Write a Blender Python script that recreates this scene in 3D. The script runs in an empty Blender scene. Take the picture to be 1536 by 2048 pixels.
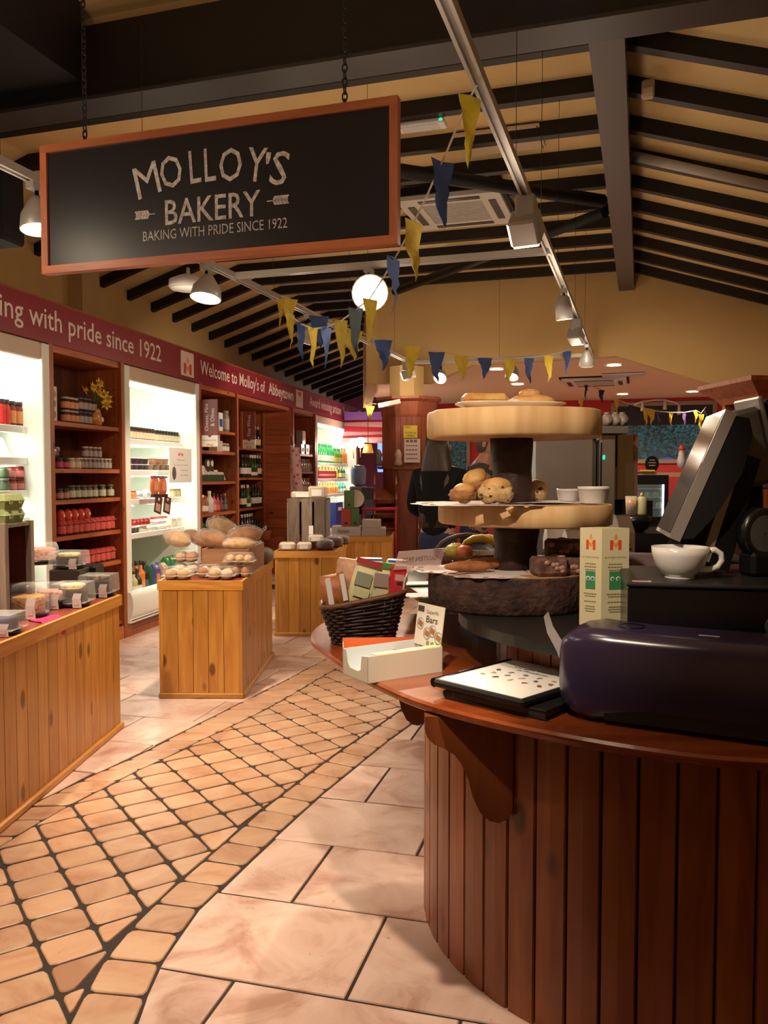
import bpy, math, random
from mathutils import Vector, Matrix, Euler
R = math.radians
random.seed(7)
scene = bpy.context.scene
COL = scene.collection

# ------------------------------------------------------------------ camera
FPX, EYE, HOR = 1650.0, 1.4, 950.0           # focal length in pixels, eye height, horizon row (1536x2048 frame)
PITCH = math.atan((1024 - HOR) / FPX)
cam_d = bpy.data.cameras.new('camera')
cam_d.sensor_fit = 'VERTICAL'; cam_d.sensor_height = 36.0; cam_d.sensor_width = 27.0
cam_d.lens = FPX / 2048 * 36.0
cam_d.clip_start = 0.05; cam_d.clip_end = 200
cam = bpy.data.objects.new('camera', cam_d); COL.objects.link(cam)
cam.location = (0, 0, EYE); cam.rotation_euler = (math.pi / 2 - PITCH, 0, 0)
scene.camera = cam

# ------------------------------------------------------------------ world, exposure
world = bpy.data.worlds.new('dusk'); scene.world = world; world.use_nodes = True
world.node_tree.nodes['Background'].inputs[0].default_value = (0.16, 0.24, 0.42, 1)
world.node_tree.nodes['Background'].inputs[1].default_value = 2.0
vs = scene.view_settings
vs.view_transform = 'Standard'; vs.look = 'None'; vs.gamma = 1.0; vs.exposure = 0.42; vs.use_curve_mapping = False

WARM = (1.0, 0.80, 0.58)
def lamp(kind, loc, target, power, color=WARM, size=0.05, angle=60, blend=0.6, sy=None):
    d = bpy.data.lights.new('light', kind); d.energy = power; d.color = color
    if kind == 'SPOT':
        d.spot_size = R(angle); d.spot_blend = blend; d.shadow_soft_size = size
    elif kind == 'AREA':
        d.size = size
        if sy: d.shape = 'RECTANGLE'; d.size_y = sy
    else: d.shadow_soft_size = size
    o = bpy.data.objects.new('light', d); COL.objects.link(o); o.location = loc
    if target is not None:
        o.rotation_euler = (Vector(target) - Vector(loc)).to_track_quat('-Z', 'Y').to_euler()
    return o
GAIN = 1.0
# (position, target, watts, cone)  -- track spots of the shop; the heads in view are built on the rails further down
SPOTS = []

# ------------------------------------------------------------------ geometry helpers
cP, sP = math.cos(PITCH), math.sin(PITCH)
def ray(px, py):
    r = (px - 768) / FPX; u = (1024 - py) / FPX
    return Vector((r, cP + sP * u, -sP + cP * u))
def at(px, py, Y):
    d = ray(px, py); return Vector((0, 0, EYE)) + d * (Y / d.y)
def fl(px, py, z=0.0):
    d = ray(px, py); return Vector((0, 0, EYE)) + d * ((z - EYE) / d.z)

class MB:
    def __init__(s): s.v = []; s.f = []; s.m = []; s.s = []
    def add(s, vs_, fs_, m=0, smooth=False, M=None):
        o = len(s.v)
        s.v += [tuple(M @ Vector(p)) if M is not None else tuple(p) for p in vs_]
        for f in fs_: s.f.append(tuple(i + o for i in f)); s.m.append(m); s.s.append(smooth)
        return s
    def box(s, x0, x1, y0, y1, z0, z1, m=0, M=None, bev=0.0):
        if bev > 0:
            pr = []
            b = min(bev, (x1-x0)*.45, (y1-y0)*.45, (z1-z0)*.45)
            def ring(i, z): return [(x0+i, y0+b, z), (x0+b, y0+i, z), (x1-b, y0+i, z), (x1-i, y0+b, z), (x1-i, y1-b, z), (x1-b, y1-i, z), (x0+b, y1-i, z), (x0+i, y1-b, z)]
            rs = [[(x0+b*1.4, y0+b*1.4, z0)]*0 + ring(b*.9, z0), ring(0, z0+b), ring(0, z1-b), ring(b*.9, z1)]
            return s.loft(rs, m, False, M, caps=True)
        v = [(x0,y0,z0),(x1,y0,z0),(x1,y1,z0),(x0,y1,z0),(x0,y0,z1),(x1,y0,z1),(x1,y1,z1),(x0,y1,z1)]
        f = [(0,3,2,1),(4,5,6,7),(0,1,5,4),(1,2,6,5),(2,3,7,6),(3,0,4,7)]
        return s.add(v, f, m, False, M)
    def loft(s, rings, m=0, smooth=True, M=None, caps=True, closed=True):
        n = len(rings[0]); v = [p for r in rings for p in r]; f = []
        for i in range(len(rings)-1):
            for j in range(n if closed else n-1):
                a = i*n+j; b_ = i*n+(j+1) % n
                f.append((a, b_, b_+n, a+n))
        s.add(v, f, m, smooth, M)
        if caps:
            o = len(s.v)-len(v)
            s.f.append(tuple(o+j for j in reversed(range(n)))); s.m.append(m); s.s.append(False)
            s.f.append(tuple(o+(len(rings)-1)*n+j for j in range(n))); s.m.append(m); s.s.append(False)
        return s
    def lathe(s, prof, seg=16, m=0, M=None, smooth=True, caps=True):
        rings = [[(r*math.cos(2*math.pi*k/seg), r*math.sin(2*math.pi*k/seg), z) for k in range(seg)] for r, z in prof]
        return s.loft(rings, m, smooth, M, caps)
    def prism(s, poly, z0, z1, m=0, M=None, smooth=False):
        return s.loft([[(x, y, z0) for x, y in poly], [(x, y, z1) for x, y in poly]], m, smooth, M)
    def tube(s, path, r, seg=8, m=0, M=None, caps=True, smooth=True):
        P = [Vector(p) for p in path]; rings = []; up = None
        for i, p in enumerate(P):
            t = (P[min(i+1, len(P)-1)] - P[max(i-1, 0)]).normalized()
            if up is None: up = Vector((0, 0, 1)) if abs(t.z) < .9 else Vector((1, 0, 0))
            a = t.cross(up).normalized(); b_ = a.cross(t).normalized(); up = b_
            rr = r[i] if isinstance(r, (list, tuple)) else r
            rings.append([tuple(p + a*rr*math.cos(2*math.pi*k/seg) + b_*rr*math.sin(2*math.pi*k/seg)) for k in range(seg)])
        return s.loft(rings, m, smooth, M, caps)
    def ball(s, c, rx, ry=None, rz=None, seg=12, rings=8, m=0, M=None, fn=None):
        ry = ry or rx; rz = rz or rx; rs = []
        for i in range(rings+1):
            t = math.pi*(i+.02)/(rings+.04); row = []
            for k in range(seg):
                a = 2*math.pi*k/seg; d = Vector((math.sin(t)*math.cos(a), math.sin(t)*math.sin(a), -math.cos(t)))
                q = fn(d) if fn else 1.0
                row.append((c[0]+d.x*rx*q, c[1]+d.y*ry*q, c[2]+d.z*rz*q))
            rs.append(row)
        return s.loft(rs, m, True, M, True)
    def quad(s, a, b, c, d, m=0): return s.add([a, b, c, d], [(0, 1, 2, 3)], m)
    def mesh(s, name, mats):
        me = bpy.data.meshes.new(name); me.from_pydata(s.v, [], s.f); me.update()
        for k in (mats if isinstance(mats, (list, tuple)) else [mats]): me.materials.append(k)
        me.polygons.foreach_set('material_index', s.m); me.polygons.foreach_set('use_smooth', s.s)
        me.validate(); return me
    def obj(s, name, mats, parent=None, loc=None, rz=0):
        return put(s.mesh(name, mats), name, parent, loc, rz)

def put(me, name, parent=None, loc=None, rz=0, rot=None, sc=None):
    o = bpy.data.objects.new(name, me); COL.objects.link(o)
    if parent is not None: o.parent = parent
    if loc is not None: o.location = loc
    if rot is not None: o.rotation_euler = rot
    elif rz: o.rotation_euler = (0, 0, rz)
    if sc is not None: o.scale = (sc, sc, sc) if not isinstance(sc, (tuple, list)) else sc
    return o
def thing(name, label, cat, loc=(0, 0, 0), rz=0, group=None, rot=None):
    o = put(None, name, None, loc, rz, rot); o.empty_display_size = .05
    return tag(o, label, cat, group)
def tag(o, label, cat, group=None):
    o['label'] = label; o['category'] = cat
    if group: o['group'] = group
    return o
def struct(o): o['kind'] = 'structure'; return o
def TM(x=0, y=0, z=0, rx=0, ry=0, rz=0, s=1.0):
    return Matrix.Translation((x, y, z)) @ Euler((rx, ry, rz)).to_matrix().to_4x4() @ Matrix.Scale(s, 4)

# ------------------------------------------------------------------ text (flat print as thin meshes)
_T = {}
def text(body, size=1.0, off=0.0, sp=1.0):
    k = (body, off, sp)
    if k not in _T:
        cu = bpy.data.curves.new('t', 'FONT'); cu.body = body; cu.size = 1.0; cu.align_x = 'CENTER'; cu.align_y = 'CENTER'
        cu.offset = off; cu.space_character = sp; cu.resolution_u = 2
        ob = bpy.data.objects.new('t', cu); COL.objects.link(ob)
        bpy.context.view_layer.update()
        me = bpy.data.meshes.new_from_object(ob.evaluated_get(bpy.context.evaluated_depsgraph_get()))
        _T[k] = ([tuple(v.co) for v in me.vertices], [tuple(p.vertices) for p in me.polygons])
        bpy.data.objects.remove(ob); bpy.data.meshes.remove(me); bpy.data.curves.remove(cu)
    v, f = _T[k]
    return [(x*size, y*size, 0.0) for x, y, z in v], f
for b_ in ["king with pride since 1922", "Welcome to Molloy's of", "Abbeytown", "Award winning artisan", "bakery", "BAKERY", "BAKING WITH PRIDE SINCE 1922",
           "Cheese, Pâté", "& Olives", "MOLLOYS", "Fine Wines", "GLUTEN FREE", "Superfit", "Bars", "THANKS", "Allergens Contained", "In Products", "SMILE", "YOU'RE ON", "CAMERA",
           "honest", "DID YOU ENJOY YOUR FOOD?"] + list("MOLLOY'S"):
    text(b_, 1, .012 if b_ in ("Abbeytown", "Bars", "bakery") else 0)

# ------------------------------------------------------------------ materials
_M = {}
def nt(name):
    m = bpy.data.materials.new(name); m.use_nodes = True; n = m.node_tree
    return m, n, n.nodes, n.links, n.nodes['Principled BSDF']
def mat(name, col=(.8, .8, .8), rough=.5, metal=0.0, var=0.0, vs_=8.0, bump=0.0, bs=40.0, emit=None, es=0.0, alpha=1.0, spec=.5, coat=0.0, col2=None, trans=0.0):
    if name in _M: return _M[name]
    m, n, N, L, P = nt(name)
    c4 = (*col, 1)
    P.inputs['Base Color'].default_value = c4; P.inputs['Roughness'].default_value = rough; P.inputs['Metallic'].default_value = metal
    P.inputs['Specular IOR Level'].default_value = spec; P.inputs['Coat Weight'].default_value = coat; P.inputs['Alpha'].default_value = alpha
    P.inputs['Transmission Weight'].default_value = trans
    tc = N.new('ShaderNodeTexCoord')
    if var > 0 or col2:
        nz = N.new('ShaderNodeTexNoise'); nz.inputs['Scale'].default_value = vs_; nz.inputs['Detail'].default_value = 4
        L.new(tc.outputs['Object'], nz.inputs['Vector'])
        rp = N.new('ShaderNodeValToRGB'); e = rp.color_ramp.elements
        c2 = col2 or tuple(x*(1-var) for x in col)
        e[0].position = .35; e[0].color = (*c2, 1); e[1].position = .65; e[1].color = c4
        L.new(nz.outputs['Fac'], rp.inputs['Fac']); L.new(rp.outputs['Color'], P.inputs['Base Color'])
    if bump > 0:
        nb = N.new('ShaderNodeTexNoise'); nb.inputs['Scale'].default_value = bs; nb.inputs['Detail'].default_value = 3
        L.new(tc.outputs['Object'], nb.inputs['Vector'])
        bp = N.new('ShaderNodeBump'); bp.inputs['Strength'].default_value = bump; bp.inputs['Distance'].default_value = .01
        L.new(nb.outputs['Fac'], bp.inputs['Height']); L.new(bp.outputs['Normal'], P.inputs['Normal'])
    if emit: P.inputs['Emission Color'].default_value = (*emit, 1); P.inputs['Emission Strength'].default_value = es
    _M[name] = m; return m
def wood(name, c1, c2, axis='Z', scale=1.0, knots=.5, rough=.45, coat=0.0, knot_col=None, spread=.25):
    if name in _M: return _M[name]
    m, n, N, L, P = nt(name)
    P.inputs['Roughness'].default_value = rough; P.inputs['Coat Weight'].default_value = coat; P.inputs['Coat Roughness'].default_value = .25
    tc = N.new('ShaderNodeTexCoord'); oi = N.new('ShaderNodeObjectInfo')
    ml = N.new('ShaderNodeVectorMath'); ml.operation = 'SCALE'; ml.inputs[0].default_value = (7.3, 5.1, 9.7); L.new(oi.outputs['Random'], ml.inputs['Scale'])
    ad = N.new('ShaderNodeVectorMath'); ad.operation = 'ADD'; L.new(tc.outputs['Object'], ad.inputs[0]); L.new(ml.outputs[0], ad.inputs[1])
    mp = N.new('ShaderNodeMapping'); sc = [9*scale]*3; sc['XYZ'.index(axis)] = .9*scale; mp.inputs['Scale'].default_value = sc
    L.new(ad.outputs[0], mp.inputs['Vector'])
    nz = N.new('ShaderNodeTexNoise'); nz.inputs['Scale'].default_value = 2.0; nz.inputs['Detail'].default_value = 5; nz.inputs['Distortion'].default_value = 1.2
    L.new(mp.outputs[0], nz.inputs['Vector'])
    rp = N.new('ShaderNodeValToRGB'); e = rp.color_ramp.elements
    e[0].position = .33; e[0].color = (*c2, 1); e[1].position = .66; e[1].color = (*c1, 1); L.new(nz.outputs['Fac'], rp.inputs['Fac'])
    last = rp.outputs['Color']
    if knots > 0:
        mk = N.new('ShaderNodeMapping'); s2 = [7*scale]*3; s2['XYZ'.index(axis)] = 3.4*scale; mk.inputs['Scale'].default_value = s2
        L.new(ad.outputs[0], mk.inputs['Vector'])
        vo = N.new('ShaderNodeTexVoronoi'); vo.inputs['Scale'].default_value = 1.0; L.new(mk.outputs[0], vo.inputs['Vector'])
        kr = N.new('ShaderNodeValToRGB'); k = kr.color_ramp.elements
        k[0].position = .10*knots*2; k[0].color = (1, 1, 1, 1); k[1].position = .17*knots*2; k[1].color = (0, 0, 0, 1)
        L.new(vo.outputs['Distance'], kr.inputs['Fac'])
        mx = N.new('ShaderNodeMix'); mx.data_type = 'RGBA'; L.new(kr.outputs['Color'], mx.inputs['Factor']); L.new(last, mx.inputs[6])
        mx.inputs[7].default_value = (*(knot_col or tuple(x*.35 for x in c2)), 1); last = mx.outputs[2]
    hs = N.new('ShaderNodeHueSaturation'); mr = N.new('ShaderNodeMapRange'); mr.inputs['To Min'].default_value = 1-spread; mr.inputs['To Max'].default_value = 1+spread
    L.new(oi.outputs['Random'], mr.inputs['Value']); L.new(mr.outputs[0], hs.inputs['Value']); L.new(last, hs.inputs['Color']); L.new(hs.outputs[0], P.inputs['Base Color'])
    bp = N.new('ShaderNodeBump'); bp.inputs['Strength'].default_value = .12; bp.inputs['Distance'].default_value = .004
    L.new(nz.outputs['Fac'], bp.inputs['Height']); L.new(bp.outputs['Normal'], P.inputs['Normal'])
    _M[name] = m; return m
def stone(name, c1, c2, c3, rough=.35):
    m, n, N, L, P = nt(name)
    tc = N.new('ShaderNodeTexCoord'); oi = N.new('ShaderNodeObjectInfo'); geo = N.new('ShaderNodeNewGeometry')
    ml = N.new('ShaderNodeVectorMath'); ml.operation = 'SCALE'; ml.inputs[0].default_value = (13, 17, 0); L.new(oi.outputs['Random'], ml.inputs['Scale'])
    ad = N.new('ShaderNodeVectorMath'); L.new(geo.outputs['Position'], ad.inputs[0]); L.new(ml.outputs[0], ad.inputs[1])
    nz = N.new('ShaderNodeTexNoise'); nz.inputs['Scale'].default_value = 4.0; nz.inputs['Detail'].default_value = 6; nz.inputs['Roughness'].default_value = .6; nz.inputs['Distortion'].default_value = .8
    L.new(ad.outputs[0], nz.inputs['Vector'])
    rp = N.new('ShaderNodeValToRGB'); e = rp.color_ramp.elements
    e[0].position = .34; e[0].color = (*c3, 1); e[1].position = .62; e[1].color = (*c1, 1); x = e.new(.48); x.color = (*c2, 1)
    L.new(nz.outputs['Fac'], rp.inputs['Fac'])
    n2 = N.new('ShaderNodeTexNoise'); n2.inputs['Scale'].default_value = 26; n2.inputs['Detail'].default_value = 3; L.new(ad.outputs[0], n2.inputs['Vector'])
    pr = N.new('ShaderNodeValToRGB'); q = pr.color_ramp.elements; q[0].position = .70; q[0].color = (0, 0, 0, 1); q[1].position = .76; q[1].color = (.8, .8, .8, 1); L.new(n2.outputs['Fac'], pr.inputs['Fac'])
    mx = N.new('ShaderNodeMix'); mx.data_type = 'RGBA'; L.new(pr.outputs['Color'], mx.inputs['Factor']); L.new(rp.outputs['Color'], mx.inputs[6]); mx.inputs[7].default_value = (*[v*.45 for v in c3], 1)
    hs = N.new('ShaderNodeHueSaturation'); mr = N.new('ShaderNodeMapRange'); mr.inputs['To Min'].default_value = .86; mr.inputs['To Max'].default_value = 1.1
    L.new(oi.outputs['Random'], mr.inputs['Value']); L.new(mr.outputs[0], hs.inputs['Value']); L.new(mx.outputs[2], hs.inputs['Color']); L.new(hs.outputs[0], P.inputs['Base Color'])
    P.inputs['Roughness'].default_value = rough
    bp = N.new('ShaderNodeBump'); bp.inputs['Strength'].default_value = .12; bp.inputs['Distance'].default_value = .004
    L.new(nz.outputs['Fac'], bp.inputs['Height']); L.new(bp.outputs['Normal'], P.inputs['Normal'])
    return m
def clear(name, col=(1, 1, 1), a=.045, rough=.10):
    if name in _M: return _M[name]
    m, n, N, L, P = nt(name)
    tr = N.new('ShaderNodeBsdfTransparent'); tr.inputs[0].default_value = (*col, 1)
    P.inputs['Base Color'].default_value = (*col, 1); P.inputs['Roughness'].default_value = rough
    lw = N.new('ShaderNodeLayerWeight'); lw.inputs[0].default_value = .35
    mr = N.new('ShaderNodeMapRange'); mr.inputs['To Min'].default_value = a; mr.inputs['To Max'].default_value = min(1, a+.28); L.new(lw.outputs['Facing'], mr.inputs['Value'])
    mx = N.new('ShaderNodeMixShader'); L.new(mr.outputs[0], mx.inputs[0]); L.new(tr.outputs[0], mx.inputs[1]); L.new(P.outputs[0], mx.inputs[2])
    L.new(mx.outputs[0], N['Material Output'].inputs['Surface'])
    _M[name] = m; return m

M_cream = mat('cream_plaster', (.80, .57, .26), .85, var=.08, vs_=3)
M_wallc = mat('cream_wall', (.62, .41, .17), .85, var=.08, vs_=2)
M_black = mat('black_beam', (.005, .0045, .005), .55, var=.3, vs_=6)
M_steelb = mat('black_steel', (.03, .028, .03), .45)
M_red = mat('red_wall', (.45, .03, .03), .8)
M_pink = mat('pink_wall', (.42, .10, .14), .8)
M_grout = mat('grout', (.035, .025, .02), .9, var=.3, vs_=30)
M_tile = stone('tile_large', (.75, .55, .47), (.66, .45, .37), (.47, .26, .19))
M_cob = stone('tile_small', (.58, .37, .24), (.52, .30, .185), (.42, .21, .12))
M_pine = wood('pine_honey', (.66, .32, .06), (.50, .20, .035), 'Z', 1.0, .5, .38, .2, spread=.12)
M_pineh = wood('pine_honey_flat', (.66, .32, .06), (.50, .20, .035), 'Y', 1.0, .3, .38, .2)
M_pinex = wood('pine_honey_across', (.66, .32, .06), (.50, .20, .035), 'X', 1.0, .3, .38, .2)
M_oran = wood('orange_pine', (.42, .115, .03), (.27, .06, .015), 'Z', 1.0, .35, .45, .1, spread=.15)
M_orany = wood('orange_pine_flat', (.46, .13, .035), (.30, .07, .018), 'Y', 1.0, .35, .45, .1, spread=.15)
M_count = wood('counter_plank', (.34, .105, .032), (.23, .06, .016), 'Z', .8, .5, .35, .2, (.06, .015, .006), .22)
M_ledge = wood('counter_top', (.30, .068, .016), (.20, .037, .008), 'X', .7, 0, .22, .5, spread=.05)
M_dark = mat('dark_wood_top', (.12, .03, .015), .35)
M_white = mat('white_paint', (.85, .85, .82), .5)
M_frid = mat('fridge_white', (.83, .85, .78), .45)
M_rail = mat('rail_grey', (.42, .38, .34), .4, .3)
M_lampb = mat('lamp_body', (.38, .36, .34), .4, .2)
M_gloss = mat('black_gloss', (.005, .005, .006), .28)
M_blk = mat('black_plastic', (.005, .005, .006), .55, spec=.2)
M_paper = mat('paper_white', (.85, .83, .80), .7)
M_clear = clear('clear_plastic')
M_ink = mat('ink_black', (.02, .02, .02), .7)
# ================================================================== STRUCTURE
BA, WA = R(-17.3), R(-11.1)                    # roof frame and shelving frame, turned about z
cv, bv = Vector((math.cos(BA), math.sin(BA), 0)), Vector((-math.sin(BA), math.cos(BA), 0))
nv, uv = Vector((math.cos(WA), math.sin(WA), 0)), Vector((-math.sin(WA), math.cos(WA), 0))
WO = fl(230, 1283)                             # floor corner of the shelving run
def CB(c, b, z=0): return cv*c + bv*b + Vector((0, 0, z))
def WS(s, n=0, z=0): return WO + uv*s + nv*n + Vector((0, 0, z))
def wl(px, py, n=0):                           # pixel on the shelving plane -> (s, z)
    d = ray(px, py); o = Vector((0, 0, EYE)); t = (WO.dot(nv) + n - o.dot(nv)) / d.dot(nv); q = o + d*t
    return (q - WO).dot(uv), q.z
WALLN = -1.1
def c_at_wall(b):                              # c where the left wall crosses row b
    return (WO.dot(nv) + WALLN - bv.dot(nv)*b) / cv.dot(nv)

# ---- floor
fb = MB().box(-9, 9, -4, 26, -.08, -.004)
floor = struct(fb.obj('floor', M_grout))
def clip(poly, A, B_):                         # keep what lies left of A->B
    out = []; n = len(poly)
    def sd(p): return (B_[0]-A[0])*(p[1]-A[1]) - (B_[1]-A[1])*(p[0]-A[0])
    for i in range(n):
        p, q = poly[i], poly[(i+1) % n]; a, b_ = sd(p), sd(q)
        if a >= 0: out.append(p)
        if (a >= 0) != (b_ >= 0):
            t = a/(a-b_); out.append((p[0]+(q[0]-p[0])*t, p[1]+(q[1]-p[1])*t))
    return out
def clip_cell(subj, cell):
    for i in range(len(cell)):
        if len(subj) < 3: return []
        subj = clip(subj, cell[i], cell[(i+1) % len(cell)])
    return subj
def area(p): return .5*sum(p[i][0]*p[(i+1) % len(p)][1]-p[(i+1) % len(p)][0]*p[i][1] for i in range(len(p)))
def dedupe(p, e=.004):
    o = []
    for q in p:
        if not o or math.hypot(q[0]-o[-1][0], q[1]-o[-1][1]) > e: o.append(q)
    if len(o) > 1 and math.hypot(o[0][0]-o[-1][0], o[0][1]-o[-1][1]) < e: o.pop()
    return o
def inset(p, d):
    cell = p; res = p; n = len(p)
    for i in range(n):
        A, B_ = p[i], p[(i+1) % n]; l = math.hypot(B_[0]-A[0], B_[1]-A[1])
        if l < 1e-5: continue
        nx, ny = -(B_[1]-A[1])/l*d, (B_[0]-A[0])/l*d
        res = clip(res, (A[0]+nx, A[1]+ny), (B_[0]+nx, B_[1]+ny))
        if len(res) < 3: return []
    return res
def round_poly(p, r):
    o = []; n = len(p)
    for i in range(n):
        a, b_, c = Vector(p[i-1]), Vector(p[i]), Vector(p[(i+1) % n])
        u1, u2 = a-b_, c-b_; l1, l2 = u1.length, u2.length
        k = min(r, l1*.4, l2*.4); p1, p2 = b_+u1.normalized()*k, b_+u2.normalized()*k
        for t in (0, .5, 1):
            q = p1.lerp(b_, t).lerp(b_.lerp(p2, t), t); o.append((q.x, q.y))
    return o
def tile_mesh(poly, gap, rad, z, wob=0.0, edge=.004):
    p = dedupe(poly)
    if len(p) < 3: return None
    if area(p) < 0: p.reverse()
    p = inset(p, gap)
    p = dedupe(p, .006)
    if len(p) < 3 or area(p) < .0004: return None
    if rad: p = round_poly(p, rad)
    if wob: p = [(x+random.uniform(-wob, wob), y+random.uniform(-wob, wob)) for x, y in p]
    cx = sum(q[0] for q in p)/len(p); cy = sum(q[1] for q in p)/len(p)
    lo = [(x-cx, y-cy, -.012) for x, y in p]; mi = [(x-cx, y-cy, -edge*.8) for x, y in p]
    hi = [((x-cx)*(1-edge/max(.03, math.hypot(x-cx, y-cy))), (y-cy)*(1-edge/max(.03, math.hypot(x-cx, y-cy))), 0) for x, y in p]
    m = MB(); m.loft([lo, mi, hi], 0, False); return m, (cx, cy, z)
outR = [(-.60, 1.55), (-.62, 1.85), (-.635, 2.05), (-.64, 2.16), (-.64, 2.32), (-.62, 2.47), (-.60, 2.60), (-.56, 2.72), (-.53, 2.81), (-.48, 2.95), (-.43, 3.11), (-.38, 3.26), (-.33, 3.40), (-.28, 3.54), (-.22, 3.70), (-.16, 3.84), (-.10, 3.99), (-.04, 4.14), (.02, 4.29), (.10, 4.47), (.19, 4.66), (.28, 4.86), (.37, 5.06), (.47, 5.27), (.57, 5.49), (.68, 5.72)]
inR = [(-.77, 1.55), (-.79, 1.85), (-.805, 2.05), (-.81, 2.17), (-.81, 2.34), (-.79, 2.45), (-.77, 2.58), (-.73, 2.70), (-.70, 2.81), (-.66, 2.93), (-.61, 3.08), (-.56, 3.24), (-.51, 3.40), (-.45, 3.55), (-.39, 3.71), (-.33, 3.87), (-.26, 4.04), (-.19, 4.20), (-.11, 4.38), (-.02, 4.58), (.06, 4.77), (.15, 4.97), (.24, 5.18), (.34, 5.40), (.44, 5.62), (.55, 5.85)]
outL = [(-1.72, 1.9), (-1.70, 2.3), (-1.67, 2.6), (-1.64, 2.85), (-1.61, 3.06), (-1.56, 3.29), (-1.50, 3.44), (-1.45, 3.58), (-1.39, 3.72), (-1.33, 3.86), (-1.26, 4.0), (-1.20, 4.15), (-1.14, 4.32), (-1.07, 4.52), (-.97, 4.78), (-.86, 5.08), (-.73, 5.41), (-.48, 6.13), (-.30, 6.6)]
inL = [(-1.56, 1.9), (-1.54, 2.3), (-1.52, 2.6), (-1.49, 2.82), (-1.45, 3.05), (-1.39, 3.27), (-1.33, 3.45), (-1.25, 3.64), (-1.18, 3.83), (-1.09, 4.01), (-1.01, 4.20), (-.93, 4.38), (-.84, 4.57), (-.77, 4.73), (-.67, 4.98), (-.54, 5.35), (-.46, 5.60), (-.30, 6.05), (-.12, 6.5)]
def resample(P, step):
    P = [Vector(p) for p in P]; out = [P[0]]; acc = 0
    for a, b_ in zip(P, P[1:]):
        l = (b_-a).length; d = step-acc
        while d <= l: out.append(a.lerp(b_, d/l)); d += step
        acc = l-(d-step)
    return [(p.x, p.y) for p in out]
small, large = [], []
band = inR + [(x, y) for x, y in reversed(inL)]
e1, e2 = Vector((.553, -.833)), Vector((.833, .553)); o0 = Vector((-1.33, 3.45))
for i in range(-34, 40):
    for j in range(-14, 24):
        q = o0 + e1*.147*i + e2*.167*j
        if not (-1.8 < q.x < .6 and 1.7 < q.y < 6.6): continue
        cell = [q, q+e1*.147, q+e1*.147+e2*.167, q+e2*.167]; cell = [(p.x, p.y) for p in cell]
        if area(cell) < 0: cell.reverse()
        t = tile_mesh(clip_cell(band, cell), .0055, .022, random.uniform(0, .002), .0014)
        if t: small.append(t)
def border(A, B_, step):
    a = resample(A, step); k = len(a); tot = sum(math.dist(B_[i], B_[i+1]) for i in range(len(B_)-1))
    b_ = resample(B_, tot/(k-1)*.9995)
    for i in range(min(k, len(b_))-1):
        t = tile_mesh([a[i], b_[i], b_[i+1], a[i+1]], .005, .022, random.uniform(0, .002), .0014)
        if t: small.append(t)
border(outR, inR, .152); border(outL, inL, .155)
regR = [(-.60, 1.2)] + outR + [(.9, 6.2), (1.9, 8.0), (2.6, 10.6), (6.5, 10.6), (6.5, 1.2)]
regL = [(-1.72, 1.5)] + outL + [(-.02, 7.4), (.5, 8.8), (.9, 10.6), (-4.2, 10.6), (-4.2, 1.5)]
regM = [(-.30, 6.6), (-.12, 6.5), (.55, 5.85), (.68, 5.72), (.9, 6.2), (1.9, 8.0), (2.6, 10.6), (.9, 10.6), (.5, 8.8), (-.02, 7.4)]
A15 = R(15); q1, q2 = Vector((math.cos(A15), -math.sin(A15))), Vector((math.sin(A15), math.cos(A15)))
for row in range(-3, 20):
    b0 = 2.045 + .431*row; off = (-.978 if row % 2 else -.655)
    for k in range(-9, 12):
        c0 = off + .635*k
        P4 = [q1*c0+q2*b0, q1*(c0+.635)+q2*b0, q1*(c0+.635)+q2*(b0+.431), q1*c0+q2*(b0+.431)]
        cell = [(p.x, p.y) for p in P4]
        for reg in (regR, regL, regM):
            if not (1.2 < sum(p[1] for p in cell)/4 <= 9.98): continue
            t = tile_mesh(clip_cell(reg, cell), .0045, 0, random.uniform(0, .0015), .0008)
            if t: large.append(t)
def visible(t):
    x, y, _ = t[1]; return y > 1.5 and abs(x) < .52*y + .5
small = sorted([t for t in small if visible(t)], key=lambda t: t[1][1]); large = sorted([t for t in large if visible(t)], key=lambda t: t[1][1])
def lay(lst, nm, m):
    for t in lst[:290]: t[0].obj(nm, m, floor, t[1])
    if len(lst) > 290:
        g = MB()
        for t in lst[290:]: g.add(t[0].v, t[0].f, 0, False, Matrix.Translation(t[1]))
        o = g.obj('far_tiles', m, floor); o['kind'] = 'stuff'
lay(small, 'cobble_tile', M_cob); lay(large, 'floor_tile', M_tile)
ff = MB()
for row in range(18, 40):
    b0 = 2.045 + .431*row; off = (-.978 if row % 2 else -.655)
    for k in range(-14, 12):
        c0 = off + .635*k; p = q1*(c0+.3175)+q2*(b0+.2155)
        if p.y > 9.98 - .0*p.x and p.x > -4.2: ff.box(-.313, .313, -.211, .211, -.012, 0, 0, TM(p.x, p.y, 0, 0, 0, -A15))
o = ff.obj('far_tiles', M_tile, floor); o['kind'] = 'stuff'

# ---- left wall (behind the shelving) and pilaster
w = MB(); w.box(-.2, 0, -9, 13.5, 0, 3.9)
struct(w.obj('wall_left', M_wallc, None, WS(0, WALLN), WA))
p = MB(); s0, s1 = wl(163, 600, -.95)[0], wl(197, 600, -.95)[0]; p.box(0, .16, s0, s1, 2.4, 3.7)
struct(p.obj('trim_1', mat('pilaster', (.50, .33, .16), .8), None, WS(0, WALLN), WA))
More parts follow.
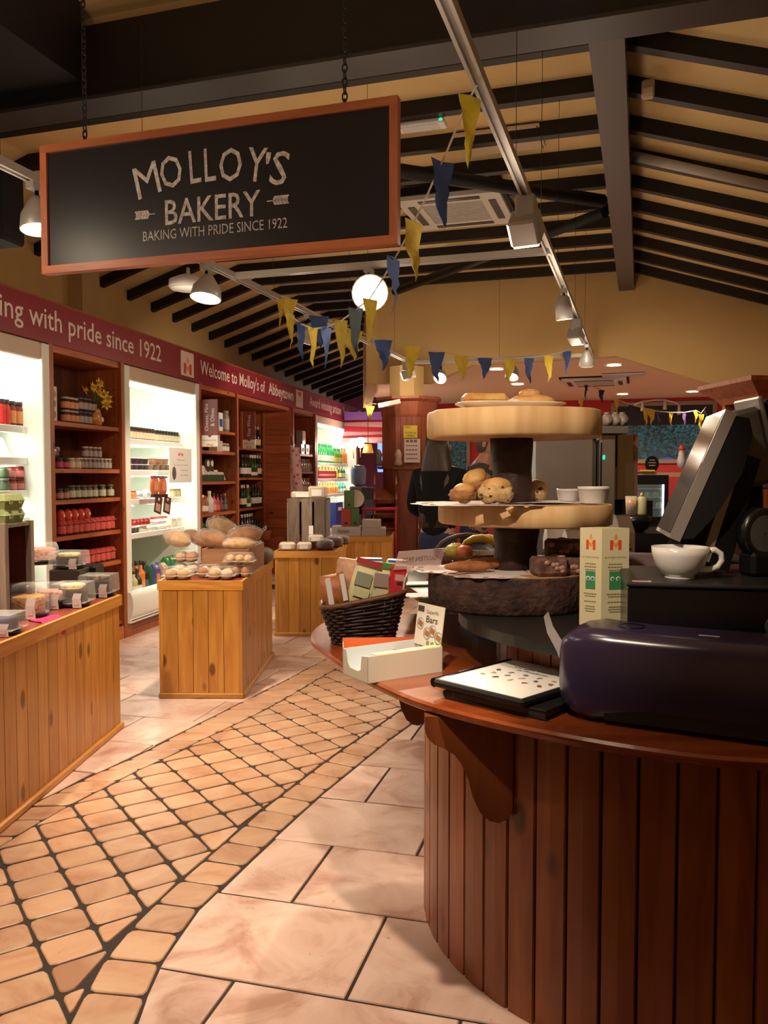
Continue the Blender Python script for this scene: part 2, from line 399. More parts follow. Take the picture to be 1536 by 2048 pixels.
# ---- roof
ZC, ZR, CK, CR_, TL, TR_ = 3.82, 3.72, -4.45, -.19, math.tan(R(17.5)), math.tan(R(18))
BF = 4.14                                       # the big beam stands here
ceil = struct(MB().box(CK, CR_, BF, 16, ZC, ZC+.06).obj('ceiling', M_cream, None, None, BA))
cl = MB()
def slab(m, pts, t=.06):
    lo = [p for p in pts]; hi = [(x, y, z+t) for x, y, z in pts]; m.loft([lo, hi], 0, False)
bL0, bL1 = 2.5, 19
pts = [(CK, bL0, ZC), (CK, bL1, ZC), (c_at_wall(bL1)-.1, bL1, ZC-(CK-c_at_wall(bL1)+.1)*TL), (c_at_wall(bL0)-.1, bL0, ZC-(CK-c_at_wall(bL0)+.1)*TL)]
slab(cl, pts); ceil_l = struct(cl.obj('ceiling_left', M_cream, None, None, BA))
cr = MB(); slab(cr, [(CR_, -3, ZC), (3.6, -3, ZC-3.79*TR_), (3.6, 10.2, ZC-3.79*TR_), (CR_, 10.2, ZC)])
ceil_r = struct(cr.obj('ceiling_right', M_cream, None, None, BA))
cf = MB(); cf.box(-7.5, CR_, -3, BF+.1, 4.06, 4.12); cf.box(-7.5, CR_, BF+.06, BF+.1, 3.80, 4.06); struct(cf.obj('ceiling_front', M_cream, None, None, BA))
def rafter(parent, c0, z0, c1, z1, b, w=.075, t=.13):
    m = MB(); y0, y1 = b-w/2, b+w/2
    m.loft([[(c0, y0, z0), (c0, y1, z0), (c0, y1, z0+t), (c0, y0, z0+t)], [(c1, y0, z1), (c1, y1, z1), (c1, y1, z1+t), (c1, y0, z1+t)]], 0, False)
    m.obj('rafter', M_black, parent)
k = 0
while True:
    b_ = 4.72 + .57*k; k += 1
    if b_ > 18.5: break
    c0 = c_at_wall(b_)
    if c0 < CK-.1: rafter(ceil_l, CK, ZR, c0, ZR-(CK-c0)*TL, b_)
    if b_ < 15.5: rafter(ceil, CK-.02, ZR, CR_, ZR, b_)
    if b_ < 9.9: rafter(ceil_r, CR_, ZR, 3.5, ZR-(3.5-CR_)*TR_, b_)
for b_ in (3.3, 3.9): rafter(ceil_l, CK, ZR, c_at_wall(b_), ZR-(CK-c_at_wall(b_))*TL, b_)
# ---- steel frame: cross beam and ridge beam
m = MB(); m.box(-8, 3.6, 4.03, 4.25, 3.51, 3.53); m.box(-8, 3.6, 4.075, 4.205, 3.53, 3.93); struct(m.obj('trim_2', [M_steelb], None, None, BA))
m = MB(); m.box(-8, 3.6, 4.055, 4.075, 3.535, 3.93); m.box(-8, 3.6, 4.035, 4.05, 3.53, 3.545); struct(m.obj('trim_3', [M_black], None, None, BA))
m = MB(); m.box(CR_-.085, CR_+.085, 4.25, 9.95, 3.51, 3.86); struct(m.obj('trim_4', [mat('ridge_steel', (.085, .072, .068), .5)], None, None, BA))
q = fl(178, 57, 3.95); cq = q.dot(cv)
m = MB(); m.box(cq-.9, cq, 1.2, 4.05, 3.62, 4.06); struct(m.obj('trim_5', [M_black], None, None, BA))
# braces (steel tubes under the flat ceiling)
def rod(m, a, b_, r, seg=8): m.tube([a, b_], r, seg)
m = MB(); rod(m, fl(640, 318, 3.6), fl(1205, 402, 3.6), .055); struct(m.obj('trim_6', M_black))
m = MB(); rod(m, fl(790, 583, 3.6), fl(1210, 424, 3.6), .05); struct(m.obj('trim_7', M_black))
# ---- gable wall with the lower ceiling behind it
GB = 9.95
def on_gable(px, py):
    d = ray(px, py); t = GB/d.dot(bv); q = Vector((0, 0, EYE))+d*t; return q.dot(cv), q.z
low = [on_gable(*p) for p in ((770, 766), (858, 766), (944, 730), (1232, 712), (1464, 780), (1536, 806))]
c0, c1 = low[0][0]-.1, 3.5
poly = [(c0, low[0][1])] + low + [(c1, low[-1][1]-.4), (c1, ZC-(c1-CR_)*TR_+.03), (CR_, ZC+.05), (c0, ZC+.05)]
m = MB(); m.loft([[(x, GB, z) for x, z in poly], [(x, GB+.14, z) for x, z in poly]], 0, False)
struct(m.obj('wall_gable', M_wallc, None, None, BA))
a = CB(c0, GB); b_ = Vector((-.22, 14.3, 0)); dirv = b_-a; ln = dirv.length; ang = math.atan2(dirv.y, dirv.x)
m = MB(); m.box(0, ln, 0, .14, low[0][1], ZC+.05); struct(m.obj('wall_inner', M_wallc, None, a, ang))
m = MB(); m.loft([[(c0, GB+.14, z), (7.0, GB+.14, z), (7.0, 16.1, z), (-4.6, 16.1, z), (-4.6, 13.6, z)] for z in (2.80, 2.86)], 0, False); clow = struct(m.obj('ceiling_low', mat('ceiling_back', (.74, .55, .38), .8), None, None, BA))
# ---- far walls
BW = 15.9
def on_b(px, py, bb):
    d = ray(px, py); t = bb/d.dot(bv); q = Vector((0, 0, EYE))+d*t; return q.dot(cv), q.z
wc0, wz1 = on_b(1222, 806, BW); wc1, wz0 = on_b(1432, 926, BW)
vc0, vz1 = on_b(846, 822, BW); vc1, vz0 = on_b(940, 1000, BW)
m = MB(); rects = [(-4.6, vc0, 0, 2.8), (vc1, wc0, 0, 2.8), (wc1, 7, 0, 2.8), (wc0, wc1, 0, wz0), (wc0, wc1, wz1, 2.8), (vc0, vc1, 0, vz0), (vc0, vc1, vz1, 2.8)]
for x0, x1, z0, z1 in rects: m.box(x0, x1, BW, BW+.15, z0, z1)
struct(m.obj('wall_back', M_red, None, None, BA))
M_glass = clear('window_glass', (.75, .9, .95), .06, .02)
def window(nm, x0, x1, z0, z1, mull=()):
    m = MB(); f = .07
    m.box(x0, x1, BW-.03, BW+.1, z0, z0+f); m.box(x0, x1, BW-.03, BW+.1, z1-f, z1); m.box(x0, x0+f, BW-.03, BW+.1, z0+f, z1-f); m.box(x1-f, x1, BW-.03, BW+.1, z0+f, z1-f)
    for u in mull: m.box(u-.03, u+.03, BW-.02, BW+.08, z0+f, z1-f)
    wdw = struct(m.obj(nm, mat('window_frame', (.30, .22, .15), .6), None, None, BA))
    MB().box(x0+f, x1-f, BW+.03, BW+.04, z0+f, z1-f).obj('pane', M_glass, wdw)
window('window_1', wc0, wc1, wz0, wz1); window('window_2', vc0, vc1, vz0, vz1)
mb_ = MB(); zt = on_b(1300, 850, BW)[1]; mb_.box(wc0+.07, wc1-.07, BW+.02, BW+.09, zt, wz1-.07); struct(mb_.obj('trim_8', mat('window_header', (.02, .018, .018), .7), None, None, BA))
# far left end: pink end wall with two tall slots
FE = 17.8
m = MB(); sc0, sz1 = on_b(754, 838, FE); sc1, sz0 = on_b(766, 944, FE)
m.box(-9, sc0, FE, FE+.15, 0, 3.9); m.box(sc1, -4.55, FE, FE+.15, 0, 3.9); m.box(sc0, sc1, FE, FE+.15, 0, sz0); m.box(sc0, sc1, FE, FE+.15, sz1, 3.9)
struct(m.obj('wall_far', M_pink, None, None, BA))
MB().box(sc0, sc1, FE+.05, FE+.06, sz0, sz1).obj('x', mat('slot_glass', (.2, .3, .9), .3, emit=(.12, .22, 1.0), es=2.2))
o = bpy.data.objects['x']; o.name = 'window_3'; o.rotation_euler = (0, 0, BA); struct(o)
# walls behind and beside the camera
struct(MB().box(-9, 3.7, -2.2, -2.05, 0, 4.2).obj('wall_rear', M_wallc, None, None, BA))
struct(MB().box(3.5, 3.65, -2.1, 16, 0, 2.9).obj('wall_right', M_wallc, None, None, BA))
# ================================================================== CEILING FITTINGS, SIGN, BUNTING
def fit(body, w, h, off=0.0):
    v, f = text(body, 1.0, off); xs = [p[0] for p in v]; ys = [p[1] for p in v]
    sx = w/(max(xs)-min(xs)); sy = h/(max(ys)-min(ys)); cx = (max(xs)+min(xs))/2; cy = (max(ys)+min(ys))/2
    return [((x-cx)*sx, (y-cy)*sy, 0) for x, y, _ in v], f
def FR(o, ex, ey, ez):                         # matrix from origin and three axes
    return Matrix(((ex[0], ey[0], ez[0], o[0]), (ex[1], ey[1], ez[1], o[1]), (ex[2], ey[2], ez[2], o[2]), (0, 0, 0, 1)))
FACE_X = lambda x, y, z: FR((x, y, z), (0, 1, 0), (0, 0, 1), (1, 0, 0))     # print on a face looking along +x
FACE_NY = lambda x, y, z: FR((x, y, z), (1, 0, 0), (0, 0, 1), (0, -1, 0))   # print on a face looking along -y
FACE_Z = lambda x, y, z, a=0: FR((x, y, z), (math.cos(a), math.sin(a), 0), (-math.sin(a), math.cos(a), 0), (0, 0, 1))
M_logor = mat('logo_red', (.62, .05, .04), .6); M_logoo = mat('logo_orange', (.85, .25, .03), .6)
def logo(parent, MT, w, h, m=None):
    g = MB()
    for s_ in (-1, 1): g.add([(s_*w*.5-.14*w*s_-.14*w, -.5*h, 0), (s_*w*.5-.14*w*s_+.14*w, -.5*h, 0), (s_*w*.5-.14*w*s_+.14*w, .12*h, 0), (s_*w*.5-.14*w*s_-.14*w, .12*h, 0)], [(0, 1, 2, 3)], 0, False, MT)
    g.add([(-.22*w, .08*h, 0), (0, -.12*h, 0), (.22*w, .08*h, 0), (.22*w, -.12*h, 0), (0, -.36*h, 0), (-.22*w, -.12*h, 0)], [(5, 4, 1, 0), (4, 3, 2, 1)], 1, False, MT)
    for k in range(3):
        y = .16*h+.11*h*k; q = .16*w*(1-.22*k)
        for s_ in (-1, 1): g.add([(0, y-.03*h, 0), (s_*q, y+.05*h, 0), (s_*q*.8, y+.12*h, 0), (0, y+.04*h, 0)], [(0, 1, 2, 3) if s_ > 0 else (3, 2, 1, 0)], 1, False, MT)
    return g.obj('logo', m or [M_logor, M_logoo], parent)

# ---- hanging sign
SB = 2.8; SD = SB*1.1
sl, sz1 = on_b(85, 295, SB); sr, _ = on_b(798, 198, SB); sz0 = on_b(90, 550, SB)[1]
sw, sh = sr-sl, sz1-sz0
sg = thing('hanging_sign', 'large black bakery sign board in an orange wood frame hung on chains from the beam', 'sign', CB((sl+sr)/2, SB, sz0), BA)
fr_ = MB(); t = .030
MB().box(-sw/2+t, sw/2-t, -.008, .012, t, sh-t).obj('board', mat('sign_board', (.017, .015, .018), .36, spec=.35), sg)
M_sfr = wood('sign_frame', (.50, .15, .05), (.36, .09, .03), 'X', 1, .25, .5, .1)
M_sfz = wood('sign_frame_upright', (.50, .15, .05), (.36, .09, .03), 'Z', 1, .25, .5, .1)
for z in (0, sh-t): MB().box(-sw/2, sw/2, -.018, .02, z, z+t).obj('frame_rail', M_sfr, sg)
for x in (-sw/2, sw/2-t): MB().box(x, x+t, -.018, .02, t, sh-t).obj('frame_rail', M_sfz, sg)
M_chalk = mat('chalk_white', (.75, .68, .64), .8, var=.6, vs_=70, col2=(.42, .37, .35))
xl = lambda px: (on_b(px, 400, SB)[0]-(sl+sr)/2)
def sgz(px, py): return on_b(px, py, SB)[1]-sz0
g = MB()
pos = [(297, 362, 12, 92), (345, 345, 8, 58), (393, 335, 3, 58), (423, 331, 1, 58), (464, 331, -4, 60), (516, 331, -12, 58), (539, 318, -20, 25), (562, 338, -24, 56)]
for (ch, (px, py, rot, hp)) in zip("MOLLOY'S", pos):
    rot = (13, 9, 4, 2, -3, -8, -10, -13)["MOLLOY'S".index(ch) if pos.index((px, py, rot, hp)) < 1 else pos.index((px, py, rot, hp))]
    wpx = {'M': 56, 'O': 50, 'L': 25, 'Y': 42, "'": 10, 'S': 36}[ch]
    v, f = fit(ch, wpx*SD/FPX, (64 if ch != "'" else 22)*SD/FPX*1.02, 0 if ch == 'M' else .004)
    g.add(v, f, 0, False, FACE_NY(xl(px), -.0095, sgz(px, py)) @ Matrix.Rotation(R(rot), 4, 'Z'))
g.obj('arc_lettering', M_chalk, sg); g = MB()
v, f = fit("BAKERY", 205*SD/FPX*1.04, 50*SD/FPX, .008); g.add(v, f, 0, False, FACE_NY(xl(426), -.0095, sgz(426, 417)))
x_0 = xl(323); 
for k in range(0):
    for dx in (0.0, .042):
        xx = x_0+k*.0655+dx
        for zz in (-.049, .043): g.box(xx, xx+.019, -.0097, -.009, sgz(426, 417)+zz+(k-2.5)*.0, sgz(426, 417)+zz+.005)
g.obj('word_lettering', M_chalk, sg); g = MB()
v, f = fit("BAKING WITH PRIDE SINCE 1922", 310*SD/FPX*1.04, 20*SD/FPX); g.add(v, f, 0, False, FACE_NY(xl(428), -.0095, sgz(428, 461)))
g.obj('motto_lettering', M_chalk, sg)
for px, py, s_ in ((293, 431, -1), (557, 402, 1)):
    g = MB()
    x0, z0 = xl(px), sgz(px, py); L_ = .085
    g.box(x0-L_/2, x0+L_/2, -.0097, -.009, z0-.0018, z0+.0018)
    for k in range(5):
        xx = x0+s_*(-.02+.012*k)
        for q in (-1, 1): g.add([(xx, z0, 0), (xx+s_*.008, z0+q*.016, 0), (xx+s_*.019, z0+q*.016, 0), (xx+s_*.010, z0, 0)], [(0, 1, 2, 3)], 0, False, FR((0, -.0097, 0), (1, 0, 0), (0, 0, 0), (0, 0, 0)) if False else Matrix(((1, 0, 0, 0), (0, 0, 0, -.0097), (0, 1, 0, 0), (0, 0, 0, 1))))
    g.obj('wheat_ear', M_chalk, sg)
def chain(m, p, q, link=.034, r=.003):
    p, q = Vector(p), Vector(q); d = q-p; n = max(2, int(d.length/(link*.72)))
    for k in range(n):
        c = p + d*((k+.5)/n); a = 0 if k % 2 else math.pi/2
        path = [(math.cos(t_)*.009*math.cos(a), math.cos(t_)*.009*math.sin(a), math.sin(t_)*link*.5) for t_ in [2*math.pi*j/10 for j in range(11)]]
        m.tube([c+Vector(x) for x in path], r, 5, 0, None, False)
M_iron = mat('chain_iron', (.035, .03, .028), .45, .7)
xs_ = xl(172)
m = MB(); chain(m, (xs_, 0, sh-.01), (xs_, 0, 4.06-sz0)); m.obj('chain', M_iron, sg)
m = MB(); chain(m, (xl(690), 0, sh-.01), (xl(690), 0, 4.06-sz0)); m.obj('chain', M_iron, sg)
# ---- light tracks
ZT = 2.65
def rail(name, label, a, b_, wires=()):
    d = b_-a; ln = d.length; ang = math.atan2(d.y, d.x)
    t = thing(name, label, 'light track', (a.x, a.y, ZT), ang, 'light tracks')
    m = MB(); m.box(0, ln, -.022, -.010, -.0, .036); m.box(0, ln, .010, .022, 0, .036); m.box(0, ln, -.010, .010, .014, .036); m.obj('rail', M_rail, t)
    for w in wires: MB().tube([(w, 0, .036), (w, 0, 3.74-ZT)], .0016, 5).obj('wire', M_iron, t)
    for e in (0, ln): MB().box(e-.012, e+.012, -.025, .025, -.003, .039).obj('end_cap', M_rail, t)
    return t
CT1, CT2 = -.515, -2.5
rail('light_track', 'long grey light track running overhead from the camera to the gable wall', CB(CT1, .3), CB(CT1, 9.05), (2.0, 3.2, 4.1, 5.0, 6.4, 7.6))
rail('light_track', 'grey light track on the sign side, passing behind the black sign', CB(CT2, .8), CB(CT2, 9.05), (3.0, 4.6, 6.2, 7.6))
rail('light_track', 'grey cross track joining the two long tracks beside the glaring lamp', CB(CT2, 4.8), CB(CT1, 4.8), (.9,))
rail('light_track', 'white cross track in front of the cream gable wall', CB(CT2, 9.05), CB(CT1, 9.05), (1.0,))
M_lens = mat('lamp_lens', (1, .9, .75), .4, emit=(1.0, .80, .55), es=14.0)
M_lensh = mat('lamp_lens_hot', (1, .9, .8), .4, emit=(1.0, .86, .70), es=40.0)
def head(px, label, style, pos, target, watts, ang=70, lens=None, r=.055, spill=6.5):
    """a track spot: adapter on the rail, arm, housing turned towards its target, glowing lens"""
    pos = Vector(pos); t = thing('track_spotlight', label, 'spotlight', pos, 0, 'track spotlights')
    drop = .14; c = Vector((0, 0, -drop)); d = (Vector(target)-(pos+c)).normalized()
    q = d.to_track_quat('Z', 'Y').to_matrix().to_4x4(); Mh = Matrix.Translation(c) @ q
    MB().box(-.02, .02, -.045, .045, -.03, .0, 0, Matrix.Rotation(BA, 4, 'Z')).obj('adapter', M_lampb, t)
    MB().tube([(0, 0, -.03), (0, 0, -drop)], .009, 8).obj('arm', M_blk, t)
    m = MB()
    if style == 'can':
        m.lathe([(r*.55, -.10), (r*.8, -.085), (r, -.03), (r*1.02, .06), (r*.9, .06), (r*.86, .03)], 20, 0, Mh)
    elif style == 'bell':
        m.lathe([(r*.35, -.09), (r*.55, -.07), (r*1.1, -.01), (r*1.25, .055), (r*1.2, .058), (r*.9, .03)], 20, 0, Mh)
    elif style == 'box':
        m.box(-r*1.25, r*1.25, -r*1.1, r*1.1, -.08, .05, 0, Mh, .012); m.box(-.045, .045, -.06, .06, -.04, .07, 0, Matrix.Translation((0, 0, -.06)) @ Matrix.Rotation(BA, 4, 'Z'), .008)
    m.obj('housing', M_lampb, t)
    if style == 'box': MB().box(-r*1.05, r*1.05, -r*.9, r*.9, .0505, .054, 0, Mh).obj('lens', lens or M_lens, t)
    else: MB().lathe([(r*.84, .031), (r*.84, .036), (r*.5, .042), (.002, .044)], 20, 0, Mh).obj('lens', lens or M_lens, t)
    if watts:
        lp = pos + c + d*.085
        L_ = lamp('SPOT', lp, target, watts*GAIN, size=.035, angle=ang, blend=.55)
        if spill: lamp('POINT', lp+Vector((0, 0, -.03)), None, spill*GAIN, size=.12)  # extra fill light added below the head, only to brighten the ceiling
    return t
def on_track(px, py, dz=0): return fl(px, py, ZT+dz)
def tr1(b_): return CB(CT1, b_, ZT)
def tr2(b_): return CB(CT2, b_, ZT)
H = head
q = fl(1052, 400, ZT); H(0, 'square grey spotlight hanging from the long track above the cake stand', 'box', tr1(q.dot(bv)), (1.3, 5.2, 1.0), 60, 80)
q = fl(1118, 580, ZT); H(0, 'grey can spotlight pointing down from the long track near the gable', 'can', tr1(q.dot(bv)), (1.5, 5.9, 0), 60, 60)
q = fl(1150, 640, ZT); H(0, 'small square spotlight second from the far end of the long track', 'box', tr1(q.dot(bv)), (2.6, 8.6, 1.6), 60, 80, None, .045)
q = fl(1168, 690, ZT); H(0, 'round grey spotlight at the far end of the long track', 'bell', tr1(q.dot(bv)), (2.2, 9.0, .2), 40, 60, None, .06)
q = fl(432, 530, ZT); H(0, 'grey bell spotlight with a warm glowing face just below the sign', 'bell', tr2(q.dot(bv)), (-1.25, 4.6, .5), 120, 75, None, .075)
H(0, 'dazzling spotlight on the cross track facing the camera, brightest in the shop', 'bell', CB(fl(742, 540, ZT).dot(cv), 4.8, ZT), (.35, 2.2, 1.5), 170, 70, M_lensh, .09)
q = fl(612, 630, ZT); H(0, 'spotlight with a bright oval face behind the hanging bunting flags', 'bell', tr2(q.dot(bv)), (-1.6, 7.6, 1.0), 110, 75, None, .065)
q = fl(775, 715, ZT); H(0, 'small square spotlight angled left at the end of the sign-side track', 'box', tr2(8.9), (-2.2, 10.5, 1.6), 60, 80, None, .045)
H(0, 'round spotlight glowing over the wooden corner cabinet', 'bell', CB(-2.15, 9.05, ZT), (-.2, 7.2, .8), 90, 75, None, .06)
H(0, 'grey disc spotlight in the middle of the white cross track', 'bell', CB(-1.35, 9.05, ZT), (.9, 8.2, 0.9), 60, 80, None, .06)
q = fl(60, 370, ZT); H(0, 'spotlight peeking out at the left edge of the black sign', 'bell', tr2(q.dot(bv)), (-1.3, 3.4, .7), 80, 70, None, .06)
# unseen heads added on the tracks near the viewer, to light floor and counters
H(0, 'added unseen spotlight on the long overhead track, lighting the near floor', 'can', tr1(1.7), (-.35, 2.25, 0), 110, 46, spill=9)
H(0, 'added unseen spotlight nearest the viewer on the long track, lighting the cake stand', 'can', tr1(.8), (.42, 2.55, 1.15), 95, 44, spill=0)
H(0, 'added unseen spotlight on the sign-side track, lighting the first wooden counter', 'can', tr2(2.1), (-1.75, 4.0, .8), 120, 70, spill=9)
H(0, 'added unseen spotlight at the near end of the sign-side track, lighting the floor', 'can', tr2(1.2), (-1.0, 3.3, 0), 80, 60, spill=10)

# round white ceiling lamp shade below the sign, speaker with blue light at the left edge
t = thing('ceiling_lamp', 'unlit round white lamp disc beside the bell spotlight below the sign', 'lamp', fl(376, 548, ZT)+Vector((0, 0, -.06)))
MB().lathe([(.02, .06), (.05, .05), (.115, .02), (.12, -.02), (.11, -.03)], 24).obj('shade', mat('shade_white', (.55, .52, .48), .5), t)
MB().lathe([(.108, -.031), (.108, -.034), (.003, -.036)], 24).obj('diffuser', mat('shade_diffuser', (.8, .78, .74), .4), t); MB().tube([(0, 0, .05), (0, 0, .10)], .012, 8).obj('stem', M_rail, t)
q = at(0, 410, 4.6)
t = thing('wall_speaker', 'black box with a small blue light hanging at the left edge beside the sign', 'speaker', q)
MB().box(-.2, .085, -.1, .1, -.21, .19, 0, Matrix.Rotation(R(-14), 4, 'Z'), .015).obj('body', M_blk, t); g = MB()
for k in range(9): g.box(-.02, .075, -.106, -.1, -.15+.035*k, -.14+.035*k, 0, Matrix.Rotation(R(-14), 4, 'Z'))
g.obj('grille', M_gloss, t); MB().box(-.05, .012, -.108, -.1, -.07, .03, 0, Matrix.Rotation(R(-14), 4, 'Z')).obj('indicator', mat('blue_led', (.02, .1, .6), .4, emit=(.03, .25, 1), es=1.5), t)
MB().tube([(0, 0, .18), (0, 0, 1.0)], .008, 6).obj('hanger', M_iron, t)
# ---- air conditioner cassette
def cassette(loc, w, label, name='air_conditioner', rz=BA):
    t = thing(name, label, 'air conditioner', loc, rz)
    M_ac = mat('ac_white', (.62, .58, .52), .5)
    f = MB(); a, b_ = w/2, w*.30
    for x0, x1, y0, y1 in ((-a, a, -a, -b_), (-a, a, b_, a), (-a, -b_, -b_, b_), (b_, a, -b_, b_)): f.box(x0, x1, y0, y1, -.035, 0)
    f.obj('frame', M_ac, t); MB().box(-b_, b_, -b_, b_, -.012, 0).obj('filter', M_gloss, t)
    MB().box(-a-.03, a+.03, -a-.03, a+.03, 0, .06).obj('casing', M_blk, t)
    for k in range(16): y = -b_+.015+k*(2*b_-.03)/15; MB().box(-b_, b_, y-.006, y+.006, -.03, -.016).obj('louvre', M_ac, t)
    for s_ in (-1, 1):
        MB().box(s_*(a+b_)/2-.03, s_*(a+b_)/2+.03, -b_, b_, -.04, -.035).obj('vent_slot', M_gloss, t); MB().box(-b_, b_, s_*(a+b_)/2-.03, s_*(a+b_)/2+.03, -.04, -.035).obj('vent_slot', M_gloss, t)
q = fl(915, 422, 3.68); cassette((q.x, q.y, 3.70), .86, 'square ceiling air conditioner with a slatted grille right of the sign')
q = fl(1190, 765, 2.76); cassette((q.x, q.y, 2.78), .9, 'ceiling air conditioner in the low ceiling at the back')
q = fl(845, 253, 3.70); t = thing('emergency_light', 'white emergency light strip with a green dot on the ceiling beside the sign', 'light', (q.x, q.y, 3.72), BA)
MB().box(-.16, .16, -.06, .06, -.03, 0, 0, None, .008).obj('body', M_white, t); MB().box(.13, .142, -.064, -.06, -.018, -.008).obj('indicator', mat('green_led', (0, .5, .1), .4, emit=(0, 1, .3), es=4), t); MB().box(-.14, .11, -.045, .045, -.033, -.03).obj('diffuser', mat('diffuser_grey', (.6, .6, .6), .4), t)
q = fl(1000, 290, 3.76); t = thing('ceiling_hatch', 'flat pale hatch panel between the rafters above the air conditioner', 'hatch', (q.x, q.y, 3.80), BA)
MB().box(-.3, .3, -.2, .2, -.02, .0).obj('panel', mat('hatch', (.66, .52, .34), .7), t); MB().box(.28, .285, -.2, .2, -.025, -.02).obj('seam', M_black, t)
q = at(1296, 178, 4.75); t = thing('alarm_sensor', 'small beige alarm sensor on the right roof slope', 'sensor', q, BA); MB().box(-.035, .035, -.03, .03, -.05, .045, 0, None, .01).obj('body', mat('sensor_beige', (.55, .40, .25), .5), t); MB().box(-.025, .025, -.034, -.03, -.04, -.005).obj('lens', mat('sensor_lens', (.7, .55, .4), .3), t)
a, b_ = at(1240, 306, 6.1), at(1536, 372, 5.8)
t = thing('batten_light', 'long unlit batten light on the right roof slope', 'light', a); d = (b_-a)*1.15; MB().tube([(0, 0, 0), d], .035, 8).obj('body', mat('batten', (.45, .42, .37), .5), t); MB().box(-.02, .02, -.02, .02, -.1, .02).obj('bracket', M_rail, t)
# ---- bunting
M_fy = mat('flag_yellow', (.72, .52, .04), .7, var=.2, vs_=20); M_fb = mat('flag_blue', (.045, .09, .26), .7, var=.2, vs_=20); M_fn = mat('flag_navy', (.03, .03, .10), .7)
M_str = mat('string_white', (.6, .55, .45), .8)
def flag_mesh(w, l, seed, turn):
    rnd = random.Random(seed); m = MB(); n = 9; prev = None; rows = []
    for i in range(n+1):
        t_ = i/n; hw = w/2*(1-t_)**(.85) + w*.035*(1 if t_ > .6 else 0)*(1-t_*.9)
        sx = rnd.uniform(-.06, .06)*w*(t_ > .3)+.10*w*math.sin(t_*6+seed)*t_; tw = turn + .5*math.sin(t_*4+seed)*t_
        z = -l*t_; cs, sn = math.cos(tw), math.sin(tw); row = []
        for u in (-1, 0, 1): row.append((sx+hw*u*cs, hw*u*sn + (.012*math.sin(u*3+t_*7+seed)), z))
        rows.append(row)
    for y in (-.0008, .0008): pass
    m.loft(rows, 0, True, None, False, False)
    m.loft([[(x, y+.0015, z) for x, y, z in r_] for r_ in rows], 0, True, None, False, False)
    return m
def bunting(label, pts, flags, str_r=.004):
    o = Vector(pts[0]); t = thing('bunting', label, 'bunting', o)
    MB().tube([Vector(p)-o for p in pts], str_r, 5).obj('string', M_str, t)
    for i, (p, w, l, c, tw) in enumerate(flags): flag_mesh(w, l, i*1.7+len(flags), tw).obj('flag', c, t, Vector(p)-o)
Y_, B_ = M_fy, M_fb
F1 = [(940, 192, 2.75, 48, 140, Y_, .5), (885, 322, 3.2, 48, 132, B_, .6), (828, 442, 3.65, 36, 118, Y_, .9), (787, 515, 3.98, 26, 112, B_, 1.1), (740, 598, 4.38, 30, 92, Y_, .7), (711, 616, 4.58, 30, 100, B_, .4), (682, 640, 4.8, 26, 95, Y_, .4), (652, 654, 5.0, 20, 82, B_, .8), (626, 656, 5.2, 18, 80, Y_, .8), (602, 645, 5.4, 16, 78, B_, .9), (581, 628, 5.6, 14, 68, Y_, 1.0), (561, 600, 5.72, 12, 56, Y_, 1.0)]
P1 = [at(953, 172, 2.68), at(930, 215, 2.85), at(895, 300, 3.1), at(850, 400, 3.5), at(805, 490, 3.85), at(770, 550, 4.1), at(740, 597, 4.38), at(711, 620, 4.58), at(682, 642, 4.8), at(652, 655, 5.0), at(626, 657, 5.2), at(602, 648, 5.4), at(581, 630, 5.6), at(560, 592, 5.75)]
bunting('near string of yellow and blue bunting drooping from the long track past the bright lamp', P1, [(at(x, y, d), w*d/FPX*1.0/max(.35, math.cos(tw)), l*d/FPX, c, tw) for x, y, d, w, l, c, tw in F1])
F2 = [(578, 598, 5.85, 36, 48, Y_, .2), (638, 632, 6.2, 40, 64, B_, .2), (706, 662, 6.55, 42, 58, Y_, .3), (767, 680, 6.9, 36, 62, B_, .1), (822, 692, 7.2, 36, 66, Y_, .1), (873, 704, 7.5, 34, 60, B_, .1), (924, 712, 7.8, 32, 50, Y_, .2), (970, 716, 8.0, 30, 42, B_, .1), (1019, 718, 8.2, 28, 50, Y_, .2), (1058, 716, 8.35, 22, 52, B_, .3), (1098, 711, 8.5, 22, 54, Y_, .4), (1134, 702, 8.65, 22, 46, B_, .4)]
P2 = [at(560, 592, 5.75)] + [at(x, y-1, d) for x, y, d, *_ in F2] + [at(1148, 690, 8.72)]
bunting('far string of yellow and blue bunting stretched below the gable wall', P2, [(at(x, y, d), w*d/FPX, l*d/FPX, c, tw) for x, y, d, w, l, c, tw in F2])
F3 = [(1172, 770, 12, 10, 30, M_fn, .5), (1203, 780, 12.2, 14, 26, M_fn, .3), (1162, 800, 13.4, 12, 16, Y_, .2), (1233, 800, 13.5, 12, 32, Y_, .3), (1262, 810, 13.6, 12, 26, M_fn, .3), (1292, 818, 13.7, 12, 34, Y_, .2), (1303, 820, 13.7, 18, 30, Y_, .2), (1318, 824, 13.8, 12, 30, M_fn, .3), (1342, 826, 13.9, 10, 26, Y_, .3), (1369, 826, 14, 9, 25, mat('flag_purple', (.16, .08, .3), .7), .2), (1392, 822, 14, 11, 24, Y_, .3), (1402, 828, 14, 14, 32, Y_, .2), (1412, 815, 14.1, 10, 20, M_fn, .3)]
bunting('small yellow and navy bunting draped in front of the back window', [at(x, y-1, d) for x, y, d, *_ in F3], [(at(x, y, d), w*d/FPX, l*d/FPX, c, tw) for x, y, d, w, l, c, tw in F3], .008)
a = at(740, 812, 9.7); bunting('single yellow bunting flag hanging at the corner cabinet', [at(730, 806, 9.8), at(752, 808, 9.6)], [(a, 20*9.7/FPX, 28*9.7/FPX, Y_, .3)])
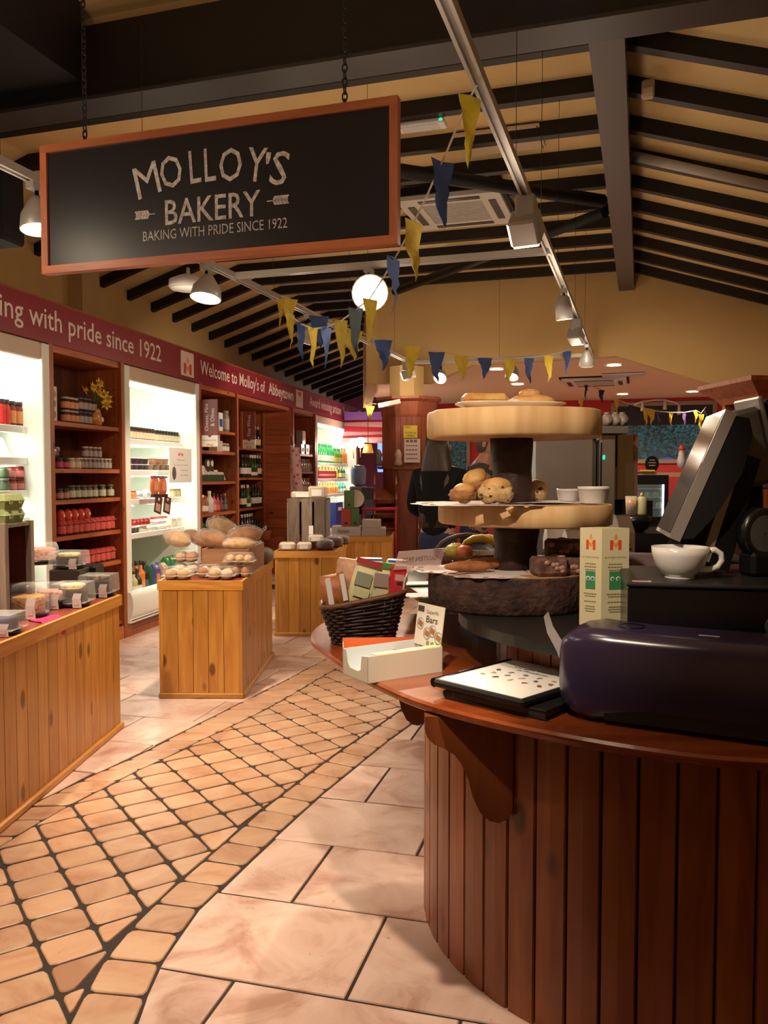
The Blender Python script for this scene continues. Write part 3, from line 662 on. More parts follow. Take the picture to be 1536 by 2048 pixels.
# ================================================================== SHELVING RUN ON THE LEFT WALL
M_fasc = mat('fascia_red', (.27, .018, .036), .38, var=.15, vs_=1.5)
M_frin = mat('fridge_liner', (.80, .85, .74), .5)
M_tube = mat('fridge_tube', (1, 1, 1), .5, emit=(1.0, .98, .88), es=16)
S = lambda px, py=950, n=0: wl(px, py, n)[0]
Z = lambda px, py, n=0: wl(px, py, n)[1]
# ---- fascia
FS0, FS1 = -2.7, S(722)
fa = thing('fascia_sign', 'long dark red shop fascia with white lettering along the top of the shelves', 'sign', WS(0, 0, 2.35), WA)
cuts = [FS0, S(258, 700), S(492, 800), S(650, 830), FS1]
for a, b_ in zip(cuts, cuts[1:]): MB().box(-.03, .02, a+.002, b_-.002, 0, .30).obj('fascia_panel', M_fasc, fa)
MB().box(-.42, .0, FS0, FS1, .30, .32).obj('top_board', M_oran, fa)
M_let = mat('fascia_letter', (.78, .70, .64), .6)
g = MB()
for body, p0, p1, h, off in (("Baking with pride since 1922", None, 321, .20, .006), ("Welcome to Molloy's of", 399, 528, .20, .008), ("Abbeytown", 535, 585, .20, .018), ("Award winning artisan", 617, 680, .20, .006), ("bakery", 685, 708, .20, .018)):
    s0 = S(p0) if p0 else -1.78; s1 = S(p1); v, f = fit(body, s1-s0, h, off); g = MB(); g.add(v, f, 0, False, FACE_X(.0215, (s0+s1)/2, .15)); g.obj('lettering', M_let, fa)
for p0, p1 in ((360, 385), (590, 603), (714, 722)):
    a, b_ = S(p0), S(p1); o = MB().box(.02, .026, a, b_, .035, .275).obj('logo_panel', mat('logo_ground', (.78, .66, .60), .6), fa)
    if p0 != 590: logo(o, FACE_X(.0272, (a+b_)/2, .14), (b_-a)*.62, .17)
    else:
        k = MB(); k.add([(.0272, a+.06, .25), (.0272, b_-.06, .25), (.0272, (a+b_)/2, .17)], [(0, 1, 2)]); k.obj('emblem', M_logor, o)
# ---- wooden bays
def bay(label, s0, s1, shelf_z, depth=.40, n0=0.0, name='shelf_unit', back='dark'):
    t = thing(name, label, 'shelving', WS(s0, n0), WA); w = s1-s0; p = .055
    for y in (0, w-.03): MB().box(-depth, -.0, y, y+.03, 0, 2.35).obj('side_panel', M_oran, t)
    for y in (0, w-p): MB().box(-.005, .02, y, y+p, 0, 2.35).obj('front_post', M_oran, t)
    nb = max(3, int(w/.13))
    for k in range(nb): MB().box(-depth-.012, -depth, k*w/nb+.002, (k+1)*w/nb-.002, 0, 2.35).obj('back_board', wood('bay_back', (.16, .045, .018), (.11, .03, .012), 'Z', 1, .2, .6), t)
    MB().box(-depth, .0, .03, w-.03, 2.30, 2.35).obj('head_rail', M_orany, t); MB().box(-.02, .015, p, w-p, 0, .11).obj('plinth', M_orany, t)
    for z in shelf_z: MB().box(-depth, -.005, .03, w-.03, z-.032, z).obj('shelf', M_orany, t)
    for y in (.032, w-.0375):
        g = MB()
        for k in range(28): g.lathe([(.004, 0), (.004, .0055)], 6, 0, FR((-.06, y, .3+.07*k), (1, 0, 0), (0, 0, 1), (0, 1, 0)))
        g.obj('peg_holes', M_gloss, t)
    return t
b1z = [Z(170, 848), Z(170, 938), Z(170, 998), Z(170, 1068), Z(170, 1134), .16]
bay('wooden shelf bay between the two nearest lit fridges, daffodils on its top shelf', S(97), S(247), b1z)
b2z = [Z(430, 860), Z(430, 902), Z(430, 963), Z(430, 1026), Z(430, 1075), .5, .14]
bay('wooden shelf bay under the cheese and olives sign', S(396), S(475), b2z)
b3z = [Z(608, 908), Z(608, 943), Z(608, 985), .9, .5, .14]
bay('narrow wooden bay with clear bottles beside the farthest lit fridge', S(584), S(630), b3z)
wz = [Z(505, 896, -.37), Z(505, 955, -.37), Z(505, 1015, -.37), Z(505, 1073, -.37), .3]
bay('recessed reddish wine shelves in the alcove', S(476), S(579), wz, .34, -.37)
# alcove side wall of horizontal boards, standing on the far side of the wine shelves
t = thing('alcove_panel', 'reddish side panel of horizontal pine boards beside the wine shelves', 'panel', WS(S(580), -.37), WA)
MB().box(0, .37, .012, .03, 0, 2.35).obj('backing', M_oran, t)
M_orx = wood('orange_pine_across', (.40, .10, .03), (.27, .055, .016), 'X', .8, .35, .45, .1, spread=.2)
for k in range(18): MB().box(.002, .368, 0, .012, .002+k*.1305, .1285+k*.1305).obj('board', M_orx, t)
t = thing('alcove_panel', 'soffit board above the wine alcove below the fascia', 'panel', WS(S(476), 0, 2.28), WA); MB().box(-.365, 0, .01, S(579)-S(476)-.01, .02, .065).obj('board', M_orany, t)
# ---- open fridges
def fridge(label, s0, s1, zs, power, bz0=.26, bz1=.52, lip=.035, col=(1.0, .98, .86)):
    t = thing('display_fridge', label, 'fridge', WS(s0, 0), WA); w = s1-s0; D = .78; e = .085
    MB().box(-D, -D+.03, 0, w, .1, 2.34).obj('back_panel', M_frin, t)
    for y in (0, w-e*.35): MB().box(-D, .0, y, y+e*.35, .1, 2.34).obj('side_panel', M_frin, t)
    for y in (0, w-e): MB().box(.0, .025, y, y+e, .12, 2.34, 0, None, .006).obj('front_post', M_frid, t)
    MB().box(-.04, .012, e, w-e, 2.22, 2.345, 0, None, .008).obj('canopy', mat('canopy_cream', (.62, .52, .40), .5), t)
    MB().box(-D+.03, -.04, .03, w-.03, 2.305, 2.335).obj('roof', M_frin, t)
    MB().box(-.30, -.04, .06, w-.06, 2.24, 2.26).obj('light_housing', mat('housing_grey', (.35, .35, .33), .4), t)
    MB().tube([(-.15, .1, 2.215), (-.15, w-.1, 2.215)], .018, 8).obj('light_tube', M_tube, t)
    for z in zs:
        MB().box(-D+.03, -.16, .03, w-.03, z-.02, z).obj('shelf', M_frid, t)
        o = MB().box(-.165, -.145, .03, w-.03, z-.045, z+.006, 0, None, .004).obj('price_rail', M_white, t)
        for y in (w*.33, w*.66): MB().box(-D+.05, -.18, y-.006, y+.006, z-.06, z-.02).obj('bracket', M_frid, t)
    for k in range(3): MB().box(-D+.03, -D+.045, w*(k+.5)/3-.015, w*(k+.5)/3+.015, .5, 2.2).obj('upright', M_frin, t)
    prof = [(-.2, bz0), (.045, bz0), (.06, bz0+.03), (.075, bz0+.1), (.07, bz1-.06), (.05, bz1-.01), (.02, bz1), (-.02, bz1-.02), (-.2, bz1-.05)]
    MB().loft([[(x, y, z) for x, z in prof] for y in (.0, w)], 0, True).obj('bumper', M_frid, t)
    MB().box(-D+.03, -.02, .03, w-.03, .34, bz1-.08).obj('deck', M_frid, t)
    o = MB().box(-.1, .045, 0, w, .12, bz0).obj('lower_panel', M_frid, t)
    for k in range(3): MB().box(.045, .048, .02, w-.02, bz0-.02-.035*k, bz0-.012-.035*k).obj('groove', M_gloss, o)
    MB().box(-.3, .02, 0, w, 0, .12).obj('plinth', M_oran, t)
    L_ = lamp('AREA', (0, 0, 0), None, power*.45, col, w-.2, sy=.10); L_.data.shape = 'RECTANGLE'; L_.data.size = .12; L_.data.size_y = w-.2
    L_.parent = t; L_.location = (-.17, w/2, 2.19); L_.rotation_euler = (0, R(25), 0)
    # lamps under each shelf
    for z in zs[:-1]:
        L2 = lamp('AREA', (0, 0, 0), None, power*.28, col, .06); L2.data.shape = 'RECTANGLE'; L2.data.size = .05; L2.data.size_y = w-.2; L2.parent = t; L2.location = (-.19, w/2, z-.05); L2.rotation_euler = (0, R(22), 0)
        MB().tube([(-.20, .1, z-.034), (-.20, w-.1, z-.034)], .010, 6).obj('light_tube', mat('fridge_tube_small', (1, 1, 1), .5, emit=(1.0, .98, .88), es=6), t)
    return t
faz = [Z(50, 850), Z(50, 915), Z(50, 983), Z(50, 1040), Z(50, 1110)]
fridge('nearest lit open fridge at the left edge of the picture', -2.7, S(97), faz, 8.5)
fbz = [Z(315, 880), Z(315, 941), Z(315, 999), Z(315, 1066)]
fridge('lit open fridge in the middle with the white notice, jars and juice', S(247), S(396), fbz, 9.5, Z(300, 1222), Z(300, 1170))
fcz = [Z(665, 926), Z(665, 958), Z(665, 990), Z(665, 1022)]
fridge('farthest lit open fridge with green drink bottles', S(630), S(712), fcz, 12)
t = thing('end_post', 'slim orange wood post closing the far end of the shelving', 'post', WS(S(712), 0), WA); MB().box(-.78, .03, 0, .12, 0, 2.35).obj('post', M_oran, t); MB().box(-.78, .036, -.004, .124, 0, .1).obj('plinth', M_orany, t)
# ---- projecting section signs
M_mar = mat('sign_maroon', (.20, .045, .04), .5); M_sgw = mat('sign_cream', (.72, .68, .62), .5)
def flag_sign(label, px, py0, py1, wpx, lines, dim=1.0):
    s = S(px+wpx*.2); z1, z0 = Z(px, py0), Z(px, py1); d = WS(s).y; w = wpx*d/FPX*1.02; h = z1-z0
    t = thing('section_sign', label, 'sign', WS(s, .03, z0), WA)
    MB().box(0, w, -.008, .008, h*.24, h).obj('panel', M_mar, t); MB().box(0, w, -.008, .008, 0, h*.24).obj('foot_panel', M_sgw, t)
    MB().add([(w*.35, -.0095, h*.24), (w*.65, -.0095, h*.24), (w*.5, -.0095, h*.19)], [(0, 2, 1)]).obj('emblem', M_mar, t)
    g = MB(); v, f = fit("MOLLOYS", w*.8, h*.035); g.add(v, f, 0, False, FACE_NY(w*.5, -.0095, h*.135)); g.obj('brand_lettering', M_mar, t)
    g = MB(); n = len(lines)
    for i, (b_, ln) in enumerate(lines):
        v, f = fit(b_, h*ln, w*.24 if n > 1 else w*.28); g.add(v, f, 0, False, FR((w*(.5+(i-(n-1)/2)*.36), -.0095, h*.62), (0, 0, 1), (-1, 0, 0), (0, -1, 0)))
    g.obj('lettering', M_sgw, t); k = MB(); k.add([(w*.3, -.0095, 0), (w*.5, -.0095, h*.05), (w*.7, -.0095, 0), (w*.7, -.0095, h*.07), (w*.5, -.0095, h*.03), (w*.3, -.0095, h*.07)], [(0, 1, 4, 5), (1, 2, 3, 4)]); k.obj('mark', M_logoo, t)
    MB().box(-.03, 0, -.02, .02, 0, h).obj('bracket', M_oran, t)
flag_sign('maroon sign reading Cheese, Pâté and Olives', 393, 798, 893, 33, [("Cheese, Pâté", .58), ("& Olives", .38)])
flag_sign('darker maroon sign reading Fine Wines in the alcove', 477, 822, 897, 25, [("Fine Wines", .55)])
# ================================================================== GOODS ON THE SHELVES
def C(r, g, b, rough=.4, **k):
    nm = 'c_%02x%02x%02x_%d' % (int(r*255), int(g*255), int(b*255), int(rough*100)); return mat(nm, (r, g, b), rough, **k)
PROTO = {}
def proto(key, parts):                          # parts: [(name, MB, material)]
    if key not in PROTO: PROTO[key] = [(n, m.mesh(n, mt)) for n, m, mt in parts]
    return PROTO[key]
def place(pr, name, label, cat, loc, rz=0, group=None, rot=None, sc=None):
    if len(pr) == 1: o = put(pr[0][1], name, None, loc, rz, rot, sc); return tag(o, label, cat, group)
    t = thing(name, label, cat, loc, rz, group, rot)
    if sc: t.scale = (sc, sc, sc)
    for n, me in pr: put(me, n, t)
    return t
def jar(r, h, body, lab, lid, lidh=.16, seg=14, cloth=False):
    k = ('jar', r, h, body.name, lab.name if lab else 0, lid.name, cloth)
    if k in PROTO: return PROTO[k]
    hb = h*(1-lidh); b_ = MB().lathe([(r*.9, 0), (r, .006), (r, hb*.84), (r*.82, hb*.95), (r*.8, hb)], seg)
    P_ = [('glass', b_, body)]
    if cloth:
        l = MB(); rings = []
        for rr, z in ((.002, h), (r*.85, h*.995), (r*.92, hb), (r*1.18, hb*.84)):
            rings.append([(rr*(1+(.10 if z < hb*.9 else 0)*(-1)**q)*math.cos(math.tau*q/seg), rr*(1+(.10 if z < hb*.9 else 0)*(-1)**q)*math.sin(math.tau*q/seg), z-(.006*(q % 2) if z < hb*.9 else 0)) for q in range(seg)])
        l.loft(rings, 0, False, None, False); P_.append(('cloth_cover', l, lid))
    else: P_.append(('lid', MB().lathe([(r*.88, hb), (r*.90, hb+.002), (r*.90, h-.003), (r*.84, h)], seg), lid))
    if lab: P_.append(('label', MB().lathe([(r*1.012, hb*.16), (r*1.012, hb*.74)], seg, 0, None, True, False), lab))
    return proto(k, P_)
def bottle(r, h, body, lab, cap, shoulder=.58, neck=.36, lab0=.12, lab1=.42, seg=12, capn='cap'):
    k = ('bot', r, h, body.name, lab.name if lab else 0, cap.name, shoulder)
    if k in PROTO: return PROTO[k]
    P_ = [('glass', MB().lathe([(r*.88, 0), (r, .006), (r, h*shoulder), (r*.86, h*(shoulder+.06)), (r*neck*1.1, h*(shoulder+.17)), (r*neck, h*.92)], seg), body),
          (capn, MB().lathe([(r*neck*1.12, h*.86), (r*neck*1.15, h*.865), (r*neck*1.15, h*.995), (r*neck, h)], seg), cap)]
    if lab: P_.append(('label', MB().lathe([(r*1.012, h*lab0), (r*1.012, h*lab1)], seg, 0, None, True, False), lab))
    return proto(k, P_)
def carton(w, d, h, body, lab, top=None, gable=False):
    k = ('car', w, d, h, body.name, lab.name if lab else 0, gable)
    if k in PROTO: return PROTO[k]
    m = MB()
    if gable: m.loft([[(x, y, z) for x, y in ((-d/2, -w/2), (d/2, -w/2), (d/2, w/2), (-d/2, w/2))] for z in (0, h*.82)], 0, False); m.loft([[(-d/2, -w/2, h*.82), (d/2, -w/2, h*.82), (d/2, w/2, h*.82), (-d/2, w/2, h*.82)], [(-.003, -w/2, h), (.003, -w/2, h), (.003, w/2, h), (-.003, w/2, h)]], 0, False)
    else: m.box(-d/2, d/2, -w/2, w/2, 0, h, 0, None, .003)
    P_ = [('carton', m, body)]
    if lab: P_.append(('label', MB().box(d/2, d/2+.001, -w*.36, w*.36, h*.25, h*.66), lab))
    if gable: P_.append(('cap', MB().lathe([(.012, 0), (.012, .012)], 10, 0, FR((d*.25, 0, h*.9), (0, 1, 0), (0, 0, 1), (1, 0, 0))), top or M_white))
    return proto(k, P_)
ORD = ['first', 'second', 'third', 'fourth', 'fifth', 'sixth', 'seventh', 'eighth', 'ninth', 'tenth', 'eleventh', 'twelfth']
def row(pr, name, label, cat, px0, px1, cnt, n, z, group=None, rz=0, jit=.004, spin=True):
    """cnt things between two picture columns on the shelf at height z"""
    s0, s1 = S(px0, 950, n), S(px1, 950, n)
    for k in range(cnt):
        s = s0 if cnt == 1 else s0 + (s1-s0)*k/(cnt-1)
        pre = '' if cnt == 1 else ('leftmost ' if k == 0 else 'rightmost ' if k == cnt-1 else ORD[k]+'-from-left ')
        place(pr, name, pre+label, cat, WS(s, n+random.uniform(-jit, jit), z+.0005), WA+rz+(random.uniform(-.25, .25) if spin else 0), group if cnt > 1 or group else None)
blk, cream, wht = C(.03, .025, .025), C(.72, .62, .42, .6), C(.78, .76, .72, .6)
dkred, red, dred = C(.12, .01, .01), C(.55, .025, .015), C(.30, .01, .01)
org, orgl = C(.75, .22, .03), C(.70, .30, .12, .6)
redl, pinkl = C(.60, .10, .08, .6), C(.62, .30, .28, .6)
brown, green, dgreen = C(.06, .03, .015), C(.04, .28, .06), C(.02, .06, .015)
silver = C(.5, .48, .45, .3, metal=.6); yell = C(.70, .55, .08); blue = C(.03, .10, .40)
G = faz
# -- nearest fridge (shelf fronts at n=-.16)
row(jar(.036, .185, red, C(.70, .03, .03, .6), blk), 'sauce_jar', 'tall bright red sauce jar, left end of top shelf, nearest fridge', 'jar', 3, 11, 2, -.21, G[0], 'bright red jars in the nearest fridge')
row(jar(.036, .180, C(.22, .03, .015), C(.72, .30, .10, .6), blk), 'sauce_jar', 'tall dark red tomato-label jar on top shelf of the nearest fridge', 'jar', 24, 39, 2, -.21, G[0], 'dark red tomato jars in the nearest fridge')
row(jar(.038, .120, C(.3, .08, .02), C(.75, .35, .08, .6), blk), 'relish_jar', 'short jar with an orange label on the top shelf of the nearest fridge', 'jar', 51, 51, 1, -.21, G[0])
row(jar(.040, .118, C(.6, .12, .08), wht, silver), 'relish_jar', 'short white-labelled red jar on the top shelf of the nearest fridge', 'jar', 62, 75, 2, -.21, G[0], 'white-labelled jars in the nearest fridge')
t = thing('food_box', 'brown and white printed box on the second shelf of the nearest fridge', 'box', WS(S(5), -.22, G[1]), WA)
MB().box(-.03, .03, -.12, .03, 0, .135, 0, None, .004).obj('carton', C(.16, .05, .03, .6), t)
for z in (.035, .09): MB().box(.0302, .031, -.11, .02, z, z+.03).obj('print_band', cream, t)
place(bottle(.055, .2, wht, cream, wht, .5, .5), 'milk_bottle', 'rounded white bottle on the second shelf of the nearest fridge', 'bottle', WS(S(16), -.25, G[1]), WA)
def tray(label, px, n, z, w, h, m, name='food_tray', lean=.5):
    t = thing(name, label, 'food pack', WS(S(px), n, z), WA, None); Mx = Matrix.Rotation(-lean, 4, 'Y')
    MB().box(-.012, .012, -w/2, w/2, 0, h, 0, Mx, .01).obj('tray', m, t); MB().box(.012, .0135, -w*.42, w*.42, h*.08, h*.92, 0, Mx).obj('film', C(.7, .7, .7, .15), t); MB().box(.0136, .0145, -w*.2, w*.1, h*.55, h*.8, 0, Mx).obj('label', pinkl, t)
tray('small white tray pack leaning on the second shelf of the nearest fridge', 37, -.22, G[1], .17, .12, C(.55, .52, .52)); tray('large white tray pack leaning on the second shelf of the nearest fridge', 64, -.24, G[1], .24, .17, C(.75, .75, .76))
jr = jar(.043, .088, C(.25, .02, .015), C(.66, .25, .22, .6), C(.15, .02, .02)); jg = jar(.043, .088, C(.04, .07, .03), C(.10, .16, .08, .6), C(.2, .2, .2))
for lv in (0, 1):
    row(jr, 'chutney_jar', ('lower', 'upper')[lv]+'-layer red and white jar in the stack of the nearest fridge', 'jar', 20, 53, 3, -.21, G[2]+.09*lv, 'stacked red jars in the nearest fridge')
    row(jg, 'pickle_jar', ('lower', 'upper')[lv]+' dark green jar at the left end of the stacked jars, nearest fridge', 'jar', 5, 5, 1, -.21, G[2]+.09*lv, 'stacked green jars in the nearest fridge')
row(jar(.04, .11, C(.25, .25, .04), None, silver), 'olive_jar', 'jar of green olives beside the stacked red jars in the nearest fridge', 'jar', 66, 66, 1, -.21, G[2]); row(jar(.04, .12, C(.35, .33, .1), cream, wht), 'olive_jar', 'cream-labelled olive jar against the right post of the nearest fridge', 'jar', 78, 78, 1, -.21, G[2])
# -- first wooden bay
b = b1z
t = thing('gift_box', 'tall white window box of preserves at the left of the top wooden shelf', 'gift box', WS(S(119), -.06, b[0]), WA)
MB().box(-.04, .02, -.05, .05, 0, .26, 0, None, .004).obj('carton', wht, t)
for z in (.05, .13, .20): MB().lathe([(.028, 0), (.028, .004)], 14, 0, FR((.021, 0, z), (0, 1, 0), (0, 0, 1), (1, 0, 0))).obj('window', C(.35, .18, .10), t)
j1 = jar(.036, .098, C(.05, .015, .01), orgl, C(.45, .42, .38)); j2 = jar(.036, .105, C(.03, .015, .02), C(.40, .34, .28, .6), C(.06, .07, .12))
for lv in (0, 1):
    row(j1, 'honey_jar', ('lower', 'upper')[lv]+'-layer dark jar with an orange label on the top wooden shelf', 'jar', 132, 151, 3, -.07, b[0]+.1*lv, 'orange-labelled jars beside the gift box')
    row(j2, 'syrup_jar', ('lower', 'upper')[lv]+'-layer dark jar with a blue-black lid beside the daffodil vase', 'jar', 160, 186, 4, -.07, b[0]+.107*lv, 'dark jars beside the vase')
t = thing('flower_vase', 'round amber glass vase of yellow daffodils on the top wooden shelf', 'vase', WS(S(205), -.06, b[0]), WA)
MB().lathe([(.035, 0), (.055, .01), (.062, .05), (.05, .10), (.042, .125), (.048, .14)], 16).obj('vase', C(.55, .22, .04, .2), t); MB().lathe([(.02, 0), (.02, .002)], 12, 0, FR((.0615, .01, .05), (0, 1, 0), (0, 0, 1), (1, 0, 0))).obj('sticker', cream, t)
for k, (dy, dz, dx) in enumerate(((-.16, .27, .0), (-.10, .30, .04), (-.05, .25, .06), (.02, .30, .0), (.05, .22, .08), (.10, .26, .03), (.14, .22, .02), (.0, .17, .10), (-.02, .34, .05))):
    MB().tube([(0, 0, .10), (dx*.5, dy*.4, dz*.8), (dx, dy, dz)], .004, 5).obj('stem', C(.06, .16, .02), t)
    f = MB()
    for p in range(6):
        a = math.tau*p/6; f.add([(0, 0, 0), (.03*math.cos(a-.4), .03*math.sin(a-.4), .008), (.052*math.cos(a), .052*math.sin(a), .012), (.03*math.cos(a+.4), .03*math.sin(a+.4), .008)], [(0, 1, 2, 3)])
    f.lathe([(.010, 0), (.014, .02), (.020, .032)], 8, 1, None, True, False)
    o = f.obj('daffodil', [C(.75, .58, .06, .6), C(.75, .42, .03, .6)], t, (dx, dy, dz)); o.rotation_euler = (random.uniform(-.5, .5), R(70)+random.uniform(-.4, .4), random.uniform(-.6, .6))
t = thing('foil_bag', 'crumpled silver foil bag at the left of the second wooden shelf', 'bag', WS(S(122), -.10, b[1]+.085), WA)
MB().ball((0, 0, .045), .05, .10, .05, 14, 8, 0, None, lambda d: 1+.15*math.sin(9*d.x+4*d.y)+.12*math.sin(11*d.z+7*d.y)).obj('bag', C(.5, .45, .5, .25, metal=.7), t); MB().box(-.01, .01, .07, .13, .05, .08).obj('seam', C(.5, .45, .5, .25, metal=.7), t)
row(jar(.034, .08, C(.06, .02, .02), C(.55, .08, .18, .6), blk), 'spread_jar', 'dark jar with a pink label below the foil bag', 'jar', 118, 130, 2, -.07, b[1], 'pink-labelled jars')
row(jar(.034, .085, C(.5, .38, .2), cream, C(.6, .5, .3)), 'mustard_jar', 'cream-coloured jar beside the pink-labelled jars on the second wooden shelf', 'jar', 142, 153, 2, -.07, b[1], 'cream jars')
jh = jar(.026, .09, C(.14, .08, .05, .2), C(.42, .38, .34, .6), C(.55, .5, .45, .3))
row(jh, 'herb_jar', 'small glass herb jar in the front row of the second wooden shelf', 'jar', 162, 217, 8, -.07, b[1], 'herb jars'); row(jh, 'herb_jar', 'small glass herb jar stacked on top of the herb jar row', 'jar', 170, 198, 4, -.08, b[1]+.091, 'upper herb jars')
row(jar(.032, .085, C(.05, .02, .02), C(.50, .28, .2, .6), blk), 'relish_jar', 'small dark jar with a pinkish label at the left of the third wooden shelf', 'jar', 117, 130, 2, -.06, b[2], 'pinkish-labelled jars')
jw = jar(.037, .108, C(.025, .02, .012), C(.55, .55, .42, .6), C(.10, .09, .05))
row(jw, 'sauce_jar', 'dark jar with a pale green-white label in the third wooden shelf row', 'jar', 140, 186, 5, -.07, b[2], 'white-labelled dark jars'); row(jw, 'sauce_jar', 'dark jar with a pale label, right-hand pair on the third wooden shelf', 'jar', 203, 219, 2, -.07, b[2], 'pair of white-labelled jars')
jj = jar(.038, .115, C(.08, .01, .01), redl, C(.50, .05, .05, .8), .12, 14, True)
row(jj, 'jam_jar', 'jam jar with a red cloth cover on the fourth wooden shelf', 'jar', 120, 220, 10, -.07, b[3], 'cloth-topped jam jars, fourth shelf'); row(jj, 'jam_jar', 'jam jar with a red cloth cover on the fifth wooden shelf', 'jar', 120, 220, 10, -.07, b[4], 'cloth-topped jam jars, fifth shelf')
tin = proto('redtin', [('body', MB().lathe([(.028, 0), (.031, .004), (.031, .055), (.027, .07), (.012, .082), (.002, .084)], 14), C(.62, .05, .03)), ('label', MB().lathe([(.014, 0), (.014, .002)], 12, 0, FR((.0312, 0, .038), (0, 1, 0), (0, 0, 1), (1, 0, 0))), cream)])
row(tin, 'jelly_pot', 'round red pot standing on the cloth-topped jam jars', 'pot', 120, 171, 5, -.07, b[3]+.1155, 'red pots on the jam jars', 0, .002, False)
row(jar(.036, .1, C(.1, .03, .03), pinkl, C(.4, .2, .2)), 'jam_jar', 'jar low down on the bottom shelf of the first wooden bay', 'jar', 150, 222, 6, -.07, b[5], 'jars on the bottom shelf')
# -- middle fridge
f_ = fbz
row(jar(.034, .12, C(.06, .015, .01), cream, blk), 'jam_jar', 'cream-labelled dark jar in the left row, top shelf, middle fridge', 'jar', 254, 303, 9, -.21, f_[0], 'left row of jars in the middle fridge'); row(jar(.034, .115, C(.03, .02, .015), C(.65, .6, .38, .6), blk), 'jam_jar', 'yellow-labelled dark jar in the right row, top shelf, middle fridge', 'jar', 313, 352, 8, -.21, f_[0], 'right row of jars in the middle fridge')
row(jar(.034, .095, C(.5, .45, .2), C(.72, .68, .5, .6), C(.35, .3, .15)), 'dressing_jar', 'small pale yellow jar, right end of top shelf, middle fridge', 'jar', 357, 381, 5, -.21, f_[0], 'pale yellow jars')
tub = lambda m, l: proto(('tub', m.name, l.name), [('tub', MB().lathe([(.036, 0), (.042, .048), (.044, .05)], 14), m), ('lid', MB().lathe([(.045, .05), (.045, .056), (.04, .058)], 14), l)])
for lv in (0, 1): row(tub(C(.06, .03, .03), C(.55, .55, .6)), 'berry_tub', ('lower', 'upper')[lv]+'-layer dark tub with silver lid, second shelf of the middle fridge', 'tub', 256, 288, 4, -.21, f_[1]+.06*lv, 'dark tubs in the middle fridge')
row(tub(C(.35, .22, .12), C(.2, .16, .1)), 'dip_tub', 'brown dip tub in the middle of the second shelf of the middle fridge', 'tub', 298, 332, 4, -.21, f_[1], 'dip tubs'); row(tub(C(.6, .25, .15), C(.12, .1, .08)), 'dip_tub', 'reddish dip tub stacked on the brown dip tubs', 'tub', 305, 328, 3, -.21, f_[1]+.06, 'upper dip tubs')
# notice sheet
t = thing('price_notice', 'white printed notice with a small red logo hanging in the middle fridge', 'notice', WS(S(360, 930, .03), .035, Z(360, 965)), WA); w_, h_ = S(382)-S(338), Z(360, 897)-Z(360, 965)
MB().box(0, .004, -w_/2, w_/2, 0, h_).obj('sheet', M_paper, t); logo(t, FACE_X(.0045, 0, h_*.84), w_*.2, h_*.13)
g = MB()
for i, (b_, wd) in enumerate((("Olives", .35), ("& tapenades", .62), ("fund", .28), ("4.99", .36))):
    v, f = fit(b_, w_*wd, h_*.055); g.add(v, f, 0, False, FACE_X(.0045, w_*(.0 if i < 2 else .15), h_*(.66-.15*i)))
g.obj('printing', C(.3, .3, .3, .7), t); k = MB(); k.lathe([(w_*.09, 0), (w_*.09, .001)], 8, 0, FR((.0042, -w_*.3, h_*.27), (0, 1, 0), (0, 0, 1), (1, 0, 0)) @ Matrix.Diagonal((1, 1.5, 1, 1))); k.obj('jar_picture', C(.1, .1, .1, .7), t)
row(jar(.036, .085, orgl, orgl, C(.3, .12, .05)), 'soup_pot', 'orange pot at the left of the third shelf of the middle fridge', 'pot', 254, 265, 3, -.21, f_[2], 'orange pots')
def pillow(label, px, n, z, w, h, m, cat='food pack', name='food_packet', pr=None):
    t = thing(name, label, cat, WS(S(px, 950, n), n, z), WA)
    MB().ball((0, 0, h/2), .03, w/2, h/2, 14, 10, 0, None, lambda d: 1+.06*math.sin(8*d.y+5*d.z)).obj('packet', m, t)
    MB().box(-.004, .004, -w*.36, w*.36, h*.93, h*1.04).obj('seal', m, t)
    if pr: MB().box(.028, .031, -w*.2, w*.2, h*.3, h*.68).obj('print', pr, t)
for i, (px, w, h) in enumerate(((276, .15, .075), (291, .16, .085), (303, .13, .07))): pillow(('left', 'middle', 'right')[i]+' white wrapped packet among the three on the third shelf of the middle fridge', px, -.22, f_[2], w, h, C(.75, .75, .74), 'food pack', 'food_packet', C(.6, .6, .62))
for i, px in enumerate((309, 325)):
    t = thing('snack_bag', ('left', 'right')[i]+' orange and black snack bag hung at the front of the middle fridge', 'bag', WS(S(px, 970, 0), .0, Z(px, 993)), WA)
    w = .16; h = .185; MB().ball((0, 0, h/2), .02, w/2, h*.56, 12, 8, 0, None, lambda d: 1.0+.12*abs(d.y*d.z)).obj('bag', C(.55, .14, .04), t); MB().box(.018, .021, -w*.25, w*.25, h*.3, h*.75).obj('print', C(.65, .3, .2), t); MB().box(-.006, .022, -w*.42, w*.42, -.005, h*.12).obj('base_band', blk, t); MB().box(-.006, .018, -w*.42, w*.42, h*.93, h*1.03).obj('top_band', C(.15, .08, .25), t)
for i, px in enumerate((316, 334)):
    t = thing('recipe_card', ('left', 'right')[i]+' dark photo card clipped below the orange snack bags', 'card', WS(S(px-4, 1010, 0), .01, Z(px, 1026)), WA); sh_ = Matrix.Rotation(R(-14), 4, 'X')
    MB().box(0, .004, -.07, .07, 0, .16, 0, sh_).obj('card', C(.10, .04, .03, .4), t); MB().box(.0042, .005, -.045, .045, .02, .09, 0, sh_).obj('photo', C(.55, .38, .28), t); MB().box(.0042, .005, -.015, .015, .12, .145, 0, sh_).obj('badge', wht, t)
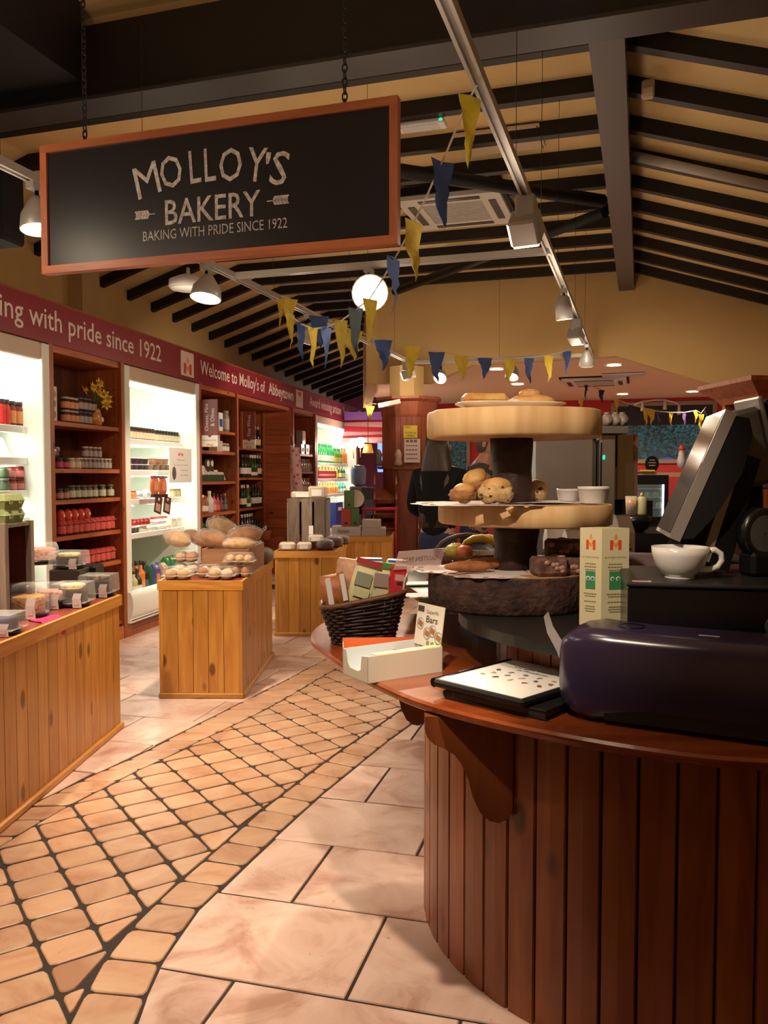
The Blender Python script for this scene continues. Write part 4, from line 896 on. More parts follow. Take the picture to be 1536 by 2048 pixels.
row(jar(.035, .085, C(.5, .35, .1), C(.66, .58, .35, .6), C(.2, .15, .08)), 'cheese_pot', 'pale yellow pot right of the snack bags in the middle fridge', 'pot', 345, 353, 2, -.21, f_[2], 'pale pots'); row(jar(.036, .085, orgl, C(.62, .35, .16, .6), C(.2, .1, .05)), 'cheese_pot', 'orange-brown pot right of the snack bags in the middle fridge', 'pot', 357, 366, 2, -.21, f_[2], 'orange-brown pots'); row(jar(.036, .075, blk, C(.2, .2, .2, .6), C(.05, .05, .05)), 'olive_tub', 'black pot at the right end of the third shelf of the middle fridge', 'pot', 373, 381, 2, -.21, f_[2], 'black pots')
row(jar(.045, .055, red, None, C(.12, .02, .02)), 'salsa_tub', 'red tub stacked on the pots at the right of the third shelf', 'tub', 374, 374, 1, -.21, f_[2]+.086)
# fourth shelf: cheeses, tubs
row(tub(C(.10, .07, .06), C(.25, .25, .27)), 'olive_tub', 'black tub at the left end of the fourth shelf of the middle fridge', 'tub', 255, 268, 3, -.21, f_[3], 'black tubs'); row(jar(.04, .06, dred, None, C(.2, .03, .03)), 'chutney_pot', 'dark red pot on top at the left of the fourth shelf', 'pot', 268, 290, 4, -.27, f_[3]+.062, 'dark red pots')
row(carton(.09, .06, .065, C(.68, .58, .38, .6), wht), 'cheese_block', 'pale cheese block on the fourth shelf of the middle fridge', 'cheese', 276, 282, 2, -.20, f_[3], 'pale cheese blocks', 0, .004, False)
for k, px in enumerate((294, 303, 313, 322, 331)): pillow('white wrapped cheese on the fourth shelf of the middle fridge, number %s from the left' % ('one', 'two', 'three', 'four', 'five')[k] if False else ('%s of five pale cheese packets on the fourth shelf, middle fridge' % ('first', 'second', 'third', 'fourth', 'fifth')[k]), px, -.20, f_[3], .15, .055, C(.70, .66, .52))
row(jar(.045, .055, C(.5, .06, .04), wht, C(.35, .03, .03)), 'dip_pot', 'red pot behind the pale cheese packets on the fourth shelf', 'pot', 307, 325, 3, -.33, f_[3]+.06, 'red pots'); row(carton(.12, .07, .04, wht, None), 'cheese_board', 'flat white carton under the red pots', 'carton', 307, 325, 3, -.33, f_[3]+.001, 'flat white cartons', 0, .004, False)
row(carton(.10, .06, .10, C(.70, .66, .50, .6), wht), 'cheese_block', 'tall cream carton right of the pale cheese packets', 'carton', 341, 352, 2, -.21, f_[3], 'tall cream cartons', 0, .004, False); row(jar(.036, .075, blk, wht, C(.1, .1, .1)), 'pate_jar', 'small black jar beside the tall cream cartons', 'jar', 360, 366, 2, -.21, f_[3], 'small black jars'); row(carton(.11, .07, .085, C(.40, .22, .12), None), 'cracker_box', 'brown cracker box at the right end of the fourth shelf', 'box', 373, 382, 2, -.21, f_[3], 'brown cracker boxes', 0, .004, False)
for k, px in enumerate((348, 362, 375)): pillow('%s of three white packets lying above the cream cartons in the middle fridge' % ('left', 'middle', 'right')[k], px, -.30, f_[3]+.105, .2, .07, C(.78, .78, .76))
# deck: bottles and juice cartons
dk = fbz and Z(300, 1170)-.08
for i, (px, n, body, lab, h) in enumerate(((256, -.06, C(.45, .42, .10), cream, .25), (262, -.14, C(.55, .12, .03), orgl, .29), (266, -.04, C(.5, .48, .25), wht, .24), (272, -.13, C(.75, .20, .02), orgl, .30), (274, -.04, blk, wht, .25), (281, -.11, C(.80, .22, .02), C(.8, .3, .1), .30), (288, -.10, C(.03, .01, .02), C(.12, .1, .1), .29))):
    nm = ('olive green', 'orange-red', 'pale green', 'orange', 'black', 'tall bright orange', 'tall black')[i]
    place(bottle(.040, h, body, lab, blk), 'juice_bottle', nm+' drink bottle at the left front of the middle fridge deck', 'bottle', WS(S(px, 1120, n), n, dk), WA)
for i, (px, n) in enumerate(((299, -.10), (308, -.06), (316, -.10), (324, -.04))):
    place(carton(.085, .085, .25, (C(.05, .22, .08), C(.10, .10, .30), C(.08, .08, .28), C(.62, .42, .30))[i], orgl, wht, True), 'juice_carton', ('green juice carton with orange fruit print, leftmost in the middle fridge', 'blue juice carton beside the leftmost green one', 'second blue juice carton in the middle fridge', 'peach-coloured juice carton right of the blue ones')[i], 'carton', WS(S(px, 1120, n), n, dk), WA)
row(carton(.075, .075, .24, C(.06, .32, .08), C(.1, .25, .5, .6), wht, True), 'milk_carton', 'green milk carton behind the bread boxes in the middle fridge', 'carton', 328, 372, 6, -.22, dk+.02, 'green milk cartons', 0, .004, False)
row(bottle(.032, .26, C(.62, .60, .35, .3), wht, C(.70, .58, .12)), 'drink_bottle', 'yellow-capped bottle in the back row of the middle fridge deck', 'bottle', 330, 381, 9, -.42, dk+.10, 'yellow-capped bottles')
# -- second wooden bay
c = b2z
def cart_at(label, px, n, z, w, d, h, m, lab, name='box', cat='box', rz=0): place(carton(w, d, h, m, lab), name, label, cat, WS(S(px, 950, n), n, z), WA+rz)
cart_at('blue box at the left of the top shelf under the olives sign', 430, -.10, c[0], .12, .07, .20, C(.02, .14, .38), wht, 'salt_box'); cart_at('white box with blue rings on the top shelf under the olives sign', 437, -.08, c[0], .12, .07, .21, wht, blue, 'salt_box')
place(jar(.055, .25, C(.32, .24, .2, .2), C(.45, .40, .38, .6), C(.2, .18, .17)), 'spice_jar', 'tall clear jar at the right of the top shelf under the olives sign', 'jar', WS(S(450, 950, -.1), -.1, c[0]), WA)
cart_at('pink-white stacked box, lower one, on the second shelf under the olives sign', 432, -.08, c[1], .16, .10, .12, C(.62, .48, .45, .6), None, 'salt_box'); cart_at('pink-white box standing on another on the second shelf under the olives sign', 430, -.08, c[1]+.121, .12, .08, .10, C(.62, .48, .45, .6), pinkl, 'salt_box')
row(jar(.04, .10, C(.2, .16, .15), wht, C(.5, .45, .4)), 'spice_jar', 'small pale jar at the right of the second shelf under the olives sign', 'jar', 441, 452, 3, -.08, c[1], 'small pale jars')
for i, px in enumerate((408, 416)):
    t = thing('display_tin', ('left', 'right')[i]+' dark tin with a pale oval badge on the third shelf under the olives sign', 'tin', WS(S(px, 950, -.2), -.2, c[2]+.0), WA); MB().box(-.05, .05, -.055, .055, 0, .26, 0, None, .01).obj('body', C(.05, .04, .03), t); MB().lathe([(.035, 0), (.035, .003)], 14, 0, FR((.05, 0, .2), (0, 1, 0), (0, 0, 1), (1, 0, 0))).obj('badge', cream, t)
t = thing('packet_tray', 'green crate holding white cracker packets under the olives sign', 'crate', WS(S(402), -.18, c[2]), WA); w_ = S(456)-S(402)
for x, y, a, b2 in ((.13, .135, 0, w_), (-.1, -.095, 0, w_)): MB().box(x, y, a, b2, 0, .075).obj('crate_side', dgreen, t)
for y in (0, w_-.005): MB().box(-.1, .135, y, y+.005, 0, .075).obj('crate_end', dgreen, t)
MB().box(-.1, .135, 0, w_, 0, .006).obj('crate_base', dgreen, t)
for k in range(5):
    s = S(410+k*10, 950, -.1); h = .2-.025*k; tt = thing('cracker_packet', '%s white cracker packet from the left in the green crate' % ('first', 'second', 'third', 'fourth', 'fifth')[k], 'food pack', WS(s, -.13, c[2]+.008), WA)
    Mx = Matrix.Rotation(R(-20), 4, 'Y'); MB().box(-.015, .015, -.07, .07, 0, h, 0, Mx, .006).obj('packet', C(.66, .58, .54, .5), tt); MB().box(.015, .017, -.04, .04, h*.4, h*.8, 0, Mx).obj('label', C(.5, .4, .36, .6), tt)
for i, (px, m, lab, h, r) in enumerate(((405, C(.5, .05, .04), wht, .20, .036), (410, C(.15, .2, .05), wht, .19, .034), (418, C(.62, .55, .48), C(.6, .5, .45), .24, .050), (427, C(.45, .08, .10), pinkl, .21, .034), (434, C(.4, .02, .03), redl, .20, .032), (441, C(.08, .02, .03), C(.15, .08, .08), .19, .034), (449, C(.05, .04, .03), C(.16, .13, .1), .20, .036))):
    place(bottle(r, h, m, lab, (wht, red, cream, blk, blk, blk, C(.2, .15, .1))[i]), 'dressing_bottle', ('red', 'green and white', 'fat cream-coloured', 'pink', 'deep red', 'dark plum', 'blackish')[i]+' dressing bottle on the fourth shelf under the olives sign', 'bottle', WS(S(px, 950, -.09), -.09, c[3]), WA)
for i, px in enumerate((404, 412, 420, 428, 436, 444, 452)):
    place(bottle(.036, .23, (dgreen, dgreen, brown, brown, C(.04, .06, .18), C(.25, .03, .05), C(.2, .03, .1))[i], None, (blk, blk, blk, yell, yell, yell, yell)[i]), 'oil_bottle', '%s bottle from the left on the shelf behind the bread, under the olives sign' % ('first', 'second', 'third', 'fourth', 'fifth', 'sixth', 'seventh')[i], 'bottle', WS(S(px, 1050, -.12), -.12, c[4]), WA)
# -- wine alcove
wine = C(.012, .014, .008, .2); wl1 = bottle(.038, .31, wine, wht, blk, .56, .38, .16, .42, 12, 'capsule'); wl2 = bottle(.038, .31, wine, cream, C(.55, .5, .45), .56, .38, .16, .42, 12, 'capsule'); wg = bottle(.040, .31, C(.03, .06, .01, .2), wht, wht, .52, .36, .10, .24, 12, 'capsule')
def wrow(pr, label, px0, px1, cnt, z, grp, n=-.43): row(pr, 'wine_bottle', label, 'wine bottle', px0, px1, cnt, n, z, grp, 0, .004, True)
wrow(wl2, 'wine bottle on the top alcove shelf beside the Fine Wines sign', 503, 516, 3, wz[0], 'wine bottles on the top shelf'); place(bottle(.042, .33, blk, C(.7, .28, .05, .6), blk, .5, .36, .05, .22, 12, 'capsule'), 'wine_bottle', 'black wine bottle with an orange label on the top alcove shelf', 'wine bottle', WS(S(523, 880, -.43), -.43, wz[0]), WA)
wrow(wl1, 'white-labelled wine bottle, left group of the second alcove shelf', 483, 497, 5, wz[1], 'left wine bottles, second shelf'); wrow(wg, 'wine bottle with a low white label in the middle of the second alcove shelf', 501, 510, 3, wz[1], 'middle wine bottles, second shelf'); wrow(wl2, 'wine bottle with a pale capsule at the right of the second alcove shelf', 515, 525, 3, wz[1], 'right wine bottles, second shelf')
wrow(wl2, 'wine bottle with a pale capsule at the left of the third alcove shelf', 483, 487, 2, wz[2], 'left wine bottles, third shelf'); place(bottle(.046, .31, C(.06, .13, .02, .2), wht, wht, .45, .34, .06, .2, 12, 'capsule'), 'wine_bottle', 'green sparkling wine bottle on the third alcove shelf', 'wine bottle', WS(S(495, 990, -.41), -.41, wz[2]), WA); wrow(wl1, 'white-labelled wine bottle right of the green one on the third alcove shelf', 504, 526, 5, wz[2], 'right wine bottles, third shelf')
wrow(wl2, 'wine bottle on the lowest visible alcove shelf above the bread', 483, 503, 5, wz[3], 'wine bottles, lowest shelf'); wrow(bottle(.03, .2, wine, None, blk), 'small dark bottle at the right of the lowest visible alcove shelf', 508, 518, 3, wz[3], 'small dark bottles')
t = thing('hanging_basket', 'small orange wicker basket at the right of the wine shelves', 'basket', WS(S(530, 1068, -.3), -.3, Z(530, 1080, -.3)), WA)
MB().lathe([(.06, 0), (.09, .12), (.10, .14), (.085, .12), (.055, .01)], 14).obj('basket', wood('wicker_orange', (.5, .18, .05), (.3, .08, .02), 'X', 4, 0), t); MB().tube([(0, .1*math.cos(a), .14+.1*math.sin(a)) for a in [math.pi*k/8 for k in range(9)]], .006, 6).obj('handle', M_oran, t)
# -- apron on a hanger, far bay goods
t = thing('apron', 'pink floral apron hanging on the post beside the wine alcove', 'apron', WS(S(583), .06, Z(583, 990)), WA)
hh = Z(583, 895)-Z(583, 990); w_ = .42; m = MB(); rows = []
for i in range(9):
    f0 = i/8; ww = w_*(1-.22*f0); rows.append([(ww*u-.1+.0*f0, .03*math.sin(u*14+f0*2)-.02, hh*f0) for u in [k/8-.5 for k in range(9)]])
m.loft(rows, 0, True, None, False, False); m.loft([[(x, y+.004, z) for x, y, z in r_] for r_ in rows], 0, True, None, False, False)
def floral():
    mm, n, N, L, P = nt('floral'); tc = N.new('ShaderNodeTexCoord'); vo = N.new('ShaderNodeTexVoronoi'); vo.inputs['Scale'].default_value = 14; L.new(tc.outputs['Object'], vo.inputs['Vector']); rp = N.new('ShaderNodeValToRGB'); e = rp.color_ramp.elements
    e[0].position = .2; e[0].color = (.62, .06, .14, 1); e[1].position = .42; e[1].color = (.66, .45, .42, 1); L.new(vo.outputs['Distance'], rp.inputs['Fac']); L.new(rp.outputs[0], P.inputs['Base Color']); P.inputs['Roughness'].default_value = .8; return mm
M_flo = floral(); m.obj('skirt', M_flo, t); MB().box(-.12-.0, .1-.12, -.03, -.01, hh-.01, hh+.03).obj('waistband', C(.6, .5, .48), t)
MB().tube([(-.14, -.02, hh+.02), (-.06, -.01, hh+.2), (.0, -.02, hh+.02)], .006, 6).obj('strap', C(.6, .5, .48), t); MB().box(-.2, .05, -.03, .0, -.09, -.0).obj('hem', C(.55, .4, .38), t)
d3 = b3z
row(carton(.16, .1, .15, C(.42, .32, .30, .3), C(.3, .16, .16, .6)), 'gift_box', 'clear gift box on the top shelf of the narrow far bay', 'gift box', 600, 618, 3, -.08, d3[0], 'clear gift boxes', 0, .004, False); cart_at('tall clear gift box standing on the others in the narrow far bay', 602, -.08, d3[0]+.151, .16, .1, .2, C(.42, .34, .33, .3), pinkl, 'gift_box', 'gift box')
row(bottle(.05, .19, C(.5, .42, .38, .2), None, C(.55, .5, .46)), 'glass_bottle', 'clear glass bottle on the second shelf of the narrow far bay', 'bottle', 599, 620, 6, -.08, d3[1], 'clear bottles, second shelf'); row(bottle(.045, .21, C(.42, .26, .22, .2), cream, C(.5, .36, .32)), 'glass_bottle', 'pinkish bottle on the third shelf of the narrow far bay', 'bottle', 599, 624, 7, -.08, d3[2], 'pinkish bottles, third shelf')
# -- farthest fridge
e_ = fcz
gb = bottle(.055, .33, C(.02, .40, .10, .2), wht, C(.02, .3, .1), .6, .3)
row(gb, 'drink_bottle', 'large green drink bottle on the top shelf of the farthest fridge', 'bottle', 635, 662, 7, -.22, e_[0], 'large green bottles'); row(bottle(.055, .28, C(.10, .30, .05, .2), C(.6, .5, .1, .6), C(.02, .3, .1), .6, .3), 'drink_bottle', 'yellow-labelled green bottle in the middle of the top shelf of the farthest fridge', 'bottle', 668, 679, 4, -.22, e_[0], 'yellow-labelled green bottles'); row(bottle(.055, .30, C(.75, .25, .05, .2), orgl, C(.7, .2, .05), .6, .3), 'drink_bottle', 'large orange drink bottle on the top shelf of the farthest fridge', 'bottle', 684, 698, 4, -.22, e_[0], 'large orange bottles')
t = thing('shelf_banner', 'red promotional strip with white print on the second shelf of the farthest fridge', 'banner', WS(S(634, 950, -.14), -.14, e_[1]+.01), WA); w_ = S(674)-S(634); MB().box(0, .004, 0, w_, 0, .13).obj('strip', C(.55, .03, .03), t); MB().box(.004, .005, .1, w_-.1, .045, .075).obj('print', C(.75, .5, .48), t)
row(bottle(.045, .22, C(.65, .40, .05, .2), yell, yell), 'drink_bottle', 'yellow bottle behind the red strip in the farthest fridge', 'bottle', 640, 676, 7, -.30, e_[1], 'yellow bottles'); row(bottle(.045, .25, C(.03, .08, .03, .2), C(.5, .5, .2, .6), blk), 'drink_bottle', 'dark bottle right of the red strip in the farthest fridge', 'bottle', 680, 697, 4, -.22, e_[1], 'dark bottles')
row(bottle(.045, .20, C(.70, .32, .05, .2), orgl, org), 'drink_bottle', 'small orange bottle on the third shelf of the farthest fridge', 'bottle', 636, 672, 8, -.22, e_[2], 'small orange bottles'); row(bottle(.045, .21, C(.05, .35, .22, .2), wht, C(.1, .4, .3)), 'drink_bottle', 'small green bottle at the right of the third shelf of the farthest fridge', 'bottle', 676, 692, 4, -.22, e_[2], 'small green bottles')
row(proto('can', [('can', MB().lathe([(.028, 0), (.033, .006), (.033, .105), (.027, .115)], 12), C(.35, .45, .55, .3, metal=.5)), ('label', MB().lathe([(.0335, .02), (.0335, .09)], 12, 0, None, True, False), C(.55, .62, .66, .5))]), 'drink_can', 'silver-blue drink can on the lower shelf of the farthest fridge', 'can', 636, 696, 10, -.22, e_[3], 'drink cans')
t = thing('drinks_tower', 'dark blue upright box standing in the lower part of the farthest fridge', 'box', WS(S(676, 1010, .1), .05, .50), WA); MB().box(-.08, .08, -.22, .22, 0, .44, 0, None, .005).obj('carton', C(.02, .05, .28), t); MB().box(.081, .083, -.12, .12, .3, .36).obj('print', wht, t)
row(bottle(.036, .22, C(.45, .55, .62, .2), wht, C(.1, .2, .5)), 'water_bottle', 'water bottle on the deck of the farthest fridge', 'bottle', 650, 694, 8, -.22, .45, 'water bottles')
# ================================================================== WOODEN KIOSKS ON THE FLOOR
KZ = .742
def kiosk(label, fl_, w, d, rz, h=KZ, front=True):
    """fl_: front left floor corner; x to the right, y away"""
    t = thing('display_counter', label, 'counter', (fl_[0], fl_[1], 0), rz); e = .02
    MB().box(e, w-e, e, d-e, 0, h-.03).obj('carcass', M_dark, t)
    n = max(4, round((w-.04)/.098))
    for k in range(n):
        a, b_ = .02+(w-.04)*k/n, .02+(w-.04)*(k+1)/n; MB().box(a+.0012, b_-.0012, .0, .022, .03, h-.055, 0, None, .0015).obj('plank', M_pine, t)
    n = max(4, round((d-.04)/.098))
    for k in range(n):
        a, b_ = .02+(d-.04)*k/n, .02+(d-.04)*(k+1)/n; MB().box(w-.022, w, a+.0012, b_-.0012, .03, h-.055, 0, None, .0015).obj('plank', M_pine, t)
    for x in (0, w-.024): MB().box(x, x+.024, -.004, .02, .0, h-.05).obj('corner_post', M_pine, t)
    MB().box(-.008, w+.008, -.010, .016, 0, .034, 0, None, .006).obj('plinth', M_pinex, t); MB().box(w-.012, w+.014, .016, d, 0, .034, 0, None, .006).obj('plinth', M_pineh, t)
    MB().box(0, w, 0, d, h-.03, h-.004).obj('top', mat('top_red', (.20, .035, .018), .35), t)
    MB().box(-.008, w+.008, -.010, .010, h-.058, h).obj('edge_trim', M_pinex, t); MB().box(w-.010, w+.008, .010, d, h-.058, h).obj('edge_trim', M_pineh, t); MB().box(-.008, w+.008, d-.01, d+.008, h-.058, h).obj('edge_trim', M_pinex, t)
    MB().box(-.008, .010, .010, d-.01, h-.058, h).obj('edge_trim', M_pineh, t); MB().box(0, .018, .02, d-.02, .03, h-.055).obj('side_panel', M_pine, t)
    return t
kiosk('honey pine counter at the left edge, loaded with boxed cakes', (-2.15, 2.65), .62, 1.90, R(-2.3))
kiosk('middle honey pine counter piled with bread and bun boxes', (-1.405, 5.12), .52, 1.24, R(-1))
kiosk('honey pine counter behind the bread counter, carrying the grey crate', (-.945, 7.12), .525, .95, R(-3))
kiosk('farthest honey pine counter with the red and green tea boxes', (-.62, 8.85), .70, .8, R(-3))
M_cl = M_clear
def bumpy(m, r, h, amp=.05, seg=22, rings=5, seed=0, top=True):
    rs = []
    for i in range(rings+1):
        z = h*i/rings; rs.append([((r+amp*r*math.sin(5*a+seed+i)*math.sin(3.1*a+i*1.7))*math.cos(a), (r+amp*r*math.sin(5*a+seed+i)*math.sin(3.1*a+i*1.7))*math.sin(a), z) for a in [math.tau*k/seg for k in range(seg)]])
    rs.append([(x*.9, y*.9, h+.006) for x, y, _ in rs[-1]]); m.loft(rs, 0, True); return m
def crumbly(nm, c1, c2, sc=60): return mat(nm, c1, .9, col2=c2, vs_=sc, bump=.8, bs=sc)
def cake(label, px, py, r, h, m_cake, boxed, z=None, m_top=None, lab=None, tray_h=.018, dome=.10):
    q = fl(px, py, KZ); d = q.y; zz = KZ if z is None else z
    if z is not None: q = at(px, py, d); 
    t = thing('boxed_cake', label, 'cake', (q.x, q.y, zz), random.uniform(-.1, .1))
    MB().lathe([(r*1.0, 0), (r*1.12, .004), (r*1.2, tray_h), (r*1.15, tray_h), (r*1.05, .006)], 24).obj('tray', M_gloss, t)
    bumpy(MB(), r*.95, h, .025, seed=px).obj('cake', m_cake, t, (0, 0, .007))
    if m_top: bumpy(MB(), r*.8, h*.28, .06, seed=px+1).obj('topping', m_top, t, (0, 0, .007+h))
    hh = h + dome*.5
    if boxed == 'dome': MB().lathe([(r*1.17, tray_h), (r*1.12, hh*.8), (r*1.0, hh), (.004, hh+.004)], 24, 0, None, True, False).obj('lid', M_cl, t)
    else:
        a = r*1.16; MB().loft([[(-a, -a, tray_h), (a, -a, tray_h), (a, a, tray_h), (-a, a, tray_h)], [(-a*.95, -a*.95, hh), (a*.95, -a*.95, hh), (a*.95, a*.95, hh), (-a*.95, a*.95, hh)]], 0, False).obj('lid', M_cl, t)
    if lab:
        g = MB(); x0 = r*.55; g.loft([[(x0-.01, -r*1.18, .0), (x0+.035, -r*1.18, .0)], [(x0-.012, -r*1.2, hh*.4), (x0+.03, -r*1.2, hh*.4)], [(x0-.004, -r*1.17, hh*.62), (x0+.036, -r*1.17, hh*.62)]], 0, False, None, False, False)
        o = g.obj('label', mat('label_paper', (.40, .34, .33), .7), t); MB().box(x0-.004, x0+.022, -r*1.215, -r*1.205, hh*.12, hh*.3).obj('print', C(.45, .30, .26), o)
    return t
oat = crumbly('oat_cake', (.48, .26, .08), (.28, .12, .03)); pinkc = crumbly('pink_icing', (.60, .34, .26), (.42, .20, .14)); choc = crumbly('chocolate', (.05, .022, .012), (.02, .01, .006)); creamc = crumbly('cream_top', (.70, .56, .30), (.50, .36, .15)); coco = crumbly('coconut', (.42, .20, .08), (.20, .08, .03))
cake('oat-coated cake in a clear dome at the front of the left counter', 54, 1232, .085, .085, oat, 'dome', None, None, True, .018, .14)
cake('small coconut cake in a square clear box against the crate', 38, 1200, .055, .10, coco, 'box', KZ, None, None, .03, .10)
cake('pink cake low in a black tray between the oat cake and the cream cake', 104, 1213, .07, .07, pinkc, 'dome', None, None, True, .04, .10)
cake('large pink iced cake on the topmost black tray of the left counter', 78, 1172, .10, .08, pinkc, 'dome', .875, None, None, .03, .09)
MB().box(-.09, .09, -.08, .08, 0, .128, 0, None, .01).obj('x_riser', M_gloss); o = bpy.data.objects['x_riser']; o.name = 'cake_riser'; q = fl(78, 1206, KZ); o.location = (q.x, fl(78, 1172, KZ).y, KZ); tag(o, 'black riser under the large pink cake', 'riser')
cake('dark cake with a cream top at the front right of the cake group', 146, 1210, .075, .075, choc, 'box', None, creamc, True, .02, .08)
cake('cream-topped cake stacked above the dark cream-topped one', 140, 1180, .075, .055, choc, 'box', .872, creamc, True, .02, .08)
MB().box(-.085, .085, -.085, .085, 0, .125, 0, None, .006).obj('x_riser', mat('smoky_box', (.03, .025, .022), .3)); o = bpy.data.objects['x_riser']; o.name = 'cake_riser'; q = fl(140, 1180, KZ); o.location = (q.x, q.y, KZ); tag(o, 'dark box under the stacked cream-topped cake', 'riser')
cake('dark chocolate cake nearest the far end of the left counter', 198, 1190, .075, .075, choc, 'box', None, crumbly('choc_shavings', (.25, .18, .13), (.05, .03, .02)), True, .02, .08)
cake('cake pack with a white label cut off by the left edge', 2, 1266, .07, .06, mat('berry_cake', (.08, .07, .12), .7, var=.4), 'box', None, None, True, .02, .05)
# pink napkin hanging over the edge
m = MB(); a = fl(30, 1232, KZ); g0 = []
for i in range(7):
    u = i/6; g0.append([(a.x+.02+.17*u+.02*k, a.y-.05+.16*k-.12*u, KZ+.004+.004*math.sin(6*u+k)) for k in (0, .5, 1)])
m.loft(g0, 0, True, None, False, False); g1 = [[(x, y, z) for x, y, z in g0[-1]], [(x+.03, y-.01, z-.02) for x, y, z in g0[-1]], [(x+.034, y-.015, z-.05-.02*i) for i, (x, y, z) in enumerate(g0[-1])]]
m.loft(g1, 0, True, None, False, False); tag(m.obj('napkin', C(.62, .01, .10, .8)), 'bright pink napkin lying at the edge of the left counter', 'napkin')
# wooden crate with its open side to the aisle
CX, CY, CH, CW, CD = -1.66, 3.60, .44, .42, .29
t = thing('wooden_crate', 'grey wooden crate standing on end on the left counter behind the cakes', 'crate', (CX, CY, KZ))
M_cr = wood('crate_grey', (.22, .16, .12), (.12, .085, .065), 'Z', 1.5, .2, .8)
MB().box(-CW, -CW+.02, 0, CD, 0, CH).obj('end_board', M_cr, t); MB().box(-CW+.02, -.0, CD-.014, CD, 0, CH).obj('back_board', M_dark, t)
for z in (0, CH-.016): MB().box(-CW, .0, 0, CD, z, z+.016).obj('slat', M_cr, t)
for k in range(3): MB().box(-CW, -.012, .0, .014, .018+k*.137, .148+k*.137).obj('slat', M_cr, t)
for y in (-.004, CD-.03): MB().box(-.022, .004, y, y+.034, 0, CH+.004).obj('corner_batten', M_cr, t)
cz = KZ+CH
def loaf(m, L_, r, M=None, sc=(1, 1)):
    m.ball((0, 0, r*.8), L_/2, r*1.1, r*.85, 16, 10, 0, M, lambda d: 1+.05*math.sin(10*d.x)*max(0, d.z)+.12*(1-abs(d.x))**2)
bread = mat('bread_crust', (.50, .22, .07), .7, col2=(.30, .10, .025), vs_=14, bump=.3, bs=30)
pale = mat('bread_pale', (.62, .40, .20), .75, col2=(.42, .22, .08), vs_=18, bump=.4, bs=40)
def bag_bread(label, loc, L_, r, rz, m_=None, tilt=0, name='bread_bag', cat='bread'):
    L_, r = L_*.92, r*1.22
    t = thing(name, label, cat, loc, 0, None, (0, tilt, rz)); m = MB(); loaf(m, L_, r); m.obj('loaf', m_ or bread, t)
    b_ = MB(); b_.ball((0, 0, r*.85), L_*.53, r*1.35, r*1.1, 14, 8, 0, None, lambda d: 1+.05*math.sin(13*d.y+7*d.x)); b_.obj('wrapper', M_cl, t)
    k = MB(); k.loft([[(L_*.5, .03*math.cos(a), r*.85+.02*math.sin(a)) for a in [math.tau*j/8 for j in range(8)]], [(L_*.58, .012*math.cos(a), r+.01*math.sin(a)) for a in [math.tau*j/8 for j in range(8)]], [(L_*.68, .05*math.cos(a), r*1.2+.014*math.sin(a)) for a in [math.tau*j/8 for j in range(8)]]], 0, True, None, False); k.obj('knot', M_cl, t)
    return t
bag_bread('wrapped golden loaf on top of the grey crate at the left edge', (CX-.22, CY+.12, cz), .18, .055, R(60), mat('golden_loaf', (.60, .32, .08), .6, var=.3, vs_=10))
t = thing('bread_basket', 'brown wicker basket edge on the crate at the left border', 'basket', (CX-.37, CY+.1, cz)); MB().lathe([(.07, 0), (.09, .09), (.095, .10), (.08, .09), (.065, .01)], 14).obj('basket', mat('wicker_brown', (.14, .06, .03), .7, bump=.8, bs=80), t); MB().ball((0, 0, .10), .07, .07, .04).obj('roll', pale, t)
eggc = mat('egg_carton', (.20, .24, .09), .9, bump=.3, bs=60)
for lv in (0, 1):
    t = thing('egg_carton', ('lower', 'upper')[lv]+' green egg carton stacked on the grey crate', 'egg carton', (CX-.07, CY+.14, cz+.066*lv), R(-6))
    MB().loft([[(-.05, -.07, 0), (.05, -.07, 0), (.05, .07, 0), (-.05, .07, 0)], [(-.06, -.08, .035), (.06, -.08, .035), (.06, .08, .035), (-.06, .08, .035)]], 0, False).obj('base', eggc, t)
    MB().loft([[(-.062, -.082, .036), (.062, -.082, .036), (.062, .082, .036), (-.062, .082, .036)], [(-.05, -.07, .065), (.05, -.07, .065), (.05, .07, .065), (-.05, .07, .065)]], 0, False).obj('lid', eggc, t)
    for y in (-.04, .04): MB().box(.055, .066, y-.012, y+.012, .022, .04).obj('tab', eggc, t)
# ---- bread counter
q0 = fl(455, 1140, KZ); BX0, BX1, BY0 = -1.20, -.90, 5.42
t = thing('bread_stand', 'plain wooden tray box raised on the bread counter', 'box', (BX0, BY0, KZ), R(-1)); w_, d_, h_ = .31, .62, .17
M_bx = wood('bread_box', (.40, .20, .10), (.30, .13, .06), 'X', 1, .15, .6)
MB().box(0, w_, 0, .012, .06, h_).obj('front_board', M_bx, t); MB().box(0, w_, d_-.012, d_, 0, h_).obj('back_board', M_bx, t)
for x in (0, w_-.012): MB().box(x, x+.012, .012, d_-.012, 0, h_).obj('side_board', wood('bread_box_side', (.40, .20, .10), (.30, .13, .06), 'Y', 1, .15, .6), t)
MB().box(.012, w_-.012, .012, d_-.012, h_-.03, h_-.02).obj('base', M_bx, t); MB().box(.0, w_, .002, .010, .0, .052).obj('kick_board', M_dark, t)
bt = KZ+h_-.02
